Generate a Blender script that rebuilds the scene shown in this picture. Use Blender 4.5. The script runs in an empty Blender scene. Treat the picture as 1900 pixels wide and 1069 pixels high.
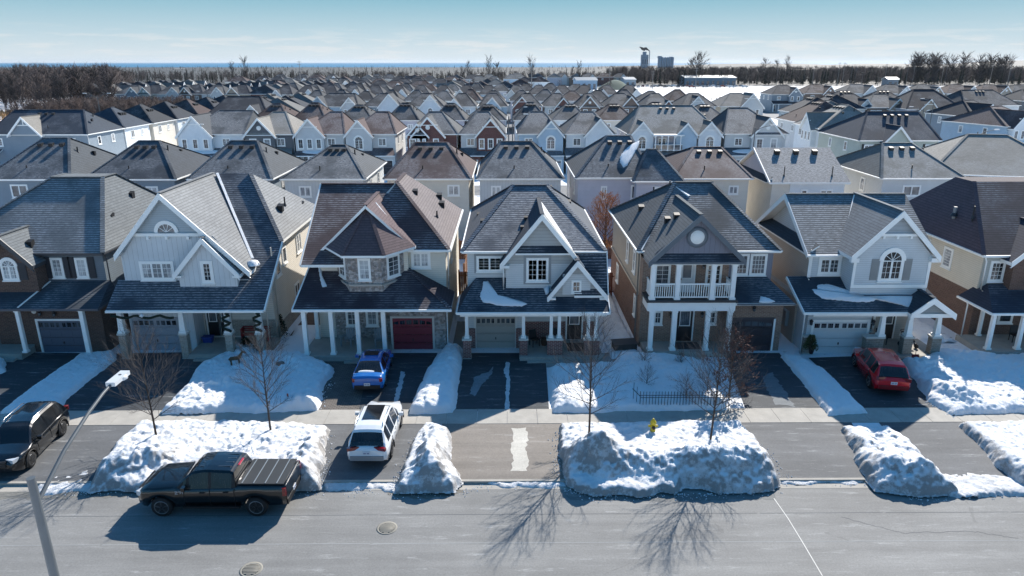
import bpy, math, random, os
import numpy as np
from mathutils import Vector, Matrix
random.seed(7)
R = math.radians
SC = bpy.context.scene
COL = SC.collection

# ------------------------------------------------------------------ camera
CAM_H = 17.0; FPX = 1300.0; PW, PH = 1900.0, 1069.0
PITCH = math.atan((PH/2 - 116)/FPX); YAW = math.atan(10/FPX)
cam_d = bpy.data.cameras.new('camera'); cam = bpy.data.objects.new('camera', cam_d); COL.objects.link(cam)
cam.location = (0, 0, CAM_H); cam.rotation_euler = (R(90) - PITCH, 0, -YAW)
cam_d.sensor_width = 36; cam_d.lens = 36*FPX/PW; cam_d.clip_start = .3; cam_d.clip_end = 60000
SC.camera = cam

# ------------------------------------------------------------------ light
SUN_EL, SUN_AZ = R(35.5), R(27.7)      # azimuth measured from +Y towards +X
w = bpy.data.worlds.new('World'); SC.world = w; w.use_nodes = True
nt = w.node_tree; nt.nodes.clear()
def wn(t, **k):
    n = nt.nodes.new(t)
    for a, b in k.items(): setattr(n, a, b)
    return n
out = wn('ShaderNodeOutputWorld'); bg = wn('ShaderNodeBackground'); sky = wn('ShaderNodeTexSky')
sky.sky_type = 'NISHITA'; sky.sun_disc = False; sky.sun_elevation = SUN_EL; sky.sun_rotation = SUN_AZ
sky.air_density = 1.0; sky.dust_density = .3; sky.ozone_density = 5.0
hs = wn('ShaderNodeHueSaturation'); hs.inputs['Saturation'].default_value = 1.22; hs.inputs['Hue'].default_value = .49
nt.links.new(sky.outputs[0], hs.inputs['Color'])
# near the horizon the air is pale, turning teal a few degrees up; above that the Nishita sky
tc = wn('ShaderNodeTexCoord'); sep = wn('ShaderNodeSeparateXYZ'); nt.links.new(tc.outputs['Generated'], sep.inputs[0])
rp = wn('ShaderNodeValToRGB'); nt.links.new(sep.outputs['Z'], rp.inputs[0]); e = rp.color_ramp.elements
SKYK = 1/(.105*2**.74)
for i, (p_, c_) in enumerate(((0.0, (.68, .77, .82)), (.012, (.66, .76, .81)), (.035, (.52, .68, .76)), (.078, (.27, .52, .64)), (.16, (.07, .24, .42)))):
    q = e[i] if i < 2 else e.new(p_)
    q.position = p_; q.color = tuple(v*SKYK*.12 for v in c_) + (1,)
sc_ = wn('ShaderNodeVectorMath', operation='SCALE'); sc_.inputs['Scale'].default_value = 1/.12; nt.links.new(rp.outputs[0], sc_.inputs[0])
hr = wn('ShaderNodeMapRange', interpolation_type='SMOOTHSTEP'); hr.inputs[1].default_value = .10; hr.inputs[2].default_value = .30; nt.links.new(sep.outputs['Z'], hr.inputs[0])
m0 = wn('ShaderNodeMix', data_type='RGBA'); nt.links.new(hr.outputs[0], m0.inputs[0]); nt.links.new(sc_.outputs[0], m0.inputs[6]); nt.links.new(hs.outputs[0], m0.inputs[7])
# thin low cloud bank, laid out by direction
mp = wn('ShaderNodeMapping'); mp.inputs['Scale'].default_value = (9, 9, 95); nt.links.new(tc.outputs['Generated'], mp.inputs[0])
nz = wn('ShaderNodeTexNoise'); nz.inputs['Scale'].default_value = 1.6; nz.inputs['Detail'].default_value = 8; nz.inputs['Roughness'].default_value = .62
nt.links.new(mp.outputs[0], nz.inputs['Vector'])
cr = wn('ShaderNodeMapRange'); cr.inputs[1].default_value = .50; cr.inputs[2].default_value = .60; nt.links.new(nz.outputs[0], cr.inputs[0])
h2 = wn('ShaderNodeMapRange'); h2.inputs[1].default_value = .045; h2.inputs[2].default_value = .022; nt.links.new(sep.outputs['Z'], h2.inputs[0])
mu = wn('ShaderNodeMath', operation='MULTIPLY'); nt.links.new(cr.outputs[0], mu.inputs[0]); nt.links.new(h2.outputs[0], mu.inputs[1])
mu2 = wn('ShaderNodeMath', operation='MULTIPLY'); mu2.inputs[1].default_value = .6; nt.links.new(mu.outputs[0], mu2.inputs[0])
mx = wn('ShaderNodeMix', data_type='RGBA'); mx.inputs[7].default_value = tuple(v*SKYK for v in (.80, .82, .82)) + (1,)
nt.links.new(mu2.outputs[0], mx.inputs[0]); nt.links.new(m0.outputs[2], mx.inputs[6])
nt.links.new(mx.outputs[2], bg.inputs[0]); bg.inputs[1].default_value = .105
nt.links.new(bg.outputs[0], out.inputs[0])
sd = bpy.data.lights.new('sun', 'SUN'); sun = bpy.data.objects.new('sun', sd); COL.objects.link(sun)
sd.energy = 4.8; sd.angle = R(.5); sd.color = (1, .935, .85)
sv = Vector((math.sin(SUN_AZ)*math.cos(SUN_EL), math.cos(SUN_AZ)*math.cos(SUN_EL), math.sin(SUN_EL)))
sun.rotation_euler = sv.to_track_quat('Z', 'Y').to_euler(); sun.location = (30, 60, 60)
SC.view_settings.view_transform = 'Standard'; SC.view_settings.look = 'None'; SC.view_settings.gamma = 1
SC.view_settings.exposure = .74
SC.render.engine = 'CYCLES'
SC.cycles.max_bounces = 5; SC.cycles.diffuse_bounces = 3; SC.cycles.glossy_bounces = 3
SC.cycles.transmission_bounces = 2; SC.cycles.volume_bounces = 0; SC.cycles.transparent_max_bounces = 6
SC.cycles.use_denoising = True

# ------------------------------------------------------------------ survey helpers (photo pixel -> place on the ground plane)
def _ray(px, py):
    x = (px - PW/2)/FPX; y = -(py - PH/2)/FPX
    dy = math.cos(PITCH) + y*math.sin(PITCH); dz = -math.sin(PITCH) + y*math.cos(PITCH)
    c, s = math.cos(YAW), math.sin(YAW)
    return (x*c + dy*s, -x*s + dy*c, dz)
def G(px, py, z=0.0):
    d = _ray(px, py); t = (z - CAM_H)/d[2]; return (d[0]*t, d[1]*t)
def PX(px, Y, z):           # world X of a photo column on the plane at distance Y, height z
    c, s = math.cos(YAW), math.sin(YAW); k = (px - PW/2)/FPX
    # solve (X c - Y s) = k * (yc cosP - (z-H) sinP), yc = X s + Y c
    cp, sp = math.cos(PITCH), math.sin(PITCH)
    return (k*(Y*c*cp - (z - CAM_H)*sp) + Y*s)/(c - k*s*cp)

# ------------------------------------------------------------------ materials
def lin(c):
    return tuple((x/255/12.92 if x/255 <= .04045 else ((x/255 + .055)/1.055)**2.4) for x in c) + (1,)
def C(h):
    return lin((int(h[0:2], 16), int(h[2:4], 16), int(h[4:6], 16)))
_M = {}
class NT:
    def __init__(s, name):
        s.m = bpy.data.materials.new(name); s.m.use_nodes = True; s.t = s.m.node_tree
        s.b = s.t.nodes['Principled BSDF']
    def n(s, t, ins=None, **k):
        n = s.t.nodes.new(t)
        for a, b in k.items(): setattr(n, a, b)
        for a, b in (ins or {}).items():
            if isinstance(b, bpy.types.NodeSocket): s.t.links.new(b, n.inputs[a])
            else: n.inputs[a].default_value = b
        return n
    def set(s, a, b):
        if isinstance(b, bpy.types.NodeSocket): s.t.links.new(b, s.b.inputs[a])
        else: s.b.inputs[a].default_value = b
    def math(s, op, a, b=0.0, c=None):
        n = s.t.nodes.new('ShaderNodeMath'); n.operation = op
        for i, v in enumerate((a, b) if c is None else (a, b, c)):
            if isinstance(v, bpy.types.NodeSocket): s.t.links.new(v, n.inputs[i])
            else: n.inputs[i].default_value = v
        return n.outputs[0]
    def mix(s, f, a, b):
        n = s.t.nodes.new('ShaderNodeMix'); n.data_type = 'RGBA'
        for i, v in ((0, f), (6, a), (7, b)):
            if isinstance(v, bpy.types.NodeSocket): s.t.links.new(v, n.inputs[i])
            else: n.inputs[i].default_value = v
        return n.outputs[2]
    def noise(s, vec, scale, detail=4, rough=.55):
        n = s.n('ShaderNodeTexNoise', {'Scale': scale, 'Detail': detail, 'Roughness': rough})
        if vec is not None: s.t.links.new(vec, n.inputs['Vector'])
        return n.outputs[0]
    def ramp(s, v, a, b):
        n = s.n('ShaderNodeMapRange', {0: v, 1: a, 2: b}, interpolation_type='SMOOTHSTEP'); return n.outputs[0]
    def bump(s, h, strength, dist):
        n = s.n('ShaderNodeBump', {'Strength': strength, 'Distance': dist, 'Height': h}); s.set('Normal', n.outputs[0])
    def uv(s): return s.n('ShaderNodeUVMap').outputs[0]
    def pos(s): return s.n('ShaderNodeNewGeometry').outputs['Position']
    def nrm(s): return s.n('ShaderNodeNewGeometry').outputs['Normal']
    def sep(s, v):
        n = s.n('ShaderNodeSeparateXYZ', {0: v}); return n.outputs
def cached(f):
    def g(*a, **k):
        key = (f.__name__, a, tuple(sorted(k.items())))
        if key not in _M: _M[key] = f(*a, **k)
        return _M[key]
    return g
@cached
def paint(hexc, rough=.5, metal=0.0, coat=0.0, var=.12):
    t = NT('paint_' + hexc); c = C(hexc)
    if var:
        v = t.noise(t.pos(), 1.7, 5)
        f = t.math('MULTIPLY_ADD', v, var*2, 1 - var)
        h = t.n('ShaderNodeHueSaturation', {'Value': f, 'Color': c}); t.set('Base Color', h.outputs[0])
    else: t.set('Base Color', c)
    t.set('Roughness', rough); t.set('Metallic', metal); t.set('Coat Weight', coat)
    if coat: t.set('Coat Roughness', .04)
    return t.m
@cached
def siding(hexc, vert=False, pitch=.13):
    t = NT('siding_' + hexc); uv = t.sep(t.uv())
    a = uv[0] if vert else uv[1]
    fr = t.math('FRACT', t.math('DIVIDE', a, .3 if vert else pitch))
    if vert:
        line = t.math('LESS_THAN', fr, .16); bh = line
        gap_shade = t.math('MULTIPLY', t.math('GREATER_THAN', fr, .16), t.math('LESS_THAN', fr, .22))
    else:
        bh = t.math('SUBTRACT', 1, fr); gap_shade = t.math('GREATER_THAN', fr, .88)
    v = t.noise(t.pos(), .9, 6, .6)
    val = t.math('MULTIPLY_ADD', v, .3, .85)
    val = t.math('MULTIPLY', val, t.math('MULTIPLY_ADD', gap_shade, -.32, 1))  # dark lines put the shadow gap at the laps into the siding colour
    h = t.n('ShaderNodeHueSaturation', {'Value': val, 'Color': C(hexc)})
    t.set('Base Color', h.outputs[0]); t.set('Roughness', .55); t.bump(bh, .6, .02)
    return t.m
@cached
def brick(a, b, mortar='9a948c', bw=.26, bh=.085, scale=1.0):
    t = NT('brick_' + a)
    br = t.n('ShaderNodeTexBrick', {'Vector': t.uv(), 'Color1': C(a), 'Color2': C(b), 'Mortar': C(mortar), 'Scale': 1.0,
         'Mortar Size': .010*scale, 'Brick Width': bw*scale, 'Row Height': bh*scale, 'Bias': -.1, 'Mortar Smooth': .2})
    v = t.noise(t.uv(), 1.3, 6, .7); v2 = t.noise(t.uv(), 7, 3)
    h = t.n('ShaderNodeHueSaturation', {'Value': t.math('MULTIPLY', t.math('MULTIPLY_ADD', v, .5, .75), t.math('MULTIPLY_ADD', v2, .6, .7)), 'Color': br.outputs[0]})
    t.set('Base Color', h.outputs[0]); t.set('Roughness', .85)
    t.bump(t.math('SUBTRACT', 1, br.outputs[1]), .5, .01)
    return t.m
@cached
def stone(a, b, mortar='8d8983'):
    t = NT('stone_' + a); uv = t.uv()
    br = t.n('ShaderNodeTexBrick', {'Vector': uv, 'Color1': C(a), 'Color2': C(b), 'Mortar': C(mortar), 'Scale': 1.0,
         'Mortar Size': .012, 'Brick Width': .30, 'Row Height': .10, 'Mortar Smooth': .3})
    br.offset_frequency = 2; br.squash = .6; br.squash_frequency = 3
    vo = t.n('ShaderNodeTexVoronoi', {'Vector': uv, 'Scale': 6.5}); vs = t.sep(vo.outputs['Color'])
    h = t.n('ShaderNodeHueSaturation', {'Value': t.math('MULTIPLY_ADD', vs[0], .7, .65), 'Saturation': t.math('MULTIPLY_ADD', vs[1], 1.1, .4), 'Color': br.outputs[0]})
    t.set('Base Color', h.outputs[0]); t.set('Roughness', .85)
    t.bump(t.math('SUBTRACT', 1, br.outputs[1]), .7, .02)
    return t.m
@cached
def shingle(hexc, snow=.5, seed=0.0):
    """asphalt shingles in courses; snow grains caught on the shaded slopes"""
    t = NT('shingle_' + hexc); uvn = t.uv(); uv = t.sep(uvn); pos = t.pos()
    cp = .18
    vv = t.math('DIVIDE', uv[1], cp); fr = t.math('FRACT', vv)
    br = t.n('ShaderNodeTexBrick', {'Vector': uvn, 'Color1': (.9, .9, .9, 1), 'Color2': (1.1, 1.1, 1.1, 1), 'Mortar': (.8, .8, .8, 1), 'Scale': 1.0,
         'Mortar Size': .012, 'Brick Width': .30, 'Row Height': cp, 'Mortar Smooth': .3})
    big = t.noise(pos, .35, 5, .65); fine = t.noise(uvn, 6, 4, .7)
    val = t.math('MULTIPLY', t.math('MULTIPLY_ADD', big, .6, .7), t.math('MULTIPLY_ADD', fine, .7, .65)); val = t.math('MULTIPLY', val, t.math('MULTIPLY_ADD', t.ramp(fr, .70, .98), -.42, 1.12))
    base = t.n('ShaderNodeMix', {0: 1.0, 6: C(hexc), 7: br.outputs[0]}, data_type='RGBA', blend_type='MULTIPLY').outputs[2]
    h = t.n('ShaderNodeHueSaturation', {'Value': val, 'Color': base}).outputs[0]
    if snow:
        off = t.n('ShaderNodeVectorMath', {0: pos, 1: (seed*13.1, seed*7.7, 0)}, operation='ADD').outputs[0]
        reg = t.ramp(t.noise(off, .33, 3, .6), .46 - .1*snow, .68 - .12*snow)
        course = t.ramp(t.math('FRACT', t.math('ADD', vv, .3)), .40, .9)
        st = t.n('ShaderNodeMapping', {0: uvn, 3: (3.5, 14.0, 1)}).outputs[0]
        spk = t.ramp(t.noise(st, 1.0, 6, .8), .36, .70)
        m = t.math('MULTIPLY', t.math('MULTIPLY', reg, spk), t.math('MULTIPLY_ADD', course, .9, .08))
        ny = t.ramp(t.math('MULTIPLY', t.sep(t.nrm())[1], -1), .05, .3)
        m = t.math('MULTIPLY', t.math('MULTIPLY', m, ny), min(1, .42 + .28*snow))
        h = t.mix(m, h, (.8, .82, .85, 1))
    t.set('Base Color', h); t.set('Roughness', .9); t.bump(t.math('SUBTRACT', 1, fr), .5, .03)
    return t.m
@cached
def glass(kind='dark'):
    t = NT('window_glass_' + kind); v = t.noise(t.pos(), 1.1, 3)
    a, b = {'dark': ((.012, .016, .02, 1), (.09, .10, .11, 1)), 'blind': ((.25, .26, .27, 1), (.55, .56, .56, 1)),
            'mid': ((.05, .06, .07, 1), (.16, .17, .18, 1)), 'car': ((.01, .012, .015, 1), (.02, .022, .025, 1)), 'green': ((.02, .2, .18, 1), (.03, .3, .27, 1))}[kind]
    uvs = t.sep(t.uv()); fold = t.math('SINE', t.math('MULTIPLY', uvs[0], 55)); v = t.math('ADD', v, t.math('MULTIPLY', fold, .06)); t.set('Base Color', t.mix(t.ramp(v, .42, .58), a, b)); t.set('Roughness', .06); t.set('Specular IOR Level', .7 if kind != 'blind' else .35)
    return t.m
@cached
def snow_mat(dirt=0.0):
    t = NT('snow'); pos = t.pos(); nz_ = t.sep(t.nrm())
    c = t.mix(t.noise(pos, .8, 5), (.82, .84, .86, 1), (.92, .93, .94, 1))
    crumb = t.ramp(t.noise(pos, 5, 5, .7), .60, .75)
    c = t.mix(t.math('MULTIPLY', crumb, .16), c, (.42, .40, .37, 1))
    if dirt:
        steep = t.ramp(nz_[2], .9, .55)
        patch = t.ramp(t.noise(pos, 1.3, 7, .75), .40, .58)
        grit = t.ramp(t.noise(pos, 9, 6, .8), .25, .65)
        low = t.ramp(t.sep(pos)[2], .55, .1)
        f = t.math('MULTIPLY', t.math('MULTIPLY', t.math('MAXIMUM', steep, t.math('MULTIPLY', low, .55)), t.math('MULTIPLY_ADD', patch, .65, .45)), t.math('MULTIPLY_ADD', grit, .6, .5))
        c = t.mix(t.math('MINIMUM', t.math('MULTIPLY', f, dirt*1.1), .85), c, (.25, .235, .22, 1))
    t.set('Base Color', c); t.set('Roughness', .7); t.set('Specular IOR Level', .3)
    n1 = t.noise(pos, 4.5, 9, .85); n2 = t.noise(pos, 16, 4, .6)
    t.bump(t.math('MULTIPLY_ADD', n2, .3, n1), .8, .10)
    return t.m

# ------------------------------------------------------------------ mesh builder
def V3(*a): return Vector(a)
class MB:
    def __init__(s): s.v = []; s.f = []; s.m = []; s.mats = []; s.sm = []
    def mi(s, mat):
        if mat not in s.mats: s.mats.append(mat)
        return s.mats.index(mat)
    def poly(s, pts, mat, smooth=False):
        b = len(s.v); s.v += [tuple(p) for p in pts]; s.f.append(tuple(range(b, b + len(pts)))); s.m.append(s.mi(mat)); s.sm.append(smooth)
    def mesh(s, vs, fs, mat, smooth=False):
        b = len(s.v); s.v += [tuple(p) for p in vs]; i = s.mi(mat)
        for f in fs: s.f.append(tuple(b + k for k in f)); s.m.append(i); s.sm.append(smooth)
    def hexa(s, p, mat, skip=()):
        F = {'b': (3, 2, 1, 0), 't': (4, 5, 6, 7), 'f': (0, 1, 5, 4), 'r': (1, 2, 6, 5), 'k': (2, 3, 7, 6), 'l': (3, 0, 4, 7)}
        s.mesh(p, [F[k] for k in F if k not in skip], mat)
    def box(s, x0, x1, y0, y1, z0, z1, mat, skip=()):
        s.hexa([(x0, y0, z0), (x1, y0, z0), (x1, y1, z0), (x0, y1, z0), (x0, y0, z1), (x1, y0, z1), (x1, y1, z1), (x0, y1, z1)], mat, skip)
    def cbox(s, c, h, mat, M=None):
        p = [(sx*h[0], sy*h[1], sz*h[2]) for sz in (-1, 1) for sx, sy in ((-1, -1), (1, -1), (1, 1), (-1, 1))]
        p = [Vector(q) for q in p]
        if M: p = [M @ q for q in p]
        s.hexa([q + Vector(c) for q in p], mat)
    def slab(s, pts, t, top, side):
        """sloping panel: pts counter-clockwise seen from above, thickness t straight down"""
        pts = [Vector(p) for p in pts]; lo = [p - Vector((0, 0, t)) for p in pts]; n = len(pts)
        nn = (pts[1] - pts[0]).cross(pts[2] - pts[0])
        if nn.z < 0: pts.reverse(); lo.reverse()
        s.poly(pts, top); s.poly(lo[::-1], side)
        for i in range(n):
            j = (i + 1) % n; s.poly([lo[i], lo[j], pts[j], pts[i]], side)
    def bar(s, a, b, w, h, mat, up=(0, 0, 1)):
        a, b = Vector(a), Vector(b); d = (b - a).normalized(); u = Vector(up)
        r = d.cross(u)
        if r.length < 1e-4: r = d.cross(Vector((1, 0, 0)))
        r.normalize(); u = r.cross(d)
        p = []
        for q in (a, b):
            p += [q - r*w/2 - u*h/2, q + r*w/2 - u*h/2, q + r*w/2 + u*h/2, q - r*w/2 + u*h/2]
        s.mesh(p, [(3, 2, 1, 0), (4, 5, 6, 7), (0, 1, 5, 4), (1, 2, 6, 5), (2, 3, 7, 6), (3, 0, 4, 7)], mat)
    def tube(s, pts, rad, mat, n=8, cap=True, smooth=True):
        pts = [Vector(p) for p in pts]
        if not hasattr(rad, '__len__'): rad = [rad]*len(pts)
        vs = []; fs = []
        for i, p in enumerate(pts):
            d = (pts[min(i + 1, len(pts) - 1)] - pts[max(i - 1, 0)]).normalized()
            r = d.cross(Vector((0, 0, 1)) if abs(d.z) < .9 else Vector((0, 1, 0))).normalized(); u = r.cross(d)
            for k in range(n):
                a = 2*math.pi*k/n; vs.append(p + (r*math.cos(a) + u*math.sin(a))*rad[i])
        for i in range(len(pts) - 1):
            for k in range(n):
                k2 = (k + 1) % n; fs.append((i*n + k, i*n + k2, (i + 1)*n + k2, (i + 1)*n + k))
        s.mesh(vs, fs, mat, smooth)
        if cap:
            s.poly(vs[:n][::-1], mat); s.poly(vs[-n:], mat)
    def lathe(s, c, prof, mat, n=14, M=None):
        """prof: list of (radius, height) up local z; M rotates"""
        vs = []; fs = []; c = Vector(c)
        for r, h in prof:
            for k in range(n):
                a = 2*math.pi*k/n; q = Vector((r*math.cos(a), r*math.sin(a), h))
                vs.append(c + (M @ q if M else q))
        for i in range(len(prof) - 1):
            for k in range(n):
                k2 = (k + 1) % n; fs.append((i*n + k, i*n + k2, (i + 1)*n + k2, (i + 1)*n + k))
        s.mesh(vs, fs, mat, True)
        if prof[-1][0] > 1e-3: s.poly(vs[-n:], mat)
        if prof[0][0] > 1e-3: s.poly(vs[:n][::-1], mat)
    def build(s, name, parent=None, org=(0, 0, 0)):
        me = bpy.data.meshes.new(name)
        o_ = Vector(org)
        me.from_pydata([(x - o_.x, y - o_.y, z - o_.z) for x, y, z in s.v], [], s.f)
        for m in s.mats: me.materials.append(m)
        me.polygons.foreach_set('material_index', s.m); me.polygons.foreach_set('use_smooth', s.sm)
        uvl = me.uv_layers.new(name='UVMap'); co = []
        V = s.v
        for f in s.f:
            a, b, c = V[f[0]], V[f[1]], V[f[2]]
            ux, uy, uz = b[0]-a[0], b[1]-a[1], b[2]-a[2]; wx, wy, wz = c[0]-a[0], c[1]-a[1], c[2]-a[2]
            nx, ny, nzz = uy*wz-uz*wy, uz*wx-ux*wz, ux*wy-uy*wx
            l = math.sqrt(nx*nx + ny*ny + nzz*nzz) or 1; nx /= l; ny /= l; nzz /= l
            h = math.hypot(nx, ny)
            if h < .05: T = (1, 0, 0); B = (0, 1, 0)
            else:
                T = (-ny/h, nx/h, 0); B = (-nzz*T[1], nzz*T[0], nx*T[1] - ny*T[0])
                if B[2] < 0: B = (-B[0], -B[1], -B[2])
            for i in f:
                p = V[i]; co.append(p[0]*T[0] + p[1]*T[1]); co.append(p[0]*B[0] + p[1]*B[1] + p[2]*B[2])
        uvl.data.foreach_set('uv', co)
        me.update()
        o = bpy.data.objects.new(name, me); COL.objects.link(o)
        if parent: o.parent = parent
        return o
def tag(o, label=None, cat=None, group=None, kind=None):
    if label: o['label'] = label
    if cat: o['category'] = cat
    if group: o['group'] = group
    if kind: o['kind'] = kind
    return o
def empty(name, loc, rz=0.0):
    o = bpy.data.objects.new(name, None); COL.objects.link(o); o.location = loc; o.rotation_euler = (0, 0, rz); o.empty_display_size = .3
    return o
def copy_tree(o, parent=None):
    c = o.copy(); COL.objects.link(c)
    if parent: c.parent = parent
    for ch in list(o.children): copy_tree(ch, c)
    return c
def copy_thing(o, loc, rz=0.0, label=None, scale=1.0):
    kids = {}
    c = copy_tree(o); c.location = loc; c.rotation_euler = (0, 0, rz); c.scale = (scale,)*3
    if label: c['label'] = label
    return c

# ------------------------------------------------------------------ value noise (numpy)
def _h(ix, iy, s):
    n = (ix*374761393 + iy*668265263 + s*2147483647) & 0xffffffff
    n = ((n ^ (n >> 13))*1274126177) & 0xffffffff
    return ((n ^ (n >> 16)) & 0xffff)/65535.0
def vnoise(x, y, s=0):
    ix = np.floor(x).astype(np.int64); iy = np.floor(y).astype(np.int64); fx = x - ix; fy = y - iy
    fx = fx*fx*(3 - 2*fx); fy = fy*fy*(3 - 2*fy)
    a = _h(ix, iy, s); b = _h(ix + 1, iy, s); c = _h(ix, iy + 1, s); d = _h(ix + 1, iy + 1, s)
    return (a*(1 - fx) + b*fx)*(1 - fy) + (c*(1 - fx) + d*fx)*fy
def fbm(x, y, s=0, o=4):
    r = 0; a = .5
    for i in range(o): r = r + a*vnoise(x*2**i, y*2**i, s + i*17); a *= .5
    return r
# ------------------------------------------------------------------ house components
WHITE = 'f2f2ee'
class Fr:
    """a wall plane: origin o, r runs to the viewer's right along the wall, n points out of it"""
    def __init__(s, o, side='f', rot=0.0):
        s.o = Vector(o)
        s.r = {'f': Vector((1, 0, 0)), 'r': Vector((0, 1, 0)), 'b': Vector((-1, 0, 0)), 'l': Vector((0, -1, 0))}[side]
        if rot: s.r = Matrix.Rotation(rot, 3, 'Z') @ s.r
        s.n = Vector((s.r.y, -s.r.x, 0))
    def p(s, u, w, d=0.0): return s.o + s.r*u + Vector((0, 0, w)) + s.n*d
def fbox(mb, fr, u0, u1, w0, w1, d0, d1, mat):
    mb.hexa([fr.p(u0, w0, d1), fr.p(u1, w0, d1), fr.p(u1, w0, d0), fr.p(u0, w0, d0), fr.p(u0, w1, d1), fr.p(u1, w1, d1), fr.p(u1, w1, d0), fr.p(u0, w1, d0)], mat)
def window(H, fr, u0, u1, w0, w1, nx=2, ny=3, units=1, arch=False, cas=.09, pane='dark', frame=WHITE, merge=False, round_=False, cascol=None):
    """window part with its pane as a sub-part; arch adds a half-round light above"""
    mb = MB(); fm = paint(frame, .4, var=.05); cm = paint(cascol, .5) if cascol else fm; gm = glass(pane); pm = mb if merge else MB()
    s = .055
    uc = (u0 + u1)/2; rad = (u1 - u0)/2
    if round_:
        wc = (w0 + w1)/2; N = 20
        pm.poly([fr.p(uc + rad*math.cos(a*2*math.pi/N), wc + rad*math.sin(a*2*math.pi/N), .03) for a in range(N)], gm)
        for a in range(N):
            t0, t1 = a*2*math.pi/N, (a + 1)*2*math.pi/N
            ri, ro = rad - .01, rad + cas
            P = lambda r_, t, d: fr.p(uc + r_*math.cos(t), wc + r_*math.sin(t), d)
            mb.poly([P(ri, t0, .06), P(ro, t0, .06), P(ro, t1, .06), P(ri, t1, .06)], cm)
            mb.poly([P(ro, t0, .06), P(ro, t0, 0), P(ro, t1, 0), P(ro, t1, .06)], cm)
    else:
        pm.poly([fr.p(u0, w0, .02), fr.p(u1, w0, .02)] + ([fr.p(uc + rad*math.cos(a*math.pi/12), w1 + rad*math.sin(a*math.pi/12), .02) for a in range(13)] if arch else [fr.p(u1, w1, .02), fr.p(u0, w1, .02)]), gm)
        # casing
        fbox(mb, fr, u0 - cas, u0, w0 - cas, w1 + (0 if arch else cas), 0, .05, cm); fbox(mb, fr, u1, u1 + cas, w0 - cas, w1 + (0 if arch else cas), 0, .05, cm)
        fbox(mb, fr, u0, u1, w0 - cas, w0, 0, .053, cm)
        if not arch: fbox(mb, fr, u0, u1, w1, w1 + cas, 0, .053, cm)
        fbox(mb, fr, u0 - cas - .04, u1 + cas + .04, w0 - cas - .06, w0 - cas, 0, .10, fm)
        uw = (u1 - u0)/units
        for k in range(units):
            a, b = u0 + k*uw, u0 + (k + 1)*uw
            fbox(mb, fr, a, a + s, w0, w1, .022, .06, fm); fbox(mb, fr, b - s, b, w0, w1, .022, .06, fm)
            fbox(mb, fr, a + s, b - s, w0, w0 + s, .022, .06, fm); fbox(mb, fr, a + s, b - s, w1 - s, w1, .022, .06, fm)
            for i in range(1, nx):
                u = a + s + (b - a - 2*s)*i/nx; fbox(mb, fr, u - .010, u + .010, w0 + s, w1 - s, .022, .036, fm)
            for j in range(1, ny):
                q = w0 + s + (w1 - w0 - 2*s)*j/ny; fbox(mb, fr, a + s, b - s, q - .010, q + .010, .022, .0375, fm)
        if arch:
            N = 12; P = lambda r_, t, d: fr.p(uc + r_*math.cos(t), w1 + r_*math.sin(t), d)
            for a in range(N):
                t0, t1 = a*math.pi/N, (a + 1)*math.pi/N
                for ri, ro, d in ((rad - .06, rad + cas*1.6, .062),):
                    mb.poly([P(ri, t0, d), P(ro, t0, d), P(ro, t1, d), P(ri, t1, d)], fm)
                    mb.poly([P(ro, t0, d), P(ro, t0, 0), P(ro, t1, 0), P(ro, t1, d)], fm)
            for a in range(1, 5 if rad > .4 else 3):
                t = a*math.pi/(5 if rad > .4 else 3); mb.bar(P(.02, t, .035), P(rad - .05, t, .035), .028, .02, fm, up=fr.n)
    o = mb.build('window', H.root, H.o)
    if not merge: pm.build('pane', o, H.o)
    return o
def shutter(H, fr, u0, u1, w0, w1, col):
    mb = MB(); m = paint(col, .6); fbox(mb, fr, u0, u1, w0, w1, 0, .03, m)
    k = int((w1 - w0 - .16)/.09)
    for i in range(k): 
        q = w0 + .1 + i*.09; fbox(mb, fr, u0 + .05, u1 - .05, q, q + .05, .03, .045, m)
    mb.build('shutter', H.root, H.o)
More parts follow.
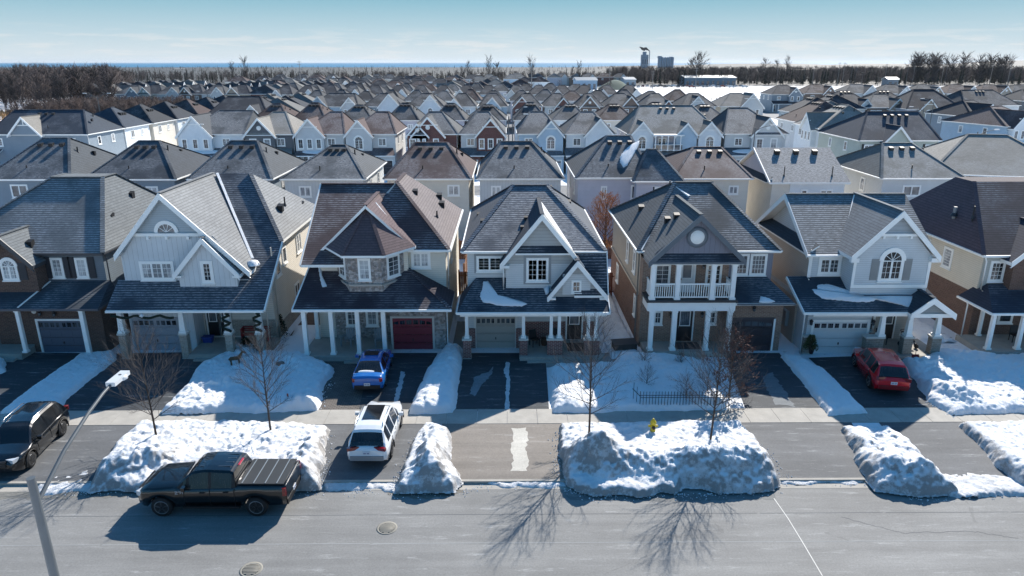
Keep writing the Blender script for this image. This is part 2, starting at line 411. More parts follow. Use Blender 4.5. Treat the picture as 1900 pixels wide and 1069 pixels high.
def garage_door(H, fr, u0, u1, h, col, wins=8, arched=False, frame=WHITE, lod=0):
    m = paint(col, .45, var=.06); fm = paint(frame, .45, var=.06); mb = MB()
    fbox(mb, fr, u0 + .005, u1 - .005, 0, h, -.12, .0, m)
    n = 4; ph = h/n; wn = 4 if u1 - u0 < 3.4 else 5
    for j in range(n):
        fbox(mb, fr, u0 + .01, u1 - .01, j*ph + .012, (j + 1)*ph - .012, 0, .02, m)
        if j < n - 1:
            for i in range(wn):
                pw = (u1 - u0)/wn; fbox(mb, fr, u0 + i*pw + .07, u0 + (i + 1)*pw - .07, j*ph + .1, (j + 1)*ph - .1, .02, .034, m)
    o = mb.build('garage_door', H.root, H.o)
    g = MB(); gw = (u1 - u0)/wins; gm = glass('dark')
    for i in range(wins):
        gap = .045 + (.05 if wins == 8 and i in (3,) else 0)
        a, b = u0 + i*gw + .05 + (.05 if wins == 8 and i == 4 else 0), u0 + (i + 1)*gw - gap
        w0, w1 = h - ph + .13, h - .12
        if arched:
            q = (i + .5)/wins*2 - 1; w1a = w1 - .16*(2*i/wins - 1)**2; w1b = w1 - .16*(2*(i + 1)/wins - 1)**2
            g.poly([fr.p(a, w0, .032), fr.p(b, w0, .032), fr.p(b, w1b, .032), fr.p(a, w1a, .032)], gm)
        else: g.poly([fr.p(a, w0, .032), fr.p(b, w0, .032), fr.p(b, w1, .032), fr.p(a, w1, .032)], gm)
    g.build('pane', o, H.o)
    hn = MB(); fbox(hn, fr, (u0 + u1)/2 - .03, (u0 + u1)/2 + .03, ph*1.25, ph*1.5, .02, .07, paint('2a2a2a')); hn.build('handle', o, H.o)
    t = MB(); fbox(t, fr, u0 - .13, u0, 0, h + .12, -.05, .05, fm); fbox(t, fr, u1, u1 + .13, 0, h + .12, -.05, .05, fm); fbox(t, fr, u0, u1, h, h + .12, -.05, .052, fm)
    t.build('door_frame', o, H.o)
def front_door(H, fr, u0, u1, w0, w1, col='1a1c20', lite=True, frame=WHITE, side=False):
    mb = MB(); m = paint(col, .4, var=.03); fm = paint(frame, .4, var=.05)
    fbox(mb, fr, u0, u1, w0, w1, 0, .05, m)
    for a, b in ((.12, .42), (.58, .88)):
        pass
    o = mb.build('front_door', H.root, H.o)
    f = MB()
    fbox(f, fr, u0 - .09, u0, w0, w1 + .09, 0, .08, fm); fbox(f, fr, u1, u1 + .09, w0, w1 + .09, 0, .08, fm); fbox(f, fr, u0, u1, w1, w1 + .09, 0, .082, fm)
    W = u1 - u0
    if lite:
        a, b, c, d = u0 + W*.2, u1 - W*.2, w0 + (w1 - w0)*.48, w1 - .2
        for q in ((a - .05, a, c - .05, d + .05), (b, b + .05, c - .05, d + .05), (a, b, c - .05, c), (a, b, d, d + .05)): fbox(f, fr, *q, .05, .075, fm)
        g = MB(); g.poly([fr.p(a, c, .06), fr.p(b, c, .06), fr.p(b, d, .06), fr.p(a, d, .06)], glass('mid')); g.build('pane', o, H.o)
    f.build('door_frame', o, H.o)
    h = MB(); h.box(*(lambda p: (p.x - .02, p.x + .02, p.y - .05, p.y + .01, p.z - .06, p.z + .06))(fr.p(u0 + W*.1, w0 + (w1 - w0)*.45, .09)), paint('8c8a80', .3, 1)); h.build('handle', o, H.o)
def column(H, x, y, z0, z1, r=.11, r2=None, col=WHITE, name='porch_column'):
    m = paint(col, .5, var=.08); mb = MB(); r2 = r2 or r
    mb.box(x - r - .05, x + r + .05, y - r - .05, y + r + .05, z0, z0 + .12, m)
    p = [(x + sx*r, y + sy*r, z0 + .12) for sx, sy in ((-1, -1), (1, -1), (1, 1), (-1, 1))] + [(x + sx*r2, y + sy*r2, z1 - .12) for sx, sy in ((-1, -1), (1, -1), (1, 1), (-1, 1))]
    mb.hexa(p, m); mb.box(x - r2 - .04, x + r2 + .04, y - r2 - .04, y + r2 + .04, z1 - .12, z1, m)
    mb.build(name, H.root, H.o)
def pier(H, x0, x1, y0, y1, z1, mat, cap='c9c7c0', z0=0.0):
    mb = MB(); mb.box(x0, x1, y0, y1, z0, z1 - .1, mat); mb.box(x0 - .05, x1 + .05, y0 - .05, y1 + .05, z1 - .1, z1, paint(cap, .7)); mb.box(x0 - .02, x1 + .02, y0 - .02, y1 + .02, z0, z0 + .18, paint('a7a39b', .8))
    mb.build('porch_pier', H.root, H.o)
def lantern(H, fr, u, w):
    mb = MB(); m = paint('15161a', .4); fbox(mb, fr, u - .05, u + .05, w - .06, w + .06, 0, .03, m)
    c = fr.p(u, w - .08, .13); mb.lathe(c, [(.03, -.17), (.07, -.14), (.09, .08), (.12, .10), (.02, .22)], m, 8); mb.bar(fr.p(u, w + .02, .02), fr.p(u, w + .12, .13), .02, .02, m)
    mb.lathe(c + Vector((0, 0, -.02)), [(.086, -.08), (.092, .05)], glass('mid'), 8)
    mb.build('wall_lantern', H.root, H.o)
def plaque(H, fr, u, w):
    mb = MB(); mb.lathe(fr.p(u, w, .01), [(.15, 0), (.15, .02), (.13, .03)], paint('dcdcd8'), 14, fr_rot(fr)); mb.build('number_plate', H.root, H.o)
def fr_rot(fr):
    n = fr.n; q = Vector((0, 0, 1)).rotation_difference(n); return q.to_matrix()
def downspout(H, x, y, z1, z0=.2, jog=.25, dirx=0, diry=1, col=WHITE):
    mb = MB(); mb.tube([(x, y, z1), (x + dirx*jog, y + diry*jog, z1 - .35), (x + dirx*jog, y + diry*jog, z0), (x + dirx*jog, y + diry*jog - .25, z0 - .1)], .045, paint(col, .4), 6); mb.build('downspout', H.root, H.o)
def vent(H, parent, x, y, z, s=1.0, col='17181b', rot=0):
    mb = MB(); m = paint(col, .6); a = .17*s
    M = Matrix.Rotation(rot, 3, 'Z'); P = lambda q: Vector((x, y, z)) + M @ Vector(q)
    p = [P(q) for q in ((-a, -a*1.2, -.25), (a, -a*1.2, -.25), (a, a, -.25), (-a, a, -.25), (-a*1.15, -a*1.3, .16*s), (a*1.15, -a*1.3, .16*s), (a*1.1, a, .26*s), (-a*1.1, a, .26*s))]
    mb.hexa(p, m); mb.build('roof_vent', parent, H.o)
def vpipe(H, parent, x, y, z, h=.5, r=.05, col='1b1b1d'):
    mb = MB(); mb.tube([(x, y, z - .3), (x, y, z + h)], r, paint(col, .5), 8); mb.lathe((x, y, z - .02), [(r*2.4, -.1), (r*1.2, .12)], paint('303236'), 8); mb.build('vent_pipe', parent, H.o)
def hip(mb, x0, x1, y0, y1, z, rx0, rx1, ry, zr, top, trim, t=.16, ry2=None):
    ry2 = ry2 or ry
    A, B, Cc, D = (x0, y0, z), (x1, y0, z), (x1, y1, z), (x0, y1, z); L, Rr = (rx0, ry, zr), (rx1, ry, zr); L2, R2 = (rx0, ry2, zr), (rx1, ry2, zr)
    flat = ry2 > ry + .01
    mb.slab([A, B, Rr, L], t, top, trim); mb.slab([Cc, D, L2, R2], t, top, trim)
    mb.slab([B, Cc, R2, Rr] if flat else [B, Cc, Rr], t, top, trim); mb.slab([D, A, L, L2] if flat else [D, A, L], t, top, trim)
    if flat: mb.slab([L, Rr, R2, L2], t, top, trim)
    for a, b in ((A, L), (B, Rr), (Cc, R2), (D, L2), (L, Rr)) + (((Rr, R2), (L, L2)) if flat else ()):
        a = Vector(a) + Vector((0, 0, .012)); b = Vector(b) + Vector((0, 0, .012)); mb.bar(a, b, .26, .05, top)
    gut = .1
    for a, b in ((A, B), (B, Cc), (Cc, D), (D, A)):
        d = (Vector(b) - Vector(a)).normalized(); n = Vector((d.y, -d.x, 0)); mb.bar(Vector(a) + n*.045 - Vector((0, 0, .06)), Vector(b) + n*.045 - Vector((0, 0, .06)), .085, .1, trim)
def gable_y(mb, xr, zr, xl, zl, xR, zR, y0, y1, top, trim, t=.2, rake=True, left=True, right=True):
    if left: mb.slab([(xl, y0, zl), (xr, y0, zr), (xr, y1, zr), (xl, y1, zl)], t, top, trim)
    if right: mb.slab([(xr, y0, zr), (xR, y0, zR), (xR, y1, zR), (xr, y1, zr)], t, top, trim)
    mb.bar((xr, y0, zr + .015), (xr, y1, zr + .015), .24, .05, top)
    if rake:
        for a, b in (((xl, zl), (xr, zr)), ((xR, zR), (xr, zr))):
            dx = 0
            mb.poly([(a[0], y0 - .035, a[1] - .34), (b[0], y0 - .035, b[1] - .36), (b[0], y0 - .035, b[1] + .02), (a[0], y0 - .035, a[1] + .03)] if a[0] < b[0] else
                    [(b[0], y0 - .035, b[1] - .36), (a[0], y0 - .035, a[1] - .34), (a[0], y0 - .035, a[1] + .03), (b[0], y0 - .035, b[1] + .02)], trim)
            mb.poly([(a[0], y0 - .035, a[1] - .34), (a[0], y0 + .1, a[1] - .34), (b[0], y0 + .1, b[1] - .36), (b[0], y0 - .035, b[1] - .36)], trim)
            mb.poly([(a[0], y0 - .035, a[1] + .03), (a[0], y0 + .03, a[1] + .03), (b[0], y0 + .03, b[1] + .02), (b[0], y0 - .035, b[1] + .02)], trim)
class House:
    def __init__(s, name, x, y, label, group=None, rz=0.0, local=False):
        s.root = empty(name, (x, y, 0), rz); s.o = Vector((0, 0, 0)) if local else Vector((x, y, 0)); s.root['label'] = label; s.root['category'] = 'house'
        if group: s.root['group'] = group
    def part(s, name, mb, parent=None): return mb.build(name, parent or s.root, s.o)
def onplane(px, py, P0, P1, P2):
    P0, P1, P2 = Vector(P0), Vector(P1), Vector(P2); n = (P1 - P0).cross(P2 - P0); d = Vector(_ray(px, py)); c = Vector((0, 0, CAM_H))
    return c + d*((P0 - c).dot(n)/d.dot(n))
def roof_snow(H, parent, pix, plane, th=.07, name='snow_patch'):
    """a patch of old snow lying on a roof slope; outline given where the photo shows it"""
    pts = [onplane(a, b, *plane) for a, b in pix]
    n = (Vector(plane[1]) - Vector(plane[0])).cross(Vector(plane[2]) - Vector(plane[0])).normalized()
    if n.z < 0: n = -n
    # refine the outline with small melt lobes
    ref = []
    for i in range(len(pts)):
        a, b = pts[i], pts[(i + 1) % len(pts)]; k = max(1, int((b - a).length/.12))
        for j in range(k):
            q = a.lerp(b, j/k); ref.append(q + (Vector((random.uniform(-1, 1), random.uniform(-1, 1), 0))*.035 if j else Vector()))
    ref = [q - n*((q - Vector(plane[0])).dot(n)) for q in ref]
    c = sum(ref, Vector())/len(ref); m = MB(); sm = snow_mat(0); rings = [(1.0, .004), (.965, th*.7), (.85, th), (.5, th*1.3)]; N = len(ref); vs = []; fs = []
    for s_, h in rings: vs += [c.lerp(q, s_) + n*h for q in ref]
    for r_ in range(len(rings) - 1):
        for i in range(N): j = (i + 1) % N; fs.append((r_*N + i, r_*N + j, (r_ + 1)*N + j, (r_ + 1)*N + i))
    vs.append(c + n*th*1.35); L = (len(rings) - 1)*N
    for i in range(N): fs.append((L + i, L + (i + 1) % N, len(vs) - 1))
    a = (vs[fs[0][1]] - vs[fs[0][0]]).cross(vs[fs[0][2]] - vs[fs[0][0]])
    q = fs[len(fs)//2]
    if (vs[q[1]] - vs[q[0]]).cross(vs[q[2]] - vs[q[0]]).dot(n) < 0: fs = [f[::-1] for f in fs]
    m.mesh(vs, fs, sm, True); return H.part(name, m, parent)
def steps_slab(H, x0, x1, y0, y1, z, step=None, col='8f9191'):
    mb = MB(); m = concrete(); mb.box(x0, x1, y0, y1, .0, z, m)
    if step: a, b = step; mb.box(a, b, y0 - .35, y0, 0, z*.5, m)
    H.part('porch_floor', mb)
@cached
def concrete(col='a39f97', seed=0):
    t = NT('concrete'); pos = t.pos(); a = t.noise(pos, 1.2, 6, .65); b = t.noise(pos, 22, 3)
    h = t.n('ShaderNodeHueSaturation', {'Value': t.math('MULTIPLY', t.math('MULTIPLY_ADD', a, .7, .62), t.math('MULTIPLY_ADD', b, .3, .85)), 'Color': C(col)})
    t.set('Base Color', h.outputs[0]); t.set('Roughness', .9); t.bump(b, .3, .01); return t.m
def soffit_beam(mb, x0, x1, y0, y1, z0, z1, m): mb.box(x0, x1, y0, y1, z0, z1, m)
TR = lambda: paint(WHITE, .5, var=.08)
S4 = lambda x, y: (820 + .3368*x, 330 + .3368*y)
S3 = lambda x, y: (520 + .3462*x, 320 + .3462*y)
S2 = lambda x, y: (180 + .3554*x, 300 + .3554*y)
S5 = lambda x, y: (1110 + .3369*x, 330 + .3369*y)
S6 = lambda x, y: (1390 + .3369*x, 330 + .3369*y)
S7 = lambda x, y: (1640 + .3647*x, 300 + .3647*y)

# ================================================================== the front row, left to right
def house_brick_left():
    H = House('brick_house', -29, 40, 'grey sided brick house with dark shutters, cut off by the left edge of the photo')
    br = brick('4d3a33', '61483e', '6e655e'); sd_ = siding('66727c'); tr = TR(); sh = shingle('62676a', .9, 1)
    w_ = MB(); w_.box(-34.3, -24.5, 41.2, 53, 0, 3.2, br); w_.box(-34.28, -24.52, 41.22, 52.98, 3.2, 6.05, sd_)
    w_.box(-28.85, -24.45, 39.9, 41.25, 0, 3.1, br); w_.box(-31.1, -28.05, 40.2, 41.3, 0, 5.75, br); H.part('wall', w_)
    g = MB(); g.poly([(-31.1, 40.19, 5.7), (-28.05, 40.19, 5.7), (-29.6, 40.19, 7.2)], br); H.part('gable_wall', g)
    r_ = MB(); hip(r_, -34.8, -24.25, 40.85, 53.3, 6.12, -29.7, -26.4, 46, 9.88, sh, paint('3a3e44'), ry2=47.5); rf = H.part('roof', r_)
    vent(H, rf, -25.6, 47.6, 8.4); vent(H, rf, -25.3, 44.2, 7.6)
    g = MB(); gable_y(g, -29.6, 7.4, -31.35, 5.6, -27.9, 5.6, 39.85, 44, sh, paint('3a3e44')); g2 = H.part('gable_roof', g); vent(H, g2, -28.75, 41.3, 6.6, .9)
    p = MB(); tm = paint('49505a'); p.slab([(-34.8, 38.8, 3.3), (-23.9, 38.8, 3.3), (-24.3, 41.25, 4.3), (-34.8, 41.25, 4.3)], .15, shingle('3a424a', .7, 2), tm)
    p.slab([(-23.9, 38.8, 3.3), (-23.9, 41.25, 3.35), (-24.3, 41.25, 4.3)], .15, shingle('3a424a', .7, 2), tm)
    p.bar((-23.9, 38.8, 3.24), (-34.8, 38.8, 3.24), .1, .12, tm)
    p.bar((-28.6, 38.85, 3.36), (-27.9, 41.1, 4.28), .1, .04, tr); H.part('porch_roof', p)
    f = Fr((0, 41.2, 0))
    for a in (-27.62, -26.15):
        window(H, f, a, a + .55, 4.55, 5.65, 2, 4, pane='blind'); shutter(H, f, a - .52, a - .12, 4.45, 5.78, '2b3038'); shutter(H, f, a + .68, a + 1.08, 4.45, 5.78, '2b3038')
    f2 = Fr((0, 40.2, 0)); window(H, f2, -29.95, -29.15, 4.7, 5.5, 2, 3, units=2, arch=True, pane='blind')
    shutter(H, f2, -30.55, -30.1, 4.65, 5.7, '2b3038'); shutter(H, f2, -29.0, -28.55, 4.65, 5.7, '2b3038')
    fg = Fr((0, 39.9, 0)); garage_door(H, fg, -28.35, -25.65, 2.15, '4d5a6a', 8)
    lantern(H, fg, -28.05, 2.75); lantern(H, fg, -27.2, 2.7); plaque(H, fg, -28.45, 2.75)
    column(H, -28.75, 38.95, .5, 3.2, .1); column(H, -25.1, 39.1, .12, 3.2, .12); column(H, -31.5, 38.95, .5, 3.2, .1)
    front_door(H, Fr((0, 41.15, 0)), -30.2, -29.3, .55, 2.7, '1d2328'); steps_slab(H, -34, -28.9, 38.7, 41.1, .5, (-31, -29.2))
    fr_ = Fr((-24.5, 0, 0), 'r'); window(H, fr_, 45, 46, 4.6, 5.6, 2, 2); downspout(H, -24.3, 41.1, 6.0, .2, .1, 0, 1, '3a3e44')
def house_big_gable():
    H = House('gabled_house', -18.8, 40, 'pale grey house with one tall white gable and a garland over its garage')
    bb = siding('ced3d5', True); sd_ = siding('d8d2c6'); tr = TR(); sh = shingle('7b7d7e', .0, 3); dk = shingle('3a424c', .9, 3); st = brick('a39a8d', '8a8076', 'b8b2a8', .24, .09)  # one shingle twice: sh painted sunlit, dk painted shaded for the front plane
    w_ = MB(); w_.box(-22.9, -14.6, 41.5, 53, 0, 5.2, sd_); w_.box(-22.9, -14.6, 42.85, 53, 5.2, 6.2, sd_); w_.box(-22.88, -16.6, 40.3, 41.9, 2.9, 6.25, bb); w_.box(-16.6, -15.5, 40.3, 41.55, 2.9, 4.6, bb); w_.box(-23, -19.1, 40.2, 41.6, 0, 3.0, bb); w_.box(-19.0, -14.58, 41.47, 41.52, .5, 1.6, st)
    w_.box(-14.62, -14.57, 41.5, 52.9, 0, 1.0, st); H.part('wall', w_)
    g = MB(); g.poly([(-22.9, 40.292, 6.3), (-15.4, 40.292, 5.3), (-19.93, 40.292, 9.7)], siding('a9b3b8')); g.poly([(-22.88, 40.285, 5.9), (-15.4, 40.285, 5.0), (-17.3, 40.285, 7.3), (-21.9, 40.285, 7.3)], bb)
    g.box(-22.0, -17.75, 40.14, 40.29, 7.3, 7.48, tr)
    for x in (-21.05, -19.95, -18.7): g.box(x - .07, x + .07, 40.1, 40.29, 7.12, 7.3, tr)
    H.part('gable_wall', g)
    r_ = MB(); sl = (9.85 - 3.3)/9.3; pz = lambda y: 3.3 + (y - 38.5)*sl
    pts = [(-19.6, 47.8), (-17.4, 47.8), (-14.1, 42.8), (-14.15, 38.5), (-23.3, 38.5), (-23.3, 40.33), (-16.2, 40.33)]
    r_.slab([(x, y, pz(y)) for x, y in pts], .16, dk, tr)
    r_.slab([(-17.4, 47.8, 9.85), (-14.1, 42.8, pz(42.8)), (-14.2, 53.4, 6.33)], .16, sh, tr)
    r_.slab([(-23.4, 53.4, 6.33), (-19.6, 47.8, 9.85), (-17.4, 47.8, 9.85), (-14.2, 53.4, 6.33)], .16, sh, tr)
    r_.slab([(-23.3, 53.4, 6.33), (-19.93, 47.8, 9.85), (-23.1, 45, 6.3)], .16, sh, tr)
    r_.bar((-17.4, 47.8, 9.87), (-14.1, 42.8, pz(42.8) + .02), .25, .05, dk); r_.bar((-14.15, 38.45, 3.22), (-23.3, 38.45, 3.22), .1, .12, tr)
    r_.bar((-14.1, 38.5, 3.25), (-14.05, 42.8, pz(42.8) - .05), .08, .16, tr); rf = H.part('roof', r_)
    vent(H, rf, -15.2, 46.6, 7.7); vent(H, rf, -15.1, 51, 7.05); vpipe(H, rf, -15.3, 47.9, 7.7, .5)
    gb = MB(); gable_y(gb, -19.93, 9.88, -23.1, 6.2, -15.25, 5.15, 39.95, 47.85, sh, tr); g2 = H.part('gable_roof', gb)
    vl = MB(); vl.bar((-19.6, 47.7, 9.86), (-15.6, 41.6, 5.56), .16, .07, snow_mat(0)); vl.lathe((-15.35, 40.9, 5.45), [(.42, -.1), (.3, .12), (.05, .2)], snow_mat(0), 9); H.part('snow_strip', vl, rf)
    g = MB(); g.box(-19.45, -16.02, 39.9, 40.4, 4.25, 5.3, bb); g.poly([(-19.45, 39.892, 5.28), (-16.02, 39.892, 5.28), (-17.7, 39.892, 7.15)], bb); H.part('dormer_wall', g)
    g = MB(); gable_y(g, -17.7, 7.34, -19.65, 5.1, -15.75, 5.1, 39.6, 43.5, sh, tr); g.box(-19.7, -19.2, 39.65, 39.95, 4.9, 5.02, tr); g.box(-16.2, -15.7, 39.65, 39.95, 4.9, 5.02, tr); H.part('dormer_roof', g)
    f = Fr((0, 40.28, 0)); window(H, f, -21.75, -19.95, 4.7, 5.65, 2, 3, units=3, pane='blind', cas=.12)
    f.o.z = 0
    window(H, Fr((0, 40.28, 0)), -20.5, -19.4, 7.48, 7.52, 1, 1, arch=True, pane='mid', cas=.1)
    window(H, Fr((0, 39.9, 0)), -17.95, -17.5, 4.65, 5.75, 2, 4, cas=.14)
    fg = Fr((0, 40.2, 0)); garage_door(H, fg, -22.8, -20.13, 2.15, '949ca6', 8, frame='9aa0a6')
    for a in (-23.0, -19.4, -16.72, -14.88):
        pier(H, a, a + .42, 38.75, 39.17, 1.75, st); column(H, a + .21, 38.96, 1.75, 3.15, .17, .13)
    front_door(H, Fr((0, 41.46, 0)), -18.8, -18.1, .55, 2.6, '14161a'); front_door(H, Fr((0, 41.46, 0)), -18.0, -17.4, .55, 2.6, '14161a')
    steps_slab(H, -19.0, -14.4, 38.7, 41.45, .42, (-18.6, -17.0))
    gd = MB(); gm = paint('1c2a20', .9)
    pts = [(-23.0 + i*.19, 38.4, 3.0 - .13*abs(math.sin(i*.42)) + .03*math.sin(i)) for i in range(20)]
    gd.tube(pts, .075, gm, 6); H.part('garland', gd)
    gd = MB(); gd.lathe((-21.2, 38.38, 3.0), [(.02, -.12), (.14, 0), (.02, .12)], paint('e2e4e6'), 8); H.part('bow', gd)
    for px_ in (-16.5, -14.7):
        gd = MB(); pp = [(px_ + .24*math.sin(k*1.1), 38.7 - .05*math.cos(k*1.1), 3.05 - k*.09) for k in range(14)]; gd.tube(pp, .08, gm, 6); H.part('garland', gd)
    fr_ = Fr((-14.6, 0, 0), 'r')
    window(H, fr_, 42.6, 43.4, 4.1, 5.5, 1, 2); window(H, fr_, 44.1, 44.8, 4.5, 5.5, 1, 1); window(H, fr_, 47.3, 48.3, 4.4, 5.6, 1, 2, units=2, pane='blind'); window(H, fr_, 46, 47, 1.2, 2.4, 1, 2, units=2)
    downspout(H, -14.5, 41.8, 6.2, .2, .05, 0, 1, 'cfc8bc'); downspout(H, -14.35, 38.9, 3.1, .2, .6, 0, 1, 'cfc8bc')
def house_turret():
    H = House('turret_house', -7.8, 40, 'brown roofed house with a faceted stone bay turret and a burgundy garage door')
    st = stone('b5aaa4', '8f8682'); sd_ = siding('dcd5c6'); tr = TR(); sh = shingle('4b3f41', .6, 5); sl_ = shingle('584a4d', .0, 6); dk = shingle('383038', .45, 7)
    w_ = MB(); w_.box(-11.8, -3.75, 41.5, 53, 0, 6.2, sd_); w_.box(-10.75, -7.1, 41.3, 41.52, 0, 3.2, st); w_.box(-7.15, -3.75, 40.2, 41.6, 0, 3.3, st)
    w_.box(-11.3, -6, 41.0, 41.6, 3.5, 6.1, sd_); w_.poly([(-11.3, 41.35, 5.8), (-5.8, 41.35, 6.3), (-8.35, 41.35, 8.7)], sd_); H.part('wall', w_)
    tw = MB(); fp = [(-10.3, 41), (-9.3, 39.5), (-7.35, 39.5), (-6.25, 41)]
    for i in range(3):
        (a, b), (c, d) = fp[i], fp[i + 1]; tw.poly([(a, b, 3.9), (c, d, 3.9), (c, d, 6.5), (a, b, 6.5)], st)
        n = Vector((d - b, -(c - a), 0)).normalized()*.05; 
        tw.bar((a + n.x, b + n.y, 4.5), (c + n.x, d + n.y, 4.5), .14, .12, paint('a9a39b'))
        tw.bar((a + n.x, b + n.y, 6.4), (c + n.x, d + n.y, 6.4), .14, .18, tr)
    H.part('turret', tw)
    for i, (u0, u1) in enumerate(((.45, 1.3), (.65, 1.25), (.5, 1.4))):
        (a, b), (c, d) = fp[i], fp[i + 1]; rt = math.atan2(d - b, c - a); window(H, Fr((a, b, 0), 'f', rt), u0, u1, 4.85, 6.05, 2, 4, pane='blind' if i == 1 else 'mid', cas=.07)
    e = [(-10.95, 41.0, 6.45), (-9.5, 38.95, 6.42), (-7.05, 38.95, 6.42), (-5.5, 41.0, 6.45)]; ap = (-8.35, 41.5, 8.85)
    t_ = MB()
    for i in range(3): t_.slab([e[i], e[i + 1], ap], .14, sl_ , tr)
    t_.slab([e[3], (-5.5, 42.5, 6.45), ap], .14, sl_, tr); t_.slab([(-10.95, 42.5, 6.45), e[0], ap], .14, sl_, tr)
    for q in e[1:3]: t_.bar(Vector(q) + Vector((0, 0, .02)), Vector(ap) + Vector((0, 0, .02)), .2, .05, sl_)
    H.part('turret_roof', t_)
    r_ = MB()
    r_.slab([(-12.15, 39.9, 5.62), (-7.5, 39.9, 5.62), (-6.9, 46, 9.42), (-12.15, 46, 9.42)], .16, sh, tr)
    r_.slab([(-12.15, 53.4, 6.0), (-12.15, 46, 9.42), (-6.9, 46, 9.42), (-6.9, 53.4, 6.0)], .16, sh, tr)
    r_.slab([(-9.6, 41.15, 6.2), (-3.5, 41.15, 6.2), (-7.1, 45.2, 9.65)], .16, sh, tr)
    r_.slab([(-3.5, 41.15, 6.2), (-3.45, 53.4, 6.2), (-7.1, 49, 9.65), (-7.1, 45.2, 9.65)], .16, shingle('6c6464', 0, 8), tr)  # right plane paler than sh: sunlight put into its shingle colour
    r_.slab([(-9.9, 45.2, 6.9), (-7.1, 45.2, 9.65), (-7.1, 49, 9.65), (-9.9, 49, 6.9)], .16, sl_, tr)
    r_.slab([(-3.45, 53.4, 6.2), (-10.3, 53.4, 6.2), (-7.1, 49, 9.65)], .16, sl_, tr)
    r_.bar((-3.5, 41.15, 6.22), (-7.1, 45.2, 9.67), .25, .05, sh); r_.bar((-7.1, 45.2, 9.67), (-7.1, 49, 9.67), .25, .05, sh); r_.bar((-12.15, 46, 9.44), (-7.4, 46, 9.44), .25, .05, sh)
    r_.bar((-6.2, 41.08, 6.14), (-3.45, 41.08, 6.14), .1, .12, tr); r_.bar((-3.42, 41.15, 6.14), (-3.38, 53.4, 6.14), .1, .12, tr)
    r_.bar((-12.2, 39.9, 5.55), (-12.2, 46, 9.35), .08, .2, tr)
    rf = H.part('roof', r_); vent(H, rf, -6.1, 46.5, 8.75, .9); vent(H, rf, -4.9, 50.7, 7.7); vent(H, rf, -4.6, 49.2, 7.4); vpipe(H, rf, -4.6, 45.5, 7.35, .35)
    gb = MB(); gable_y(gb, -8.35, 8.98, -11.75, 5.75, -5.6, 6.35, 40.9, 46, sl_, tr, rake=False); H.part('gable_roof', gb)
    vl = MB(); vl.bar((-8.1, 42.9, 8.75), (-6.0, 41.45, 6.55), .07, .06, snow_mat(0)); H.part('snow_strip', vl, rf)
    p = MB(); k = .56
    p.slab([(-12.4, 38.3, 3.4), (-3.25, 38.3, 3.4), (-6.4, 41.5, 5.2), (-12.05, 41.5, 5.2)], .16, dk, tr); p.slab([(-3.25, 38.3, 3.4), (-3.25, 41.55, 3.4), (-3.75, 41.55, 3.7), (-6.4, 41.5, 5.2)], .16, dk, tr)
    p.bar((-3.25, 38.3, 3.42), (-6.4, 41.5, 5.22), .22, .05, dk); p.bar((-3.2, 38.26, 3.32), (-12.45, 38.26, 3.32), .1, .13, tr); p.bar((-12.42, 38.3, 3.35), (-12.07, 41.5, 5.12), .07, .18, tr)
    pr_ = H.part('porch_roof', p)
    pl = ((-12.4, 38.3, 3.4), (-3.25, 38.3, 3.4), (-6.4, 41.5, 5.2)); roof_snow(H, pr_, [S3(203, 508), S3(222, 508), S3(228, 560), S3(250, 612), S3(225, 615), S3(212, 560)], pl, .04)
    f = Fr((0, 41.3, 0)); window(H, f, -10.0, -9.4, 1.3, 2.75, 2, 4, pane='mid'); window(H, f, -8.75, -8.15, 1.3, 2.75, 2, 4, pane='blind')
    window(H, Fr((0, 41.5, 0)), -5.75, -4.8, 5.05, 5.9, 2, 3, units=2, pane='blind', cas=.12)
    fg = Fr((0, 40.2, 0)); garage_door(H, fg, -7.0, -4.57, 2.15, '7c2c3a', 6, True, frame='c9c5bd'); plaque(H, fg, -6.6, 2.75)
    wr = MB(); wr.tube([(-5.75 + .2*math.cos(a*.5), 40.13, 2.75 + .2*math.sin(a*.5)) for a in range(14)], .06, paint('1d2a1e', .9), 6); H.part('wreath', wr)
    for x in (-11.9, -10.32, -8.78, -7.25): column(H, x, 38.65, .45, 3.3, .12)
    column(H, -11.9, 41.2, .45, 3.3, .11); steps_slab(H, -12.15, -7.1, 38.3, 41.3, .45, (-9.6, -8.6)); downspout(H, -3.6, 41.4, 6.1, 3.8, .1, 0, 1); downspout(H, -3.65, 40.1, 3.3, .3, .1, 0, 1)
    window(H, Fr((-3.75, 0, 0), 'r'), 45, 46, 4.4, 5.5, 1, 2); window(H, Fr((-11.8, 0, 0), 'l'), -46, -45, 4.4, 5.5, 1, 2)
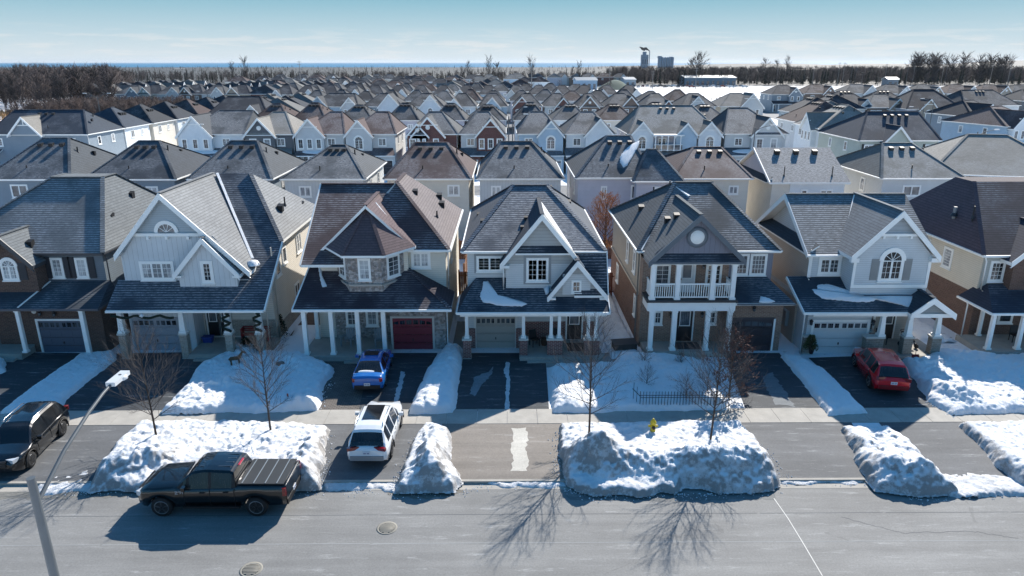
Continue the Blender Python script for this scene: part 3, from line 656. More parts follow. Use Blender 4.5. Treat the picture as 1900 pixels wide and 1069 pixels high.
def house_double_gable():
    H = House('double_gabled_house', 1.6, 40, 'grey house with red brick porch piers and a curved snow patch on its porch roof')
    sd_ = siding('cfd1d0'); shk = siding('aeb0ae', pitch=.2); tr = TR(); sh = shingle('444c56', 1.4, 11); dk = shingle('2a3440', .7, 12); rb = brick('7b3f3a', '5e2f2d', 'b0a8a0', .24, .085)
    gs = shingle('8b8e8e', 0, 12)  # paler shingle for the gable's right slope, sunlight put into the colour
    w_ = MB(); w_.box(-2.4, 5.75, 41, 53, 0, 6.2, sd_); w_.box(-2.35, .95, 40.4, 41.1, 0, 3.1, sd_); w_.box(-.05, 4.3, 40.2, 41.2, 3.6, 5.6, sd_); w_.box(2.6, 5.75, 39.55, 41.2, 3.35, 4.1, shk)
    w_.box(1.0, 5.7, 40.96, 41.02, .4, 1.6, rb); H.part('wall', w_)
    g = MB(); g.poly([(-.05, 40.192, 5.58), (4.3, 40.192, 5.58), (4.3, 40.192, 5.75), (2.05, 40.192, 8.45), (-.05, 40.192, 6.0)], shk); g.slab([(.5, 39.85, 6.3), (3.8, 39.85, 6.3), (3.5, 40.22, 6.72), (.8, 40.22, 6.72)], .1, dk, tr); H.part('gable_wall', g)
    g = MB(); g.poly([(2.6, 39.542, 4.08), (5.75, 39.542, 4.08), (4.13, 39.542, 5.8)], shk)
    g.box(3.3, 4.95, 39.5, 39.56, 3.85, 5.12, sd_); H.part('dormer_wall', g)
    r_ = MB(); hip(r_, -2.7, 5.95, 40.6, 53.4, 6.25, .46, 2.65, 46, 9.32, sh, tr)
    rf = H.part('roof', r_); vent(H, rf, -1.5, 43.6, 7.35, .9); vent(H, rf, -1.9, 48, 6.85, .9); vent(H, rf, 4.3, 48.5, 7.6); vent(H, rf, 2.9, 47.0, 8.9, .9)
    s_ = MB(); s_.slab([(4.0, 39.35, 3.85), (5.98, 39.35, 3.85), (5.98, 40.62, 6.2), (4.0, 40.62, 6.2)], .14, dk, tr); s_.bar((6.0, 39.35, 3.85), (6.0, 40.62, 6.2), .06, .18, tr); H.part('lower_roof', s_)
    gb = MB(); gable_y(gb, 2.05, 8.66, -.42, 5.62, 4.6, 5.5, 39.75, 44.9, dk, tr, right=False); gb.slab([(2.05, 39.75, 8.66), (4.6, 39.75, 5.5), (4.6, 44.9, 5.5), (2.05, 44.9, 8.66)], .2, gs, tr)
    gb.box(-.4, .15, 39.8, 40.2, 5.4, 5.55, tr); g2 = H.part('gable_roof', gb); vent(H, g2, .95, 42, 7.35, .6); vent(H, g2, 1.2, 43.1, 7.7, .6)
    gb = MB(); gable_y(gb, 4.13, 6.02, 2.38, 3.75, 6.0, 3.8, 39.2, 41.5, dk, tr); gb.box(2.45, 2.9, 39.25, 39.55, 3.6, 3.72, tr); gb.box(5.5, 5.95, 39.25, 39.55, 3.6, 3.72, tr); H.part('dormer_roof', gb)
    # snow lying along the lit rake
    pl = ((2.05, 39.75, 8.66), (4.6, 39.75, 5.5), (2.05, 44.9, 8.66))
    roof_snow(H, g2, [S4(536, 116), S4(590, 140), S4(618, 185), S4(640, 235), S4(700, 330), S4(735, 385), S4(718, 398), S4(640, 300), S4(560, 190)], pl, .035)
    p = MB(); p.slab([(-2.9, 38.45, 3.15), (6.0, 38.45, 3.15), (6.0, 41.05, 4.5), (-1.85, 41.05, 4.5)], .16, dk, tr); p.slab([(-2.9, 38.45, 3.15), (-1.85, 41.05, 4.5), (-2.4, 41.6, 3.9), (-2.9, 41.6, 3.15)], .16, dk, tr)
    p.bar((6.05, 38.41, 3.07), (-2.95, 38.41, 3.07), .1, .13, tr); p.bar((-2.94, 38.45, 3.09), (-2.94, 41.6, 3.09), .1, .12, tr); p.bar((6.02, 38.45, 3.1), (6.02, 40.4, 4.1), .06, .18, tr); p.box(-2.75, 5.85, 38.6, 38.85, 2.82, 3.05, tr)
    pr_ = H.part('porch_roof', p); pl = ((-2.9, 38.45, 3.15), (6.0, 38.45, 3.15), (6.0, 41.05, 4.5))
    roof_snow(H, pr_, [S4(*q) for q in ((228, 572), (252, 570), (262, 618), (300, 650), (380, 668), (470, 696), (440, 710), (330, 706), (225, 686), (208, 655), (222, 610))], pl, .1)
    roof_snow(H, pr_, [S4(*q) for q in ((560, 612), (592, 598), (590, 640), (572, 645))], pl, .12)
    f = Fr((0, 41, 0)); window(H, f, -1.75, -.35, 4.95, 5.75, 2, 4, units=2, cas=.1)
    sd2 = MB(); fbox(sd2, f, -1.98, -.12, 4.75, 6.0, 0, .02, paint('8f9496')); H.part('window_surround', sd2)
    f = Fr((0, 40.2, 0)); window(H, f, 1.25, 2.4, 4.55, 5.85, 2, 4, units=2, pane='mid'); sd2 = MB(); fbox(sd2, f, 1.0, 2.65, 4.3, 6.1, 0, .02, paint('8f9496')); H.part('window_surround', sd2)
    window(H, Fr((0, 39.5, 0)), 3.88, 4.35, 4.05, 4.7, 2, 2, cas=.06)
    fg = Fr((0, 40.4, 0)); garage_door(H, fg, -1.9, .51, 2.15, 'a5a097', 8, frame='d8d6d0'); lantern(H, fg, -2.2, 2.5); lantern(H, fg, .8, 2.5)
    for a, b in ((-2.62, -2.15), (.75, 1.22), (2.4, 3.3), (4.6, 5.5)): pier(H, a, b, 38.6, 39.05, 1.4, rb)
    for a, b in ((-2.35, -1.95), (.55, .95)):
        q = MB(); q.box(a, b, 40.3, 40.42, .1, 1.4, rb); H.part('brick_wainscot', q)
    for x in (-2.38, .98, 2.62, 3.1, 4.82, 5.28): column(H, x, 38.82, 1.4, 3.0, .1, .085)
    front_door(H, Fr((0, 40.95, 0)), 3.75, 4.65, .45, 2.6, '15171b'); steps_slab(H, .75, 5.7, 38.3, 41, .35, (1.2, 5.0))
    window(H, Fr((0, 41, 0)), 1.3, 2.2, 2.35, 2.6, 1, 1); downspout(H, -.2, 40.2, 5.5, 4.2, .1, 0, -.5)
    mt = MB(); mt.box(3.7, 4.75, 39.2, 40.5, .35, .365, paint('2a2d33', .9)); H.part('door_mat', mt)
def house_balcony():
    H = House('balcony_house', 12.4, 40, 'brown brick house with a white two-storey porch balcony under a gable with a round vent')
    br = brick('806555', '8f7463', '9f958c'); brw = brick('755040', '5e4035', '8a7a6e'); bb = siding('7a7c88', True); tr = TR(); sh = shingle('474d52', 1.3, 15); g_ = shingle('4e555a', 1.0, 16); dk = shingle('2e3844', .5, 17); fas = paint('5c666e', .5)
    w_ = MB(); w_.box(8.2, 16.3, 41.3, 53, 0, 3.3, brw); w_.box(8.22, 16.28, 41.32, 52.9, 3.3, 6.15, siding('9b9389', True)); w_.box(8.2, 13.4, 40.5, 41.35, 0, 6.0, br); w_.box(13.35, 16.7, 39.8, 41.4, 0, 3.35, br)
    w_.box(13.4, 16.3, 41.25, 41.31, 3.3, 6.1, bb); H.part('wall', w_)
    r_ = MB(); hip(r_, 7.95, 16.65, 41.0, 53.4, 6.15, 11.1, 13.5, 46, 9.5, sh, tr); rf = H.part('roof', r_)
    vent(H, rf, 9.2, 47.2, 7.5); vpipe(H, rf, 10.2, 48.3, 8.4, .4); vpipe(H, rf, 10.9, 46.6, 9.1, .4); vent(H, rf, 14.1, 47.0, 8.8, .9)
    gb = MB(); gable_y(gb, 11.02, 8.8, 8.2, 6.0, 13.85, 6.1, 38.9, 46, g_, fas); g2 = H.part('gable_roof', gb); vent(H, g2, 9.9, 42.3, 7.75, .9); vent(H, g2, 10.3, 41.7, 8.1, .9)
    vl = MB(); vl.bar((8.15, 41.0, 6.2), (11.0, 45.8, 9.0), .1, .06, tr); vl.bar((11.15, 45.7, 9.2), (11.8, 44.9, 8.75), .22, .12, snow_mat(0)); H.part('snow_strip', vl, rf)
    g = MB(); g.poly([(8.6, 39.25, 6.45), (13.4, 39.25, 6.45), (11.02, 39.25, 8.65)], bb); g.slab([(8.35, 38.85, 6.02), (13.7, 38.85, 6.02), (13.3, 39.3, 6.5), (8.7, 39.3, 6.5)], .12, dk, fas); H.part('gable_wall', g)
    vt = MB(); fw = Fr((0, 39.25, 0)); vt.lathe(fw.p(10.98, 7.42, 0), [(.62, 0), (.62, .06), (.44, .06)], paint('687078'), 24, fr_rot(fw)); vt.lathe(fw.p(10.98, 7.42, .03), [(.43, 0), (.40, .04), (.05, .06)], tr, 24, fr_rot(fw)); H.part('round_vent', vt)
    b = MB(); b.box(8.3, 13.5, 38.95, 40.6, 5.85, 6.05, tr); b.box(8.3, 13.5, 38.95, 40.6, 3.0, 3.55, tr); b.box(8.22, 13.58, 38.85, 40.55, 3.55, 3.68, paint('30353a'))
    H.part('porch_beam', b)
    for x in (8.62, 9.98, 11.98, 13.28): column(H, x, 39.15, .45, 3.0, .13)
    for x in (8.55, 10.02, 12.08, 13.28): column(H, x, 39.15, 3.68, 5.85, .13)
    for a, c in ((8.7, 9.88), (10.16, 11.94), (12.22, 13.15)):
        q = MB(); q.box(a, c, 39.1, 39.17, 4.58, 4.66, tr); q.box(a, c, 39.1, 39.17, 3.78, 3.85, tr); n = int((c - a)/.13)
        for i in range(n): x = a + (i + .5)*(c - a)/n; q.box(x - .02, x + .02, 39.12, 39.16, 3.85, 4.58, tr)
        H.part('railing', q)
    for x in (8.5, 13.3):
        q = MB(); q.box(x - .035, x + .035, 39.3, 40.5, 4.58, 4.66, tr); q.box(x - .035, x + .035, 39.3, 40.5, 3.78, 3.85, tr)
        for i in range(9): y = 39.36 + i*.13; q.box(x - .02, x + .02, y - .02, y + .02, 3.85, 4.58, tr)
        H.part('railing', q)
    f = Fr((0, 40.5, 0)); window(H, f, 9.0, 9.8, 4.2, 5.4, 2, 4, pane='mid'); front_door(H, f, 10.45, 11.3, 3.68, 5.6, 'd9dad8', frame='e8e8e6'); window(H, f, 12.1, 12.9, 4.2, 5.4, 2, 4); lantern(H, f, 11.85, 5.4)
    window(H, f, 9.1, 9.5, 1.65, 2.4, 2, 2); window(H, f, 12.4, 12.85, 1.65, 2.4, 2, 2); front_door(H, f, 10.5, 11.45, .5, 2.65, '16181c', frame='e8e8e6'); lantern(H, f, 12.0, 2.3); lantern(H, f, 10.1, 2.3)
    f = Fr((0, 41.25, 0)); window(H, f, 14.0, 14.75, 4.6, 5.8, 3, 4, pane='mid'); window(H, f, 15.0, 15.85, 4.6, 5.8, 4, 4, pane='mid')
    p = MB(); p.slab([(13.4, 39.0, 3.47), (17.0, 39.0, 3.47), (16.0, 41.3, 4.45), (13.4, 41.3, 4.45)], .16, dk, tr); p.slab([(17.0, 39.0, 3.47), (17.0, 41.6, 3.5), (16.0, 41.3, 4.45)], .16, dk, tr); p.bar((17.05, 38.97, 3.4), (13.6, 38.97, 3.4), .08, .1, fas); pr_ = H.part('porch_roof', p)
    roof_snow(H, pr_, [S5(*q) for q in ((893, 655), (920, 660), (975, 684), (930, 690), (884, 686))], ((13.4, 39.0, 3.47), (17.0, 39.0, 3.47), (16.0, 41.3, 4.45)), .08)
    fg = Fr((0, 39.8, 0)); garage_door(H, fg, 13.55, 16.15, 2.15, '2e2c34', 6, True, frame='3a3940'); q = MB(); fbox(q, fg, 16.2, 16.32, 0, 2.2, 0, .06, tr); H.part('trim_board', q); lantern(H, fg, 14.9, 2.95)
    steps_slab(H, 8.3, 13.4, 38.8, 40.5, .45, (10.3, 11.6)); mt = MB(); mt.box(10.3, 11.8, 39.2, 40.3, .45, .465, paint('3a3c40', .95)); H.part('door_mat', mt)
    fl = Fr((8.2, 0, 0), 'l'); 
    window(H, fl, -43.6, -42.9, 4.2, 5.5, 1, 2, pane='blind'); window(H, fl, -46.2, -45.5, 4.2, 5.5, 1, 2, pane='blind'); window(H, fl, -50, -49.2, 1.6, 2.8, 1, 2, pane='blind'); window(H, fl, -42.6, -42.1, 1.6, 2.8, 1, 2, pane='blind')
    q = MB(); q.box(8.13, 8.2, 41.3, 53, 3.25, 3.38, paint('b5aa9b')); H.part('belt_course', q)
    downspout(H, 8.05, 41.2, 6.0, .3, .1, 0, -1, '6b6760')
def house_arch_window():
    H = House('arch_window_house', 21.6, 40, 'pale grey house with a fan-arched window between grey shutters and a white garage door')
    sd_ = siding('c8cdcf'); cr_ = siding('b5ab9f'); tr = TR(); sh = shingle('5e6264', 1.4, 21); g_ = shingle('6a7075', .3, 22); dk = shingle('2b3945', .45, 23); st = brick('8f877c', '7d756b', 'a39d94', .3, .12); gs = siding('8d9395')
    w_ = MB(); w_.box(18.45, 25.3, 41, 50, 3.0, 6.0, sd_); w_.box(18.0, 25.3, 41.05, 50, 0, 3.0, cr_); w_.box(18.1, 21.95, 39.4, 41.1, 0, 3.1, sd_); w_.box(20.47, 25.0, 39.6, 41.1, 3.3, 6.2, sd_)
    w_.box(18.43, 18.45, 41.05, 49.95, 3, 6.0, cr_); w_.poly([(18.85, 49.7, 5.9), (18.85, 41.2, 5.9), (18.85, 45.2, 8.6)], sd_)
    H.part('wall', w_)
    for x, y in ((20.53, 39.58), (24.95, 39.58), (18.52, 40.98)):
        q = MB(); q.box(x - .08, x + .08, y - .02, y + .02, 4.3 if y < 40 else 4.45, 6.2, tr); H.part('corner_board', q)
    q = MB(); q.box(20.45, 25.02, 39.54, 39.6, 4.22, 4.42, tr); H.part('skirt_board', q)
    g = MB(); g.poly([(20.47, 39.592, 6.18), (25.0, 39.592, 6.18), (22.7, 39.592, 8.7)], sd_); g.poly([(21.6, 39.56, 7.55), (23.8, 39.56, 7.55), (22.7, 39.56, 8.7)], siding('a3abb0', pitch=.25)); g.box(21.45, 23.95, 39.42, 39.59, 7.4, 7.55, tr)
    for x in (21.9, 22.7, 23.5): g.box(x - .06, x + .06, 39.4, 39.59, 7.25, 7.4, tr)
    H.part('gable_wall', g)
    r_ = MB(); r_.slab([(18.15, 40.7, 5.98), (26.0, 40.7, 5.98), (26.0, 45.2, 8.85), (18.15, 45.2, 8.85)], .18, sh, tr); r_.slab([(26.0, 50.3, 5.7), (18.15, 50.3, 5.7), (18.15, 45.2, 8.85), (26, 45.2, 8.85)], .18, sh, tr)
    r_.bar((18.15, 45.2, 8.87), (26, 45.2, 8.87), .25, .05, sh)
    for y0, z0 in ((40.7, 5.98), (50.3, 5.7)): r_.poly([(18.12, y0, z0 - .3), (18.12, y0, z0 + .03), (18.12, 45.2, 8.88), (18.12, 45.2, 8.5)], tr); r_.poly([(18.12, y0, z0 + .03), (18.17, y0, z0 + .03), (18.17, 45.2, 8.88), (18.12, 45.2, 8.88)], tr)
    r_.bar((18.1, 40.66, 5.9), (20.4, 40.66, 5.9), .1, .12, tr)
    r_.slab([(18.15, 40.9, 5.95), (18.15, 50.0, 5.95), (18.9, 50.0, 6.5), (18.9, 40.9, 6.5)], .1, dk, tr)
    rf = H.part('roof', r_)
    gb = MB(); gable_y(gb, 22.7, 8.92, 20.1, 6.2, 25.35, 6.2, 39.25, 45.2, g_, tr); gb.box(20.15, 20.6, 39.3, 39.6, 5.85, 6.1, tr); gb.box(24.85, 25.35, 39.3, 39.6, 5.85, 6.1, tr); H.part('gable_roof', gb)
    vl = MB(); vl.bar((20.4, 41.1, 6.35), (22.6, 45.0, 8.8), .12, .06, tr); H.part('snow_strip', vl, rf)
    f = Fr((0, 39.6, 0)); window(H, f, 22.12, 23.28, 4.75, 5.9, 2, 3, units=2, arch=True, cas=.13)
    shutter(H, f, 21.5, 21.95, 4.7, 6.0, '8d8f8e'); shutter(H, f, 23.45, 23.9, 4.7, 6.0, '8d8f8e')
    window(H, Fr((0, 41, 0)), 19.15, 20.25, 4.75, 5.6, 2, 3, units=2, cas=.13)
    p = MB(); p.slab([(17.35, 38.35, 3.13), (25.9, 38.35, 3.13), (25.1, 41.05, 4.5), (17.2, 41.05, 4.5)], .16, dk, tr); p.slab([(25.9, 38.35, 3.13), (26.1, 42.5, 3.13), (25.1, 41.8, 4.5), (25.1, 41.05, 4.5)], .16, shingle('8a8580', 0, 1), tr)  # porch roof's right slope: sunlit tone painted in with a paler shingle
    p.bar((23.6, 38.31, 3.05), (17.3, 38.31, 3.05), .1, .13, tr); p.bar((17.32, 38.35, 3.08), (17.17, 41.05, 4.42), .07, .18, tr); p.box(18.0, 25.8, 38.5, 38.75, 2.8, 3.04, tr)
    n = 48
    for i in range(n): x = 17.4 + i*.13; p.box(x, x + .05, 38.25, 38.3, 3.02, 3.1, tr)
    pr_ = H.part('porch_roof', p); pl = ((17.35, 38.35, 3.13), (25.9, 38.35, 3.13), (25.1, 41.05, 4.5))
    roof_snow(H, pr_, [S6(*q) for q in ((345, 615), (370, 622), (378, 590), (430, 588), (520, 625), (640, 662), (720, 668), (800, 664), (905, 655), (912, 672), (878, 712), (790, 690), (700, 672), (665, 685), (570, 684), (400, 665), (365, 640))], pl, .1)
    g = MB(); gable_y(g, 24.6, 4.1, 23.4, 3.12, 26.05, 3.1, 37.95, 40.2, dk, tr, right=False); g.slab([(24.6, 37.95, 4.1), (26.05, 37.95, 3.1), (26.05, 40.2, 3.1), (24.6, 40.2, 4.1)], .2, shingle('8a8580', 0, 1), tr); g.poly([(23.5, 38.2, 3.05), (25.9, 38.2, 3.05), (24.6, 38.2, 4.0)], gs); g.box(23.45, 25.95, 38.1, 38.35, 2.85, 3.08, tr); H.part('pediment', g)  # pediment's right slope gets the same painted-in sunlit tone
    fg = Fr((0, 39.4, 0)); garage_door(H, fg, 18.5, 21.75, 2.15, 'd5d7d6', 8); lantern(H, fg, 18.28, 2.2); plaque(H, fg, 20.1, 2.72); lantern(H, Fr((0, 39.35, 0)), 22.0, 2.2)
    pier(H, 21.35, 22.4, 38.5, 38.95, 1.5, st); pier(H, 23.6, 24.15, 38.5, 38.95, 1.5, st); pier(H, 25.3, 25.85, 38.5, 38.95, 1.5, st); pier(H, 17.95, 18.35, 39.2, 39.5, 1.3, st); pier(H, 21.95, 22.1, 39.5, 41, 1.5, st)
    for x in (22.25, 23.88, 25.58): column(H, x, 38.72, 1.5, 2.85, .16, .11)
    column(H, 24.9, 40.4, .4, 2.9, .1)
    window(H, Fr((0, 41.05, 0)), 22.3, 23.0, .95, 2.6, 2, 4, units=1); front_door(H, Fr((0, 41.05, 0)), 23.5, 24.3, .4, 2.5, '23272c'); steps_slab(H, 21.9, 26, 38.35, 41.05, .35)
    downspout(H, 17.75, 39.3, 3.05, .2, .15, .6, 0); downspout(H, 18.3, 40.9, 5.9, 4.5, .1, 1, 0)
    q = MB(); q.box(17.8, 18.0, 41.9, 42.6, .9, 1.9, paint('9aa0a2')); H.part('meter_box', q)
def house_brown_right():
    H = House('brown_roofed_house', 33, 40, 'cream house with deep brown roof, at the right photo edge behind the wide snowy lawn')
    br = brick('5b4238', '6e5145', '7d7067'); cm = siding('d6cdbb'); sd_ = siding('b7b7b0'); tr = TR(); sh = shingle('4c4345', .3, 31); lf = shingle('55484e', 0, 32); dk = shingle('2f3340', .3, 33)
    w_ = MB(); w_.box(29.45, 38.5, 41.5, 53, 0, 3.2, br); w_.box(29.43, 38.5, 41.52, 53, 3.2, 5.75, cm); w_.box(29.5, 38.5, 41.46, 41.52, 3.2, 5.75, sd_); w_.box(30.9, 34.6, 40.8, 41.6, 3.2, 5.6, br); w_.poly([(30.9, 40.79, 5.58), (34.6, 40.79, 5.58), (32.75, 40.79, 7.3)], br)
    H.part('wall', w_)
    r_ = MB()
    z, zr = 5.78, 9.5
    r_.slab([(29.15, 41.15, z), (38.8, 41.15, z), (36, 46, zr), (30.9, 46, zr)], .16, sh, tr); r_.slab([(29.15, 53.3, z), (29.15, 41.15, z), (30.9, 46, zr), (30.9, 48, zr)], .16, lf, tr)
    r_.slab([(38.8, 53.3, z), (29.15, 53.3, z), (30.9, 48, zr), (36, 48, zr)], .16, lf, tr); r_.slab([(30.9, 46, zr), (36, 46, zr), (36, 48, zr), (30.9, 48, zr)], .16, sh, tr)
    r_.bar((29.15, 41.15, z + .02), (30.9, 46, zr + .02), .25, .05, lf); r_.bar((29.1, 41.1, z - .06), (31, 41.1, z - .06), .1, .12, tr); r_.bar((29.1, 41.1, z - .06), (29.1, 53.3, z - .06), .1, .12, tr)
    rf = H.part('roof', r_); vpipe(H, rf, 29.8, 43.8, 7.6, .7, .05); vpipe(H, rf, 29.75, 45.6, 7.4, .5, .11, '8b8e90')
    gb = MB(); gable_y(gb, 32.75, 7.6, 30.45, 5.5, 35.0, 5.5, 40.45, 43.8, dk, tr); H.part('gable_roof', gb)
    p = MB(); p.slab([(28.6, 38.6, 2.95), (38.8, 38.6, 2.95), (38.8, 41.5, 3.9), (30.0, 41.5, 3.9)], .16, dk, tr); p.slab([(28.6, 41.9, 2.95), (28.6, 38.6, 2.95), (30.0, 41.5, 3.9), (29.4, 41.9, 3.5)], .16, dk, tr); p.bar((28.55, 38.55, 2.88), (38.8, 38.55, 2.88), .1, .12, tr); p.bar((28.55, 38.6, 2.88), (28.55, 41.9, 2.88), .1, .12, tr); H.part('porch_roof', p)
    window(H, Fr((0, 41.46, 0)), 30.0, 30.75, 4.1, 5.25, 3, 4, cas=.1); window(H, Fr((0, 40.8, 0)), 32.3, 33.2, 4.1, 5.2, 2, 3, pane='blind')
    shutter(H, Fr((0, 40.8, 0)), 31.75, 32.15, 4.0, 5.3, '2c2226')
    fl = Fr((29.43, 0, 0), 'l'); window(H, fl, -45.3, -44.5, 4.0, 5.2, 1, 6, cas=.1, pane='blind'); window(H, fl, -47.7, -47.1, 4.0, 5.2, 1, 2, cas=.1)
    for x in (29.0, 30.8, 32.9): column(H, x, 38.95, .5, 2.9, .11, .1)
    column(H, 29.9, 41.2, .5, 2.9, .09); steps_slab(H, 28.7, 38, 38.6, 41.5, .45); window(H, Fr((0, 41.5, 0)), 31.2, 32, 1.3, 2.6, 1, 2)
    downspout(H, 29.3, 41.2, 5.7, 3.6, .15, 1, 0); downspout(H, 28.75, 41.3, 2.9, .3, .15, 1, 0)
for f_ in (house_brick_left, house_big_gable, house_turret, house_double_gable, house_balcony, house_arch_window, house_brown_right): f_()
# ------------------------------------------------------------------ ground, road, walks
LOT = .12
def sheet(name, pts, z, mat, sub=None):
    mb = MB(); mb.poly([(x, y, z) for x, y in pts], mat); o = mb.build(name); tag(o, kind='structure'); return o
@cached
def ground_mat():
    t = NT('snowy_ground'); pos = t.pos(); p = t.sep(pos)
    c = t.mix(t.noise(pos, .25, 6, .65), (.72, .74, .77, 1), (.88, .89, .91, 1))
    weeds = t.ramp(t.noise(pos, .9, 6, .75), .60, .68)
    c = t.mix(t.math('MULTIPLY', weeds, .65), c, (.23, .18, .12, 1))
    big = t.ramp(t.noise(pos, .008, 5, .6), .26, .36)
    far = t.ramp(p[1], 430, 620)
    c = t.mix(t.math('MULTIPLY', big, far), c, (.05, .05, .045, 1))
    t.set('Base Color', c); t.set('Roughness', .8); t.bump(t.noise(pos, 2.0, 6, .65), .7, .15); return t.m
@cached
def asphalt(base='8d8f8c', wear=1.0, dark=0):
    t = NT('asphalt_' + base); pos = t.pos()
    n1 = t.noise(pos, .22, 6, .6); n2 = t.noise(pos, 13, 5, .85)
    st = t.n('ShaderNodeMapping', {0: pos, 3: (.12, 1.6, 1)}).outputs[0]; n3 = t.noise(st, 1, 5, .6)
    v = t.math('MULTIPLY', t.math('MULTIPLY_ADD', n1, .9*wear, 1 - .45*wear), t.math('MULTIPLY', t.math('MULTIPLY_ADD', n2, 1.1, .45), t.math('MULTIPLY_ADD', n3, .8*wear, 1 - .4*wear)))
    h = t.n('ShaderNodeHueSaturation', {'Value': v, 'Color': C(base)}).outputs[0]
    fl = t.ramp(t.noise(pos, 5, 7, .85), .62, .70)
    sp = t.n('ShaderNodeMapping', {0: pos, 3: (.5, 3.0, 1)}).outputs[0]
    salt = t.ramp(t.noise(sp, 1.1, 8, .8), .54, .74)
    h = t.mix(t.math('MULTIPLY', t.math('ADD', fl, salt), .42*wear), h, (.68, .69, .68, 1))
    cv = t.n('ShaderNodeTexVoronoi', {'Vector': t.n('ShaderNodeMapping', {0: pos, 3: (.05, .30, 1)}).outputs[0], 'Scale': 1.0, 'Randomness': 1.0}, feature='DISTANCE_TO_EDGE')
    wob = t.noise(pos, 3, 4)
    crack = t.math('MULTIPLY', t.math('LESS_THAN', t.math('ADD', cv.outputs[0], t.math('MULTIPLY_ADD', wob, .02, -.010)), .0016), .28*wear)
    h = t.mix(crack, h, (.09, .09, .09, 1))
    t.set('Base Color', h); t.set('Roughness', .85); t.bump(n2, .4, .01); return t.m
@cached
def paver_mat():
    t = NT('pavers'); pos = t.pos()
    br = t.n('ShaderNodeTexBrick', {'Vector': pos, 'Color1': C('5c5855'), 'Color2': C('6e6863'), 'Mortar': C('37352f'), 'Scale': 1.0, 'Mortar Size': .012, 'Brick Width': .24, 'Row Height': .12})
    h = t.n('ShaderNodeHueSaturation', {'Value': t.math('MULTIPLY_ADD', t.noise(pos, 1, 5), .8, .6), 'Color': br.outputs[0]}).outputs[0]
    t.set('Base Color', h); t.set('Roughness', .9); return t.m
@cached
def water_mat():
    t = NT('lake'); t.set('Base Color', (.035, .17, .30, 1)); t.set('Roughness', .7); t.set('Specular IOR Level', .1); t.bump(t.noise(t.pos(), .02, 4), .3, 1); return t.m
g = MB()      # one sheet out to the horizon, finer steps near the camera
xs = [-30000, -6000, -1500, -400, -150, 150, 400, 1500, 6000, 30000]; ys = [-60, 20, 100, 300, 800, 2000, 5200]
for i in range(len(xs) - 1):
    for j in range(len(ys) - 1): g.poly([(xs[i], ys[j], -.03), (xs[i+1], ys[j], -.03), (xs[i+1], ys[j+1], -.03), (xs[i], ys[j+1], -.03)], ground_mat())
tag(g.build('ground'), kind='structure')
g = MB(); g.poly([(-30000, 2700, 0.2), (30000, 2700, .2), (30000, 50000, .2), (-30000, 50000, .2)], water_mat()); tag(g.build('lake_water'), kind='structure')
K0, K1 = 25.75, 14.0
sheet('road', [(-160, K1), (160, K1), (160, K0), (-160, K0)], 0, asphalt('7d7d7b', 1.0))
g = MB(); cm = concrete('a39f97')
g.box(-160, 160, K0, K0 + .16, -.02, .115, cm); g.box(-160, 160, K0 - .45, K0, -.02, .006, cm); tag(g.build('kerb'), kind='structure')
g = MB(); g.box(-160, 160, K1 - .16, K1, -.02, .13, cm); tag(g.build('kerb'), kind='structure')
sheet('lot_ground', [(-160, K0 + .16), (160, K0 + .16), (160, 60), (-160, 60)], .10, ground_mat())
sheet('verge', [(-160, 3), (160, 3), (160, K1 - .16), (-160, K1 - .16)], .11, ground_mat())
g = MB(); sc = concrete('a8a49c'); x = -150
while x < 150:
    g.box(x + .008, x + 1.492, 30.7, 32.2, .05, LOT + .012 + .002*math.sin(x*9), sc); x += 1.5
tag(g.build('sidewalk'), kind='structure')
def P(*px): return [G(a, b, LOT) for a, b in px]
dkd = asphalt('3a3f44', 1.2); apn = asphalt('5d5f61', .9); tan_ = asphalt('7b756e', .9)
z = LOT
sheet('driveway', P((-60, 653), (157, 655), (18, 763), (-240, 763)), z, dkd)
sheet('driveway', P((215, 656), (430, 652), (310, 763), (95, 763)), z, dkd)
sheet('driveway', P((690, 655), (812, 655), (765, 763), (665, 763)), z, dkd)
sheet('paved_parking', P((598, 655), (690, 655), (665, 763), (590, 763)), z, paver_mat())
sheet('driveway', P((860, 655), (1012, 655), (1019, 763), (843, 763)), z, dkd)
sheet('walkway', P((1013, 655), (1145, 655), (1140, 678), (1014, 682)), z, concrete('9d9a94'))
sheet('driveway', P((1345, 655), (1446, 655), (1530, 763), (1385, 763)), z, dkd)
sheet('driveway', P((1500, 664), (1612, 660), (1680, 664), (1752, 763), (1608, 763)), z, dkd)
za = LOT - .004
def apron(t0, t1, b0, b1, m):      # px columns along the sidewalk edge and along the kerb
    sheet('driveway_apron', [(PX(t0, 30.72, .1), 30.72), (PX(t1, 30.72, .1), 30.72), (PX(b1, 25.9, .1), 25.9), (PX(b0, 25.9, .1), 25.9)], za, m)
apron(20, 262, -100, 190, apn); apron(590, 805, 555, 780, apn); apron(820, 1055, 810, 1075, tan_); apron(1355, 1580, 1420, 1625, apn); apron(1630, 1800, 1715, 1870, apn)
def ragged(name, pix, z, m, am=.07, seed=1):
    pts = [Vector(G(a, b, z)) for a, b in pix]; rr = random.Random(seed); ref = []
    for i in range(len(pts)):
        a, b = pts[i], pts[(i + 1) % len(pts)]; k = max(1, int((b - a).length/.18))
        for j in range(k): q_ = a.lerp(b, j/k); ref.append((q_.x + rr.uniform(-am, am), q_.y + rr.uniform(-am, am), z))
    mb = MB(); mb.poly(ref, m); tag(mb.build(name), kind='structure')
ragged('worn_patch', ((950, 795), (976, 794), (980, 812), (976, 830), (981, 850), (977, 874), (948, 874), (953, 850), (947, 835), (952, 815)), LOT + .001, asphalt('b9b6ad', .7), .06)
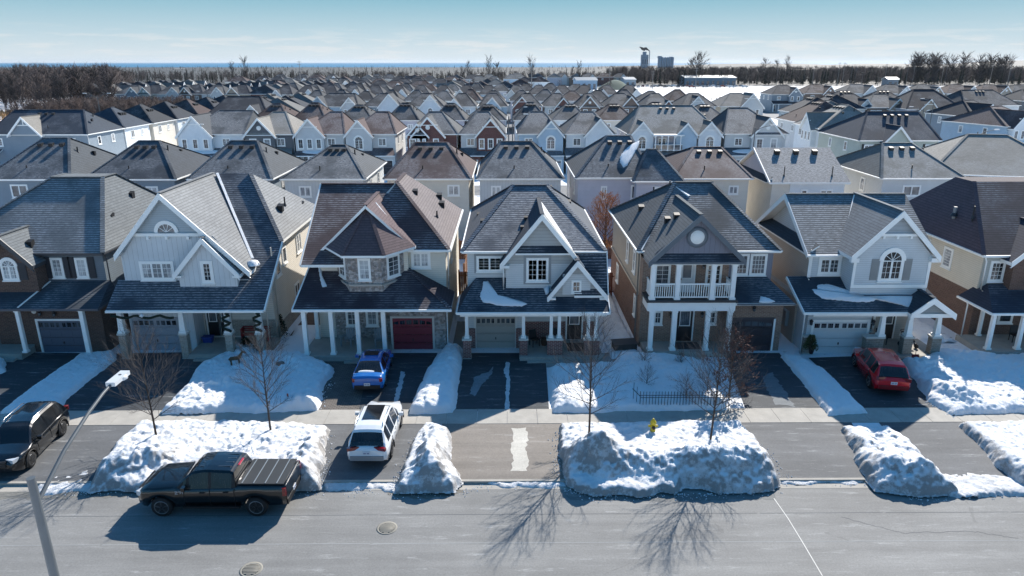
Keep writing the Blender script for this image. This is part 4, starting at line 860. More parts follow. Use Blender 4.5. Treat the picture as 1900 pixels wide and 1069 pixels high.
ragged('ice_streak', ((938, 672), (946, 672), (944, 690), (947, 705), (944, 735), (946, 762), (936, 764), (938, 730), (941, 705), (935, 690)), LOT + .006, asphalt('c4c8cb', .5), .04, 2)
ragged('ice_streak', ((880, 700), (905, 690), (915, 680), (912, 695), (895, 712), (880, 735), (872, 730)), LOT + .006, asphalt('7d8387', .8), .06, 3)
ragged('ice_streak', ((745, 688), (752, 690), (745, 720), (735, 755), (728, 755), (738, 715)), LOT + .006, asphalt('b4b9bd', .8), .05, 4)
ragged('ice_streak', ((1415, 700), (1432, 690), (1460, 730), (1475, 755), (1440, 750), (1425, 725)), LOT + .006, asphalt('6a7074', .9), .08, 5)
for k_, yy in enumerate((955, 1008)):
    mb = MB(); x_ = -40
    while x_ < 40:
        yv = G(950, yy, 0)[1]; mb.poly([(x_, yv, .003), (x_ + 4.9, yv + .01, .003), (x_ + 4.9, yv + .035, .003), (x_, yv + .03, .003)], paint('5e6163' if k_ == 0 else '9a9c9b', .9)); x_ += 5.0
    tag(mb.build('paving_joint'), kind='structure')
ragged('damp_patch', ((700, 905), (780, 912), (850, 903), (860, 915), (800, 925), (730, 922)), .003, asphalt('6e6a62', .7), .1, 6)
ragged('damp_patch', ((0, 905), (150, 912), (260, 914), (260, 922), (120, 925), (0, 925)), .003, asphalt('74736e', .7), .1, 7)
ragged('damp_patch', ((1050, 921), (1250, 921), (1440, 917), (1440, 925), (1250, 930), (1060, 928)), .003, asphalt('6e706f', .7), .1, 8)
# side yard walks between the houses
sheet('side_walk', [(-3.4, 39.5), (-2.75, 39.5), (-2.75, 52), (-3.4, 52)], .13, concrete('8d8a85'))
sheet('side_walk', [(-14.1, 38.6), (-12.6, 38.6), (-12.6, 52), (-14.1, 52)], .13, brick('5a463f', '6d5850', '3f3a36', .24, .12))
# tar seam across the road
mb = MB(); pts = [G(1436, 925), G(1462, 962), G(1490, 1008), G(1526, 1069)]
for a, b in zip(pts, pts[1:]): mb.bar((a[0], a[1], .004), (b[0], b[1], .004), .04, .006, paint('cfcdc6', .9))
tag(mb.build('road_seam'), kind='structure')
# other streets of the estate (ploughed asphalt)
rd = asphalt('6e7072', 1)
for y0, y1, x0, x1 in ((93.5, 101.5, -48, 48), (166, 174, -90, 120), (239, 247, -110, 130)): sheet('street', [(x0, y0), (x1, y0), (x1, y1), (x0, y1)], 0.0, rd)
sheet('street', [(-2.8, 101.5), (4.4, 101.5), (6.8, 300), (-.6, 300)], .004, rd)
sheet('street', [(68, 60), (76, 60), (100, 300), (92, 300)], .004, rd)
sheet('street', [(-100, 120), (-92, 120), (-100, 420), (-108, 420)], .004, rd)
sheet('far_road', [(40, 555), (900, 555), (900, 564), (40, 564)], .003, rd)

# ------------------------------------------------------------------ ploughed snow
def inside_dist(px, py, poly):
    n = len(poly); d = np.full(px.shape, 1e9); ins = np.zeros(px.shape, bool)
    for i in range(n):
        ax, ay = poly[i]; bx, by = poly[(i + 1) % n]; ex, ey = bx - ax, by - ay
        t = np.clip(((px - ax)*ex + (py - ay)*ey)/(ex*ex + ey*ey + 1e-12), 0, 1)
        d = np.minimum(d, np.hypot(px - ax - t*ex, py - ay - t*ey))
        c = ((ay > py) != (by > py)) & (px < (bx - ax)*(py - ay)/((by - ay) if abs(by - ay) > 1e-9 else 1e-9) + ax); ins ^= c
    return np.where(ins, d, -d)
def snowbank(name, label, outline, base=.3, ridges=(), step=.055, edge=1.3, rough=.09, seed=1, dirt=.0, z0=LOT - .02, group=None, rag=.22, world=False):
    poly = outline if world else [G(a, b, .12) for a, b in outline]
    X = [p[0] for p in poly]; Y = [p[1] for p in poly]; x0, x1, y0, y1 = min(X) - .1, max(X) + .1, min(Y) - .1, max(Y) + .1
    nx = int((x1 - x0)/step) + 2; ny = int((y1 - y0)/step) + 2
    gx, gy = np.meshgrid(np.linspace(x0, x1, nx), np.linspace(y0, y1, ny))
    d = inside_dist(gx, gy, poly) + (fbm(gx*1.1, gy*1.1, seed, 4) - .47)*rag*2 + (fbm(gx*4.5, gy*4.5, seed + 5, 3) - .44)*rag*.6
    h = np.full(gx.shape, base)
    for ax, ay, bx, by, hh, sg in ridges:
        if not world: (ax, ay), (bx, by) = G(ax, ay, .5), G(bx, by, .5)
        ex, ey = bx - ax, by - ay; t = np.clip(((gx - ax)*ex + (gy - ay)*ey)/(ex*ex + ey*ey + 1e-9), 0, 1)
        h += hh*np.exp(-(np.hypot(gx - ax - t*ex, gy - ay - t*ey)/sg)**2)*(.88 + .24*vnoise(gx*.7, gy*.7, seed + 3))
    lum = 1 - np.abs(2*fbm(gx*1.5, gy*1.5, seed + 9, 4) - .94)
    h = h*(1 + (fbm(gx*.5, gy*.5, seed + 2, 3) - .44)*.45)
    h += (fbm(gx*8.5, gy*8.5, seed + 31, 3) - .44)*.085*np.clip(h/.3, .3, 1.3) + (lum - .8)*rough*.5 + (fbm(gx*4.2, gy*4.2, seed + 11, 4) - .47)*rough*1.7*np.clip(h/.35, .35, 1.9)
    if base < .9: h -= .22*rough*np.clip(1 - np.abs(vnoise(gx*2.4, gy*1.9, seed + 21) - .2)*6, 0, 1)
    s = np.clip(d, 0, None)*edge; h = h*(1 - np.exp(-s*2.2/np.maximum(h, .15)))
    keep = d > -.015
    z = z0 + np.where(keep, np.maximum(h, .0) + .004, 0)
    idx = -np.ones(gx.shape, int); vs = []; fs = []
    fk = keep[:-1, :-1] | keep[1:, :-1] | keep[:-1, 1:] | keep[1:, 1:]
    used = np.zeros(gx.shape, bool)
    for a in (0, 1):
        for b in (0, 1): used[a:ny - 1 + a, b:nx - 1 + b] |= fk
    idx[used] = np.arange(used.sum()); zz = np.where(keep, z, z0 - .02)
    V = np.stack([gx[used], gy[used], zz[used]], 1)
    J, I = np.nonzero(fk); F = np.stack([idx[J, I], idx[J, I+1], idx[J+1, I+1], idx[J+1, I]], 1)
    me = bpy.data.meshes.new(name); c = V.mean(0); c[2] = 0
    me.from_pydata((V - c).tolist(), [], F.tolist()); me.polygons.foreach_set('use_smooth', [True]*len(F)); me.materials.append(snow_mat(dirt))
    o = bpy.data.objects.new(name, me); COL.objects.link(o); o.location = c
    tag(o, label, 'snow bank', group)
    return o
LAWN = 'snow covered lawns and strips between driveways'; PLOW = 'ploughed snow piles on the boulevard'
snowbank('snow_strip', 'narrow snow strip left of the big-gabled house, between its driveway and the leftmost one', [(150, 660), (216, 654), (214, 668), (125, 742), (112, 764), (0, 768), (28, 745)], .32, seed=3, group=LAWN, rag=.15)
snowbank('snow_strip', 'low snow patch beside the leftmost driveway at the photo edge', [(-60, 662), (12, 668), (14, 690), (-20, 705), (-80, 700)], .3, seed=4, group=LAWN)
snowbank('snow_lawn', 'snow covered lawn with a reindeer figure in front of the big-gabled house', [(432, 648), (470, 640), (508, 655), (560, 657), (618, 684), (612, 705), (598, 728), (592, 764), (470, 767), (300, 768), (345, 718), (368, 682), (415, 660)], .42, ridges=[(480, 665, 560, 672, .25, .8), (560, 745, 590, 745, .35, .5), (360, 720, 430, 705, .25, .7)], seed=5, group=LAWN, rough=.14)
snowbank('snow_strip', 'rounded snow strip between the burgundy garage driveway and the driveway with the long drip mark', [(826, 645), (860, 648), (854, 695), (848, 735), (842, 767), (757, 770), (775, 725), (792, 690)], .62, seed=6, group=LAWN, rag=.14)
snowbank('snow_lawn', 'snow covered lawn with bare shrubs behind the black iron fence', [(1015, 688), (1030, 680), (1140, 676), (1150, 656), (1235, 660), (1290, 668), (1322, 690), (1345, 740), (1350, 762), (1190, 764), (1022, 768)], .34, ridges=[(1300, 742, 1335, 745, .3, .5), (1040, 720, 1050, 740, .2, .6)], seed=7, group=LAWN, rag=.18)
snowbank('snow_strip', 'long snow strip between the dark driveway and the driveway of the red SUV', [(1450, 662), (1478, 662), (1530, 690), (1612, 768), (1536, 772)], .34, seed=8, group=LAWN, rag=.14)
snowbank('snow_lawn', 'wide snow covered lawn right of the red SUV', [(1668, 668), (1705, 672), (1745, 648), (1850, 662), (2010, 655), (2080, 765), (1768, 770), (1722, 745)], .38, ridges=[(1722, 715, 1790, 735, .5, .6), (1690, 670, 1740, 668, .2, .6)], seed=9, group=LAWN, rough=.13)
snowbank('snow_pile', 'wide snow pile behind the black pickup, under the two leftmost street trees', [(262, 786), (380, 784), (560, 789), (610, 799), (602, 850), (592, 908), (470, 912), (165, 910), (178, 875), (212, 825)], .34, ridges=[(200, 868, 290, 852, .75, .75), (590, 815, 560, 880, .4, .6), (470, 870, 560, 880, .3, .7)], seed=10, dirt=1, group=PLOW, rough=.15, rag=.3)
snowbank('snow_pile', 'pointed snow pile between the white SUV and the empty middle driveway', [(790, 789), (838, 800), (836, 860), (858, 895), (843, 912), (735, 912), (752, 860), (770, 810)], .45, ridges=[(800, 845, 802, 880, .85, .55), (812, 800, 800, 840, .25, .5)], seed=11, dirt=1, group=PLOW, rough=.16, rag=.2)
snowbank('snow_pile', 'largest snow pile with dirty street face, between the middle driveways behind the tree shadows', [(1036, 790), (1150, 789), (1370, 785), (1405, 822), (1452, 893), (1440, 911), (1330, 914), (1302, 905), (1270, 905), (1250, 914), (1100, 920), (1052, 902), (1038, 850)], .32, ridges=[(1062, 850, 1110, 856, .85, .7), (1110, 856, 1260, 862, .75, .75), (1310, 866, 1410, 862, .95, .75), (1065, 815, 1080, 840, .2, .6)], seed=12, dirt=1, group=PLOW, rough=.13, rag=.25, edge=1.7)
snowbank('snow_pile', 'dirty snow pile right of the dark driveway apron, near the red SUV', [(1560, 798), (1650, 796), (1712, 845), (1730, 870), (1784, 915), (1700, 922), (1625, 908), (1592, 862)], .4, ridges=[(1640, 868, 1710, 880, .7, .6), (1590, 815, 1620, 850, .3, .6)], seed=13, dirt=1, group=PLOW, rough=.15, rag=.22)
snowbank('snow_pile', 'snow pile at the far right edge of the boulevard', [(1782, 791), (2010, 784), (2010, 905), (1900, 902), (1850, 868)], .5, ridges=[(1830, 825, 1900, 870, .3, .7)], seed=14, dirt=.7, group=PLOW, rag=.2)
SL = 'slush along the kerb'
for i, (lb, ol) in enumerate((('grey slush heap beside the street lamp', [(80, 880), (170, 865), (185, 905), (60, 915)]), ('broken slush strip below the white SUV', [(595, 876), (745, 880), (760, 910), (600, 905)]), ('thin slush ridge at the foot of the tan driveway apron', [(845, 877), (1040, 875), (1045, 897), (1000, 903), (900, 897)]),
        ('white slush line along the kerb below the dark driveway apron', [(1450, 887), (1600, 885), (1605, 893), (1450, 893)]), ('rough slush field at the kerb on the right', [(1735, 878), (1850, 880), (1960, 895), (1960, 916), (1760, 918)]))):
    snowbank('slush', lb, ol, .09 if i != 4 else .18, step=.05, seed=30 + i, dirt=.6, z0=-.02 if i in (1, 2, 3) else 0, group=SL, rag=.35, rough=.13)
for i, (x0, x1) in enumerate(((-90, -40), (42, 100))):
    snowbank('snow_lawn', ('snow beyond the left edge of the photo', 'snow beyond the right edge of the photo')[i], [(x0, 26.2), (x1, 26.2), (x1, 30.4), (x0, 30.4)], .3, step=.3, seed=50 + i, world=True)
# side yard snow between houses
for i, (x0, x1, y0, y1) in enumerate(((6.3, 8.0, 38.6, 55), (-14.1, -12.2, 38.6, 44), (26.2, 28.4, 41, 55), (-3.7, -2.8, 45, 56))):
    lbs = ('snow in the side yard left of the balcony house', 'snow in the side yard left of the turret house', 'snow in the side yard right of the arch window house', 'snow in the side yard right of the turret house')
    snowbank('side_yard_snow', lbs[i], [(x0, y0), (x1, y0), (x1, y1), (x0, y1)], .22, step=.14, seed=60 + i, world=True, group='snow in the side yards', rag=.3)

# loose chunks kicked off the banks
q = MB(); rg0 = random.Random(77); sm_ = snow_mat(0)
def crumbs(pix, n, spread, z, big=.05):
    pts = [Vector(G(a, b, z)) for a, b in pix]
    for _ in range(n):
        i = rg0.randrange(len(pts) - 1); p = pts[i].lerp(pts[i + 1], rg0.random()) + Vector((rg0.gauss(0, spread), -abs(rg0.gauss(0, spread)))); s = big*rg0.uniform(.25, 1.0)**1.5
        vs = [Vector((p.x, p.y, z)) + Vector((a*s*rg0.uniform(.6, 1.2), b*s*rg0.uniform(.6, 1.2), c*s*rg0.uniform(.5, 1.0) + s*.3)) for a, b, c in ((1, 0, 0), (0, 1, 0), (-1, 0, 0), (0, -1, 0), (0, 0, 1), (0, 0, -.6))]
        q.mesh(vs, [(0, 1, 4), (1, 2, 4), (2, 3, 4), (3, 0, 4), (1, 0, 5), (2, 1, 5), (3, 2, 5), (0, 3, 5)], sm_)
crumbs(((60, 912), (165, 914), (470, 914), (600, 912)), 260, .2, .0, .04); crumbs(((600, 905), (735, 914), (850, 912), (900, 898), (1045, 897)), 260, .2, .0, .04); crumbs(((1045, 905), (1100, 921), (1250, 917), (1330, 915), (1445, 912)), 240, .2, .0, .05); crumbs(((1450, 893), (1610, 893), (1700, 922), (1785, 916), (1960, 918)), 260, .2, .0, .05)
crumbs(((735, 905), (752, 860), (770, 810)), 120, .15, LOT); crumbs(((1036, 880), (1034, 840), (1034, 800)), 120, .15, LOT); crumbs(((612, 800), (604, 850), (596, 900)), 120, .15, LOT); crumbs(((1405, 822), (1452, 885)), 120, .15, LOT); crumbs(((592, 764), (600, 728), (612, 705)), 60, .2, LOT); crumbs(((1712, 740), (1768, 772)), 90, .2, LOT)
tag(q.build('snow_crumbs'), 'loose snow and ice crumbs along the foot of the snow piles', 'snow', kind='stuff')
for k_, pix in enumerate((((1560, 960), (1680, 990), (1800, 985), (1900, 1002)),)):
    mb = MB(); rr = random.Random(k_ + 5); P3 = [Vector((*G(a, b, 0), .003)) for a, b in pix]; L_ = []
    for a, b in zip(P3, P3[1:]):
        for j in range(14): L_.append(a.lerp(b, j/14) + Vector((rr.uniform(-.04, .04), rr.uniform(-.05, .05), 0)))
    for a, b in zip(L_, L_[1:]): mb.bar(a, b, .015, .003, paint('53565a', .8))
    tag(mb.build('crack_seal'), kind='structure')
# ------------------------------------------------------------------ the rest of the estate
ORD = ['first', 'second', 'third', 'fourth', 'fifth', 'sixth', 'seventh', 'eighth', 'ninth', 'tenth', 'eleventh', 'twelfth', 'thirteenth', 'fourteenth', 'fifteenth', 'sixteenth', 'seventeenth', 'eighteenth', 'nineteenth', 'twentieth'] + ['%dth' % k for k in range(21, 60)]
WALLC = {'cream': siding('ddd6c8'), 'grey': siding('cfd1d0'), 'board': siding('c8cbcb', True), 'slate': siding('83909a'), 'white': siding('dfe4e6'), 'blue': siding('b3c9d8'), 'red': brick('5c2c2a', '6e3834', '8f8078'), 'brown': brick('6a5347', '7d6455'), 'lav': siding('c3c2cb'), 'dark': siding('62666a'), 'taupe': siding('a89c8c'), 'sage': siding('b4bbb0')}
WNAME = {'cream': 'cream', 'grey': 'light grey', 'board': 'grey boarded', 'slate': 'slate blue', 'white': 'white', 'blue': 'pale blue', 'red': 'red brick', 'brown': 'brown brick', 'lav': 'lavender grey', 'dark': 'dark grey', 'taupe': 'taupe', 'sage': 'pale green'}
ROOFC = {'char': ('444a50', 1.2), 'black': ('363d45', .7), 'brown': ('4e4041', .9), 'grey': ('666867', 1.3), 'ash': ('817f7a', .4), 'navy': ('303b48', .1)}
RNAME = {'char': 'charcoal', 'black': 'black', 'brown': 'brown', 'grey': 'grey', 'ash': 'light grey', 'navy': 'dark navy'}
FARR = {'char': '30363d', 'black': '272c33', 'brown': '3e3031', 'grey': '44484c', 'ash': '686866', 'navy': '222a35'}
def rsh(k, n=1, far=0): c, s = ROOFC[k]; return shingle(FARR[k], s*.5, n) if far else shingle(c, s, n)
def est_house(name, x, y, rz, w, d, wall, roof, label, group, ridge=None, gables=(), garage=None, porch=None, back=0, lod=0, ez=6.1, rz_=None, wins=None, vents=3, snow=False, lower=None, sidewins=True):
    """ridge=(x0,x1,y) local; gables=[(u0,u1,kind,wallkey)]; front is local -Y, the garden side local +Y"""
    H = House(name, x, y, label, group, rz, True); wm = WALLC[wall]; tr = TR(); sh = rsh(roof, 1 + int(abs(x)) % 3, lod > 1 or y > 135); lw = WALLC[lower] if lower else wm
    hw = w/2; zr = rz_ or ez + 3.15
    if not ridge: ridge = (-hw*.28, hw*.28, d*.5)
    mb = MB()
    if lower: mb.box(-hw, hw, 0, d, 0, 3.1, lw); mb.box(-hw + .02, hw - .02, .02, d - .02, 3.1, ez, wm)
    else: mb.box(-hw, hw, 0, d, 0, ez, wm)
    H.part('wall', mb); o = .32; r_ = MB()
    hip(r_, -hw - o, hw + o, -o, d + o, ez + .05, ridge[0], ridge[1], ridge[2], zr, sh, tr); rf = H.part('roof', r_)
    mg = lod >= 1
    if lod < 2 and vents:
        n = vents; y_ = ridge[2] + (1.0 if back else -1.0); zz = zr - 1.0*(zr - ez)/(d + o - ridge[2] if back else ridge[2] + o)
        if ridge[1] - ridge[0] < 1.2: y_ = ridge[2] + (1.5 if back else -1.5); zz = zr - 1.5*(zr - ez)/(d + o - ridge[2] if back else ridge[2] + o)
        for k in range(n):
            xx = (ridge[0] + ridge[1])/2 + (k - (n - 1)/2)*min(1.1, max(.7, (ridge[1] - ridge[0])*.42)); vent(H, rf, xx, y_, zz, 1.1 if lod == 0 else 1.4, '1c1d20', math.pi if back else 0)
        s_ = -1 if back else 1; k1 = (zr - ez)/(hw + o - ridge[1]); xr = ridge[1] if not back else ridge[0]
        xx = (ridge[1] + 1.0) if not back else (ridge[0] - 1.0); kk = zr - 1.0*(zr - ez)/((hw + o - ridge[1]) if not back else (hw + o + ridge[0]))
        vpipe(H, rf, xx, ridge[2] + .6, kk, .5, .07); vent(H, rf, xx*1.15, ridge[2] - 1.5, kk - .35, .8)
        if lod == 0:
            yb = d - 1.1 if back else 1.1; vpipe(H, rf, hw*.15, yb, ez + .75*(zr - ez)*1.1/(ridge[2] + 1) + .3, .55, .06)
    f = Fr((0, 0, 0)); fb = Fr((0, d, 0), 'b')
    gsp = [(a, b) for a, b, *_ in gables]
    for a, b, kind, gw in gables:
        gwm = WALLC[gw] if gw in WALLC else wm; pj = .9; q = MB(); gx = (a + b)/2; gh = (b - a)/2*1.12 + ez - .1
        q.box(a, b, -pj, .1, 0 if kind == 'tall' else 2.9, ez, gwm); q.poly([(a, -pj - .008, ez - .02), (b, -pj - .008, ez - .02), (gx, -pj - .008, gh - .12)], gwm)
        if kind == 'pent': q.slab([(a - .1, -pj - .3, ez), (b + .1, -pj - .3, ez), (b - .25, -pj, ez + .35), (a + .25, -pj, ez + .35)], .1, sh, tr)
        elif kind != 'tall': q.box(a + .9, b - .9, -pj - .12, -pj - .01, gh - 1.25, gh - 1.12, tr)
        H.part('gable_wall', q)
        q = MB(); gable_y(q, gx, gh + .12, a - .3, ez - .32, b + .3, ez - .32, -pj - .35, ridge[2]*min(1, (gh - ez)/(zr - ez)) + .2, sh, tr); H.part('gable_roof', q)
        fg = Fr((0, -pj, 0)); W = b - a
        if kind == 'arch': window(H, fg, gx - .6, gx + .6, 3.9, 5.2, 2, 3, units=2, arch=True, merge=mg, cas=.14, pane='dark')
        elif kind == 'three':
            for k in (-1, 0, 1): window(H, fg, gx + k*W*.32 - .35, gx + k*W*.32 + .35, 4.0, 5.4, 2, 2, merge=mg, cas=.12)
        elif kind == 'round':
            for k in (-1, 1): window(H, fg, gx + k*W*.25 - .35, gx + k*W*.25 + .35, 4.0, 5.4, 2, 2, merge=mg, cas=.12)
        elif kind == 'pent':
            for k in (-1, 1): window(H, fg, gx + k*W*.24 - .45, gx + k*W*.24 + .45, 4.0, 5.4, 2, 3, merge=mg, cas=.12, pane='blind' if k == 1 else 'mid')
        if kind in ('round', 'pent') and lod < 2:
            q = MB(); q.lathe(fg.p(gx, ez + (gh - ez)*.42, .01), [(.36, 0), (.36, .06), (.2, .09)], tr, 14, fr_rot(fg)); H.part('round_vent', q)
    if garage or porch:
        p0, p1 = (-hw - .25, hw + .25); q = MB(); q.slab([(p0, -2.3, 3.0), (p1, -2.3, 3.0), (p1 - .6, -.02, 3.95), (p0, -.02, 3.95)], .16, sh, tr); q.bar((p0, -2.34, 2.92), (p1, -2.34, 2.92), .1, .14, tr); pr_ = H.part('porch_roof', q)
        if snow and lod < 2:
            q = MB(); cx_ = (p0 + p1)/2 - w*.12; q.lathe((0, 0, 0), [(1.0, 0), (.93, .05), (.5, .08), (.02, .09)], snow_mat(0), 16)
            q.v = [(cx_ + vx*w*.28, -1.15 + vy*.62, 3.0 + (-1.15 + vy*.62 + 2.3)/2.28*.95 + vz + .01) for vx, vy, vz in q.v]; H.part('snow_patch', q, pr_)
        ga, gb_ = garage or (0, 0)
        if garage:
            q = MB(); q.box(ga - .45, gb_ + .45, -1.7, .05, 0, 2.95, lw); H.part('garage_wall', q); garage_door(H, Fr((0, -1.7, 0)), ga, gb_, 2.15, 'c4c6c6' if (int(x)) % 3 else '33363c', 8) if lod < 2 else None
        for xx in ([p0 + .35, p0 + 2.2, p1 - 2.2, p1 - .35] if lod < 2 else []):
            if not garage or not (ga - .5 < xx < gb_ + .5): column(H, xx, -2.1, .2, 2.9, .12)
        dx = (p1 - 1.6) if garage and ga < 0 else (p0 + .9)
        if lod < 2: front_door(H, f, dx, dx + .9, .35, 2.5, '1b1d21')
        if lod < 2: q = MB(); q.box(min(dx - .8, p1 - 3), dx + 1.6, -2.1, 0, 0, .3, concrete()); H.part('porch_floor', q)
    if not back:
        for k, u in enumerate((wins if wins is not None else [-hw*.55, hw*.45])):
            if any(a - .6 < u < b + .6 for a, b in gsp): continue
            window(H, f, u - .55, u + .55, 4.35, 5.4, 2, 3, units=2, merge=mg, cas=.12, pane=('dark', 'mid', 'blind')[k % 3])
    else:
        for k, (u, w0, w1, hw_) in enumerate(wins or ((-.45*hw, 4.4, 5.4, .55), (.5*hw, 4.5, 5.3, .45), (.2*hw, .9, 2.7, .9))):
            window(H, fb, u - hw_, u + hw_, w0, w1, 1, 1 if k < 2 else 2, units=2, merge=mg, cas=.1, pane=('mid', 'blind', 'dark')[k % 3])
    if sidewins and lod < 2:
        for sd2, px_ in (('r', hw), ('l', -hw)):
            fs_ = Fr((px_, 0, 0), sd2); q_ = 1 if sd2 == 'r' else -1
            for u in (d*.3, d*.68): window(H, fs_, q_*u - .4, q_*u + .4, 4.3, 5.5, 1, 2, merge=mg, cas=.1, pane='dark' if u < d/2 else 'blind')
        downspout(H, hw + .05, .1, ez - .1, .2, .05, 0, 1) if lod == 0 else None
    return H
def back_house(i, x0, x1, r0, r1, Yb, wall, roof, label, group, zr=9.2, ez=6.1, ry=5.0, d=12.0, lod=0, vents=3, name='hip_roofed_house', wins=None):
    """a house whose garden side faces the camera: given in world X, rotated half a turn"""
    cx = (x0 + x1)/2
    return est_house(name, cx, Yb + d, math.pi, x1 - x0 - .5, d, wall, roof, label, group, ridge=(-(r1 - cx), -(r0 - cx), d - ry), back=1, lod=lod, ez=ez, rz_=zr, vents=vents, wins=wins)
G2 = 'second row of houses seen from their back gardens'
R2 = [(-51.2, -42.7, -47.8, -45.2, 'slate', 'char', 9.6, 'slate house with grey hip roof at far left, behind the brick house', ((-1.0, 4.35, 5.5, .75), (2.6, 4.35, 5.4, .55))),
      (-41.3, -32.4, -38, -35.9, 'slate', 'black', 9.3, 'slate house with black hip roof, second from left behind the front row', ((-1.8, 4.2, 5.5, .6), (1.9, 4.5, 5.3, .5))),
      (-31.2, -23, -28.5, -25.8, 'slate', 'char', 9.3, 'slate house with charcoal roof right behind the big-gabled house', None),
      (-22.1, -13.9, -18.2, -16.8, 'board', 'char', 8.8, 'boarded house with a charcoal hip roof, behind the gap left of the turret house', ((2.4, 4.3, 5.5, .6), (-1.9, 4.4, 5.3, .5))),
      (-12.0, -3.5, -9.4, -6.15, 'cream', 'brown', 9.1, 'cream house with a brown hip roof directly behind the turret house', ((-1.6, 4.5, 5.3, .5), (2.5, 4.5, 5.4, .5))),
      (-2.9, 5.6, -.55, 2.6, 'board', 'char', 9.2, 'grey boarded house with charcoal roof behind the house with red brick piers', ((0.3, 4.4, 5.3, .6), (-2.4, 4.4, 5.3, .4))),
      None,
      (16.4, 24.2, 19.5, 22.4, 'cream', 'brown', 8.6, 'cream house with a snow dusted brown roof directly behind the balcony house', ((-1.7, 4.5, 5.5, .45), (2.2, 4.6, 5.3, .4))),
      None,
      (37.0, 45.3, 39.3, 42.3, 'grey', 'grey', 9.0, 'grey house with snow dusted roof planes behind and left of the brown roofed house', ((-.9, 4.4, 5.3, .8), (2.5, 4.5, 5.3, .4)))]
for i, r in enumerate(R2):
    if r: back_house(i, r[0], r[1], r[2], r[3], 69, r[4], r[5], r[7], G2, zr=r[6], wins=r[8], ry=5 if i not in (3,) else 5.5)
# seventh: L-shaped lavender house with a slab of snow in its roof valley
H = back_house(6, 6.7, 14.2, 10.2, 12.6, 67.6, 'lav', 'char', 'lavender grey house with a bright oval of snow in its roof valley', G2, zr=9.9, ez=6.4, wins=((2.2, 4.4, 5.6, .5), (-1, 4.4, 5.5, .2)))
q = MB(); q.box(-6.1, -1.9, 11.3, 13.2, 0, 6.2, WALLC['lav']); H.part('wing_wall', q)
q = MB(); hip(q, -6.4, -1.5, 8, 13.5, 6.3, -4.3, -3.4, 10.0, 8.9, rsh('char', 2), TR()); wr = H.part('wing_roof', q)
window(H, Fr((-4.0, 13.2, 0), 'b'), -.2, 1.2, 4.4, 5.6, 1, 1, units=2, pane='mid', cas=.14)
class _W: part = staticmethod(lambda name, m, parent: m.build(name, None))
o = roof_snow(_W, None, [(1040 + x/5.94, 140 + y/5.94) for x, y in ((872, 722), (862, 765), (800, 890), (728, 1000), (695, 1018), (655, 960), (655, 900), (700, 830), (780, 762))], ((6.5, 67.3, 6.5), (14.4, 67.3, 6.5), (10.2, 72.6, 9.95)), .1)
bpy.context.view_layer.update(); o.parent = H.root; o.matrix_parent_inverse = H.root.matrix_world.inverted()
# ninth: side gable
H = House('side_gabled_house', 29.9, 69, 'cream house with speckled snowy gable roof and three vents behind the arch window house', G2); q = MB()
q.box(26.3, 33.5, 69, 80, 0, 5.8, WALLC['cream']); q.box(28.1, 33.5, 68.95, 69.0, 3, 5.8, WALLC['white']); H.part('wall', q); q = MB(); q.poly([(26.3, 79.5, 5.8), (26.3, 69.2, 5.8), (26.3, 74.2, 8.2)], WALLC['lav']); H.part('gable_wall', q)
q = MB(); s_ = shingle('626466', 2.2, 5); q.slab([(25.9, 68.6, 5.75), (33.9, 68.6, 5.75), (33.9, 74.2, 8.5), (25.9, 74.2, 8.5)], .18, s_, TR()); q.slab([(33.9, 80.3, 5.6), (25.9, 80.3, 5.6), (25.9, 74.2, 8.5), (33.9, 74.2, 8.5)], .18, s_, TR()); q.bar((25.88, 68.6, 5.7), (25.88, 74.2, 8.45), .08, .22, TR()); q.slab([(25.7, 69, 5.7), (25.7, 79.6, 5.7), (26.35, 79.6, 6.2), (26.35, 69, 6.2)], .1, rsh('black'), TR()); rf = H.part('roof', q)
for k in range(3): vent(H, rf, 28.0 + k*1.95, 73.2, 8.1, 1.3)
vpipe(H, rf, 27.6, 69.6, 6.3, .9); vpipe(H, rf, 32.4, 69.6, 6.3, .9)
window(H, Fr((0, 68.95, 0)), 29.3, 29.8, 4.2, 4.9, 1, 1, cas=.12); window(H, Fr((0, 68.95, 0)), 31.2, 32.3, 4.0, 4.9, 1, 1, units=2, pane='mid')
# tenth's extra hip wing, eleventh: rotated brick house at the right edge
est_house('brick_hip_roofed_house', 53.5, 83, R(166), 13.5, 13, 'brown', 'ash', 'brown brick house with light grey roof at the right edge behind the front row', G2, back=1, rz_=9.6, vents=0, wins=((4.9, 4.1, 5.4, .45), (1.9, 4.1, 5.4, .45), (-1.4, 4.4, 5.3, .4)))

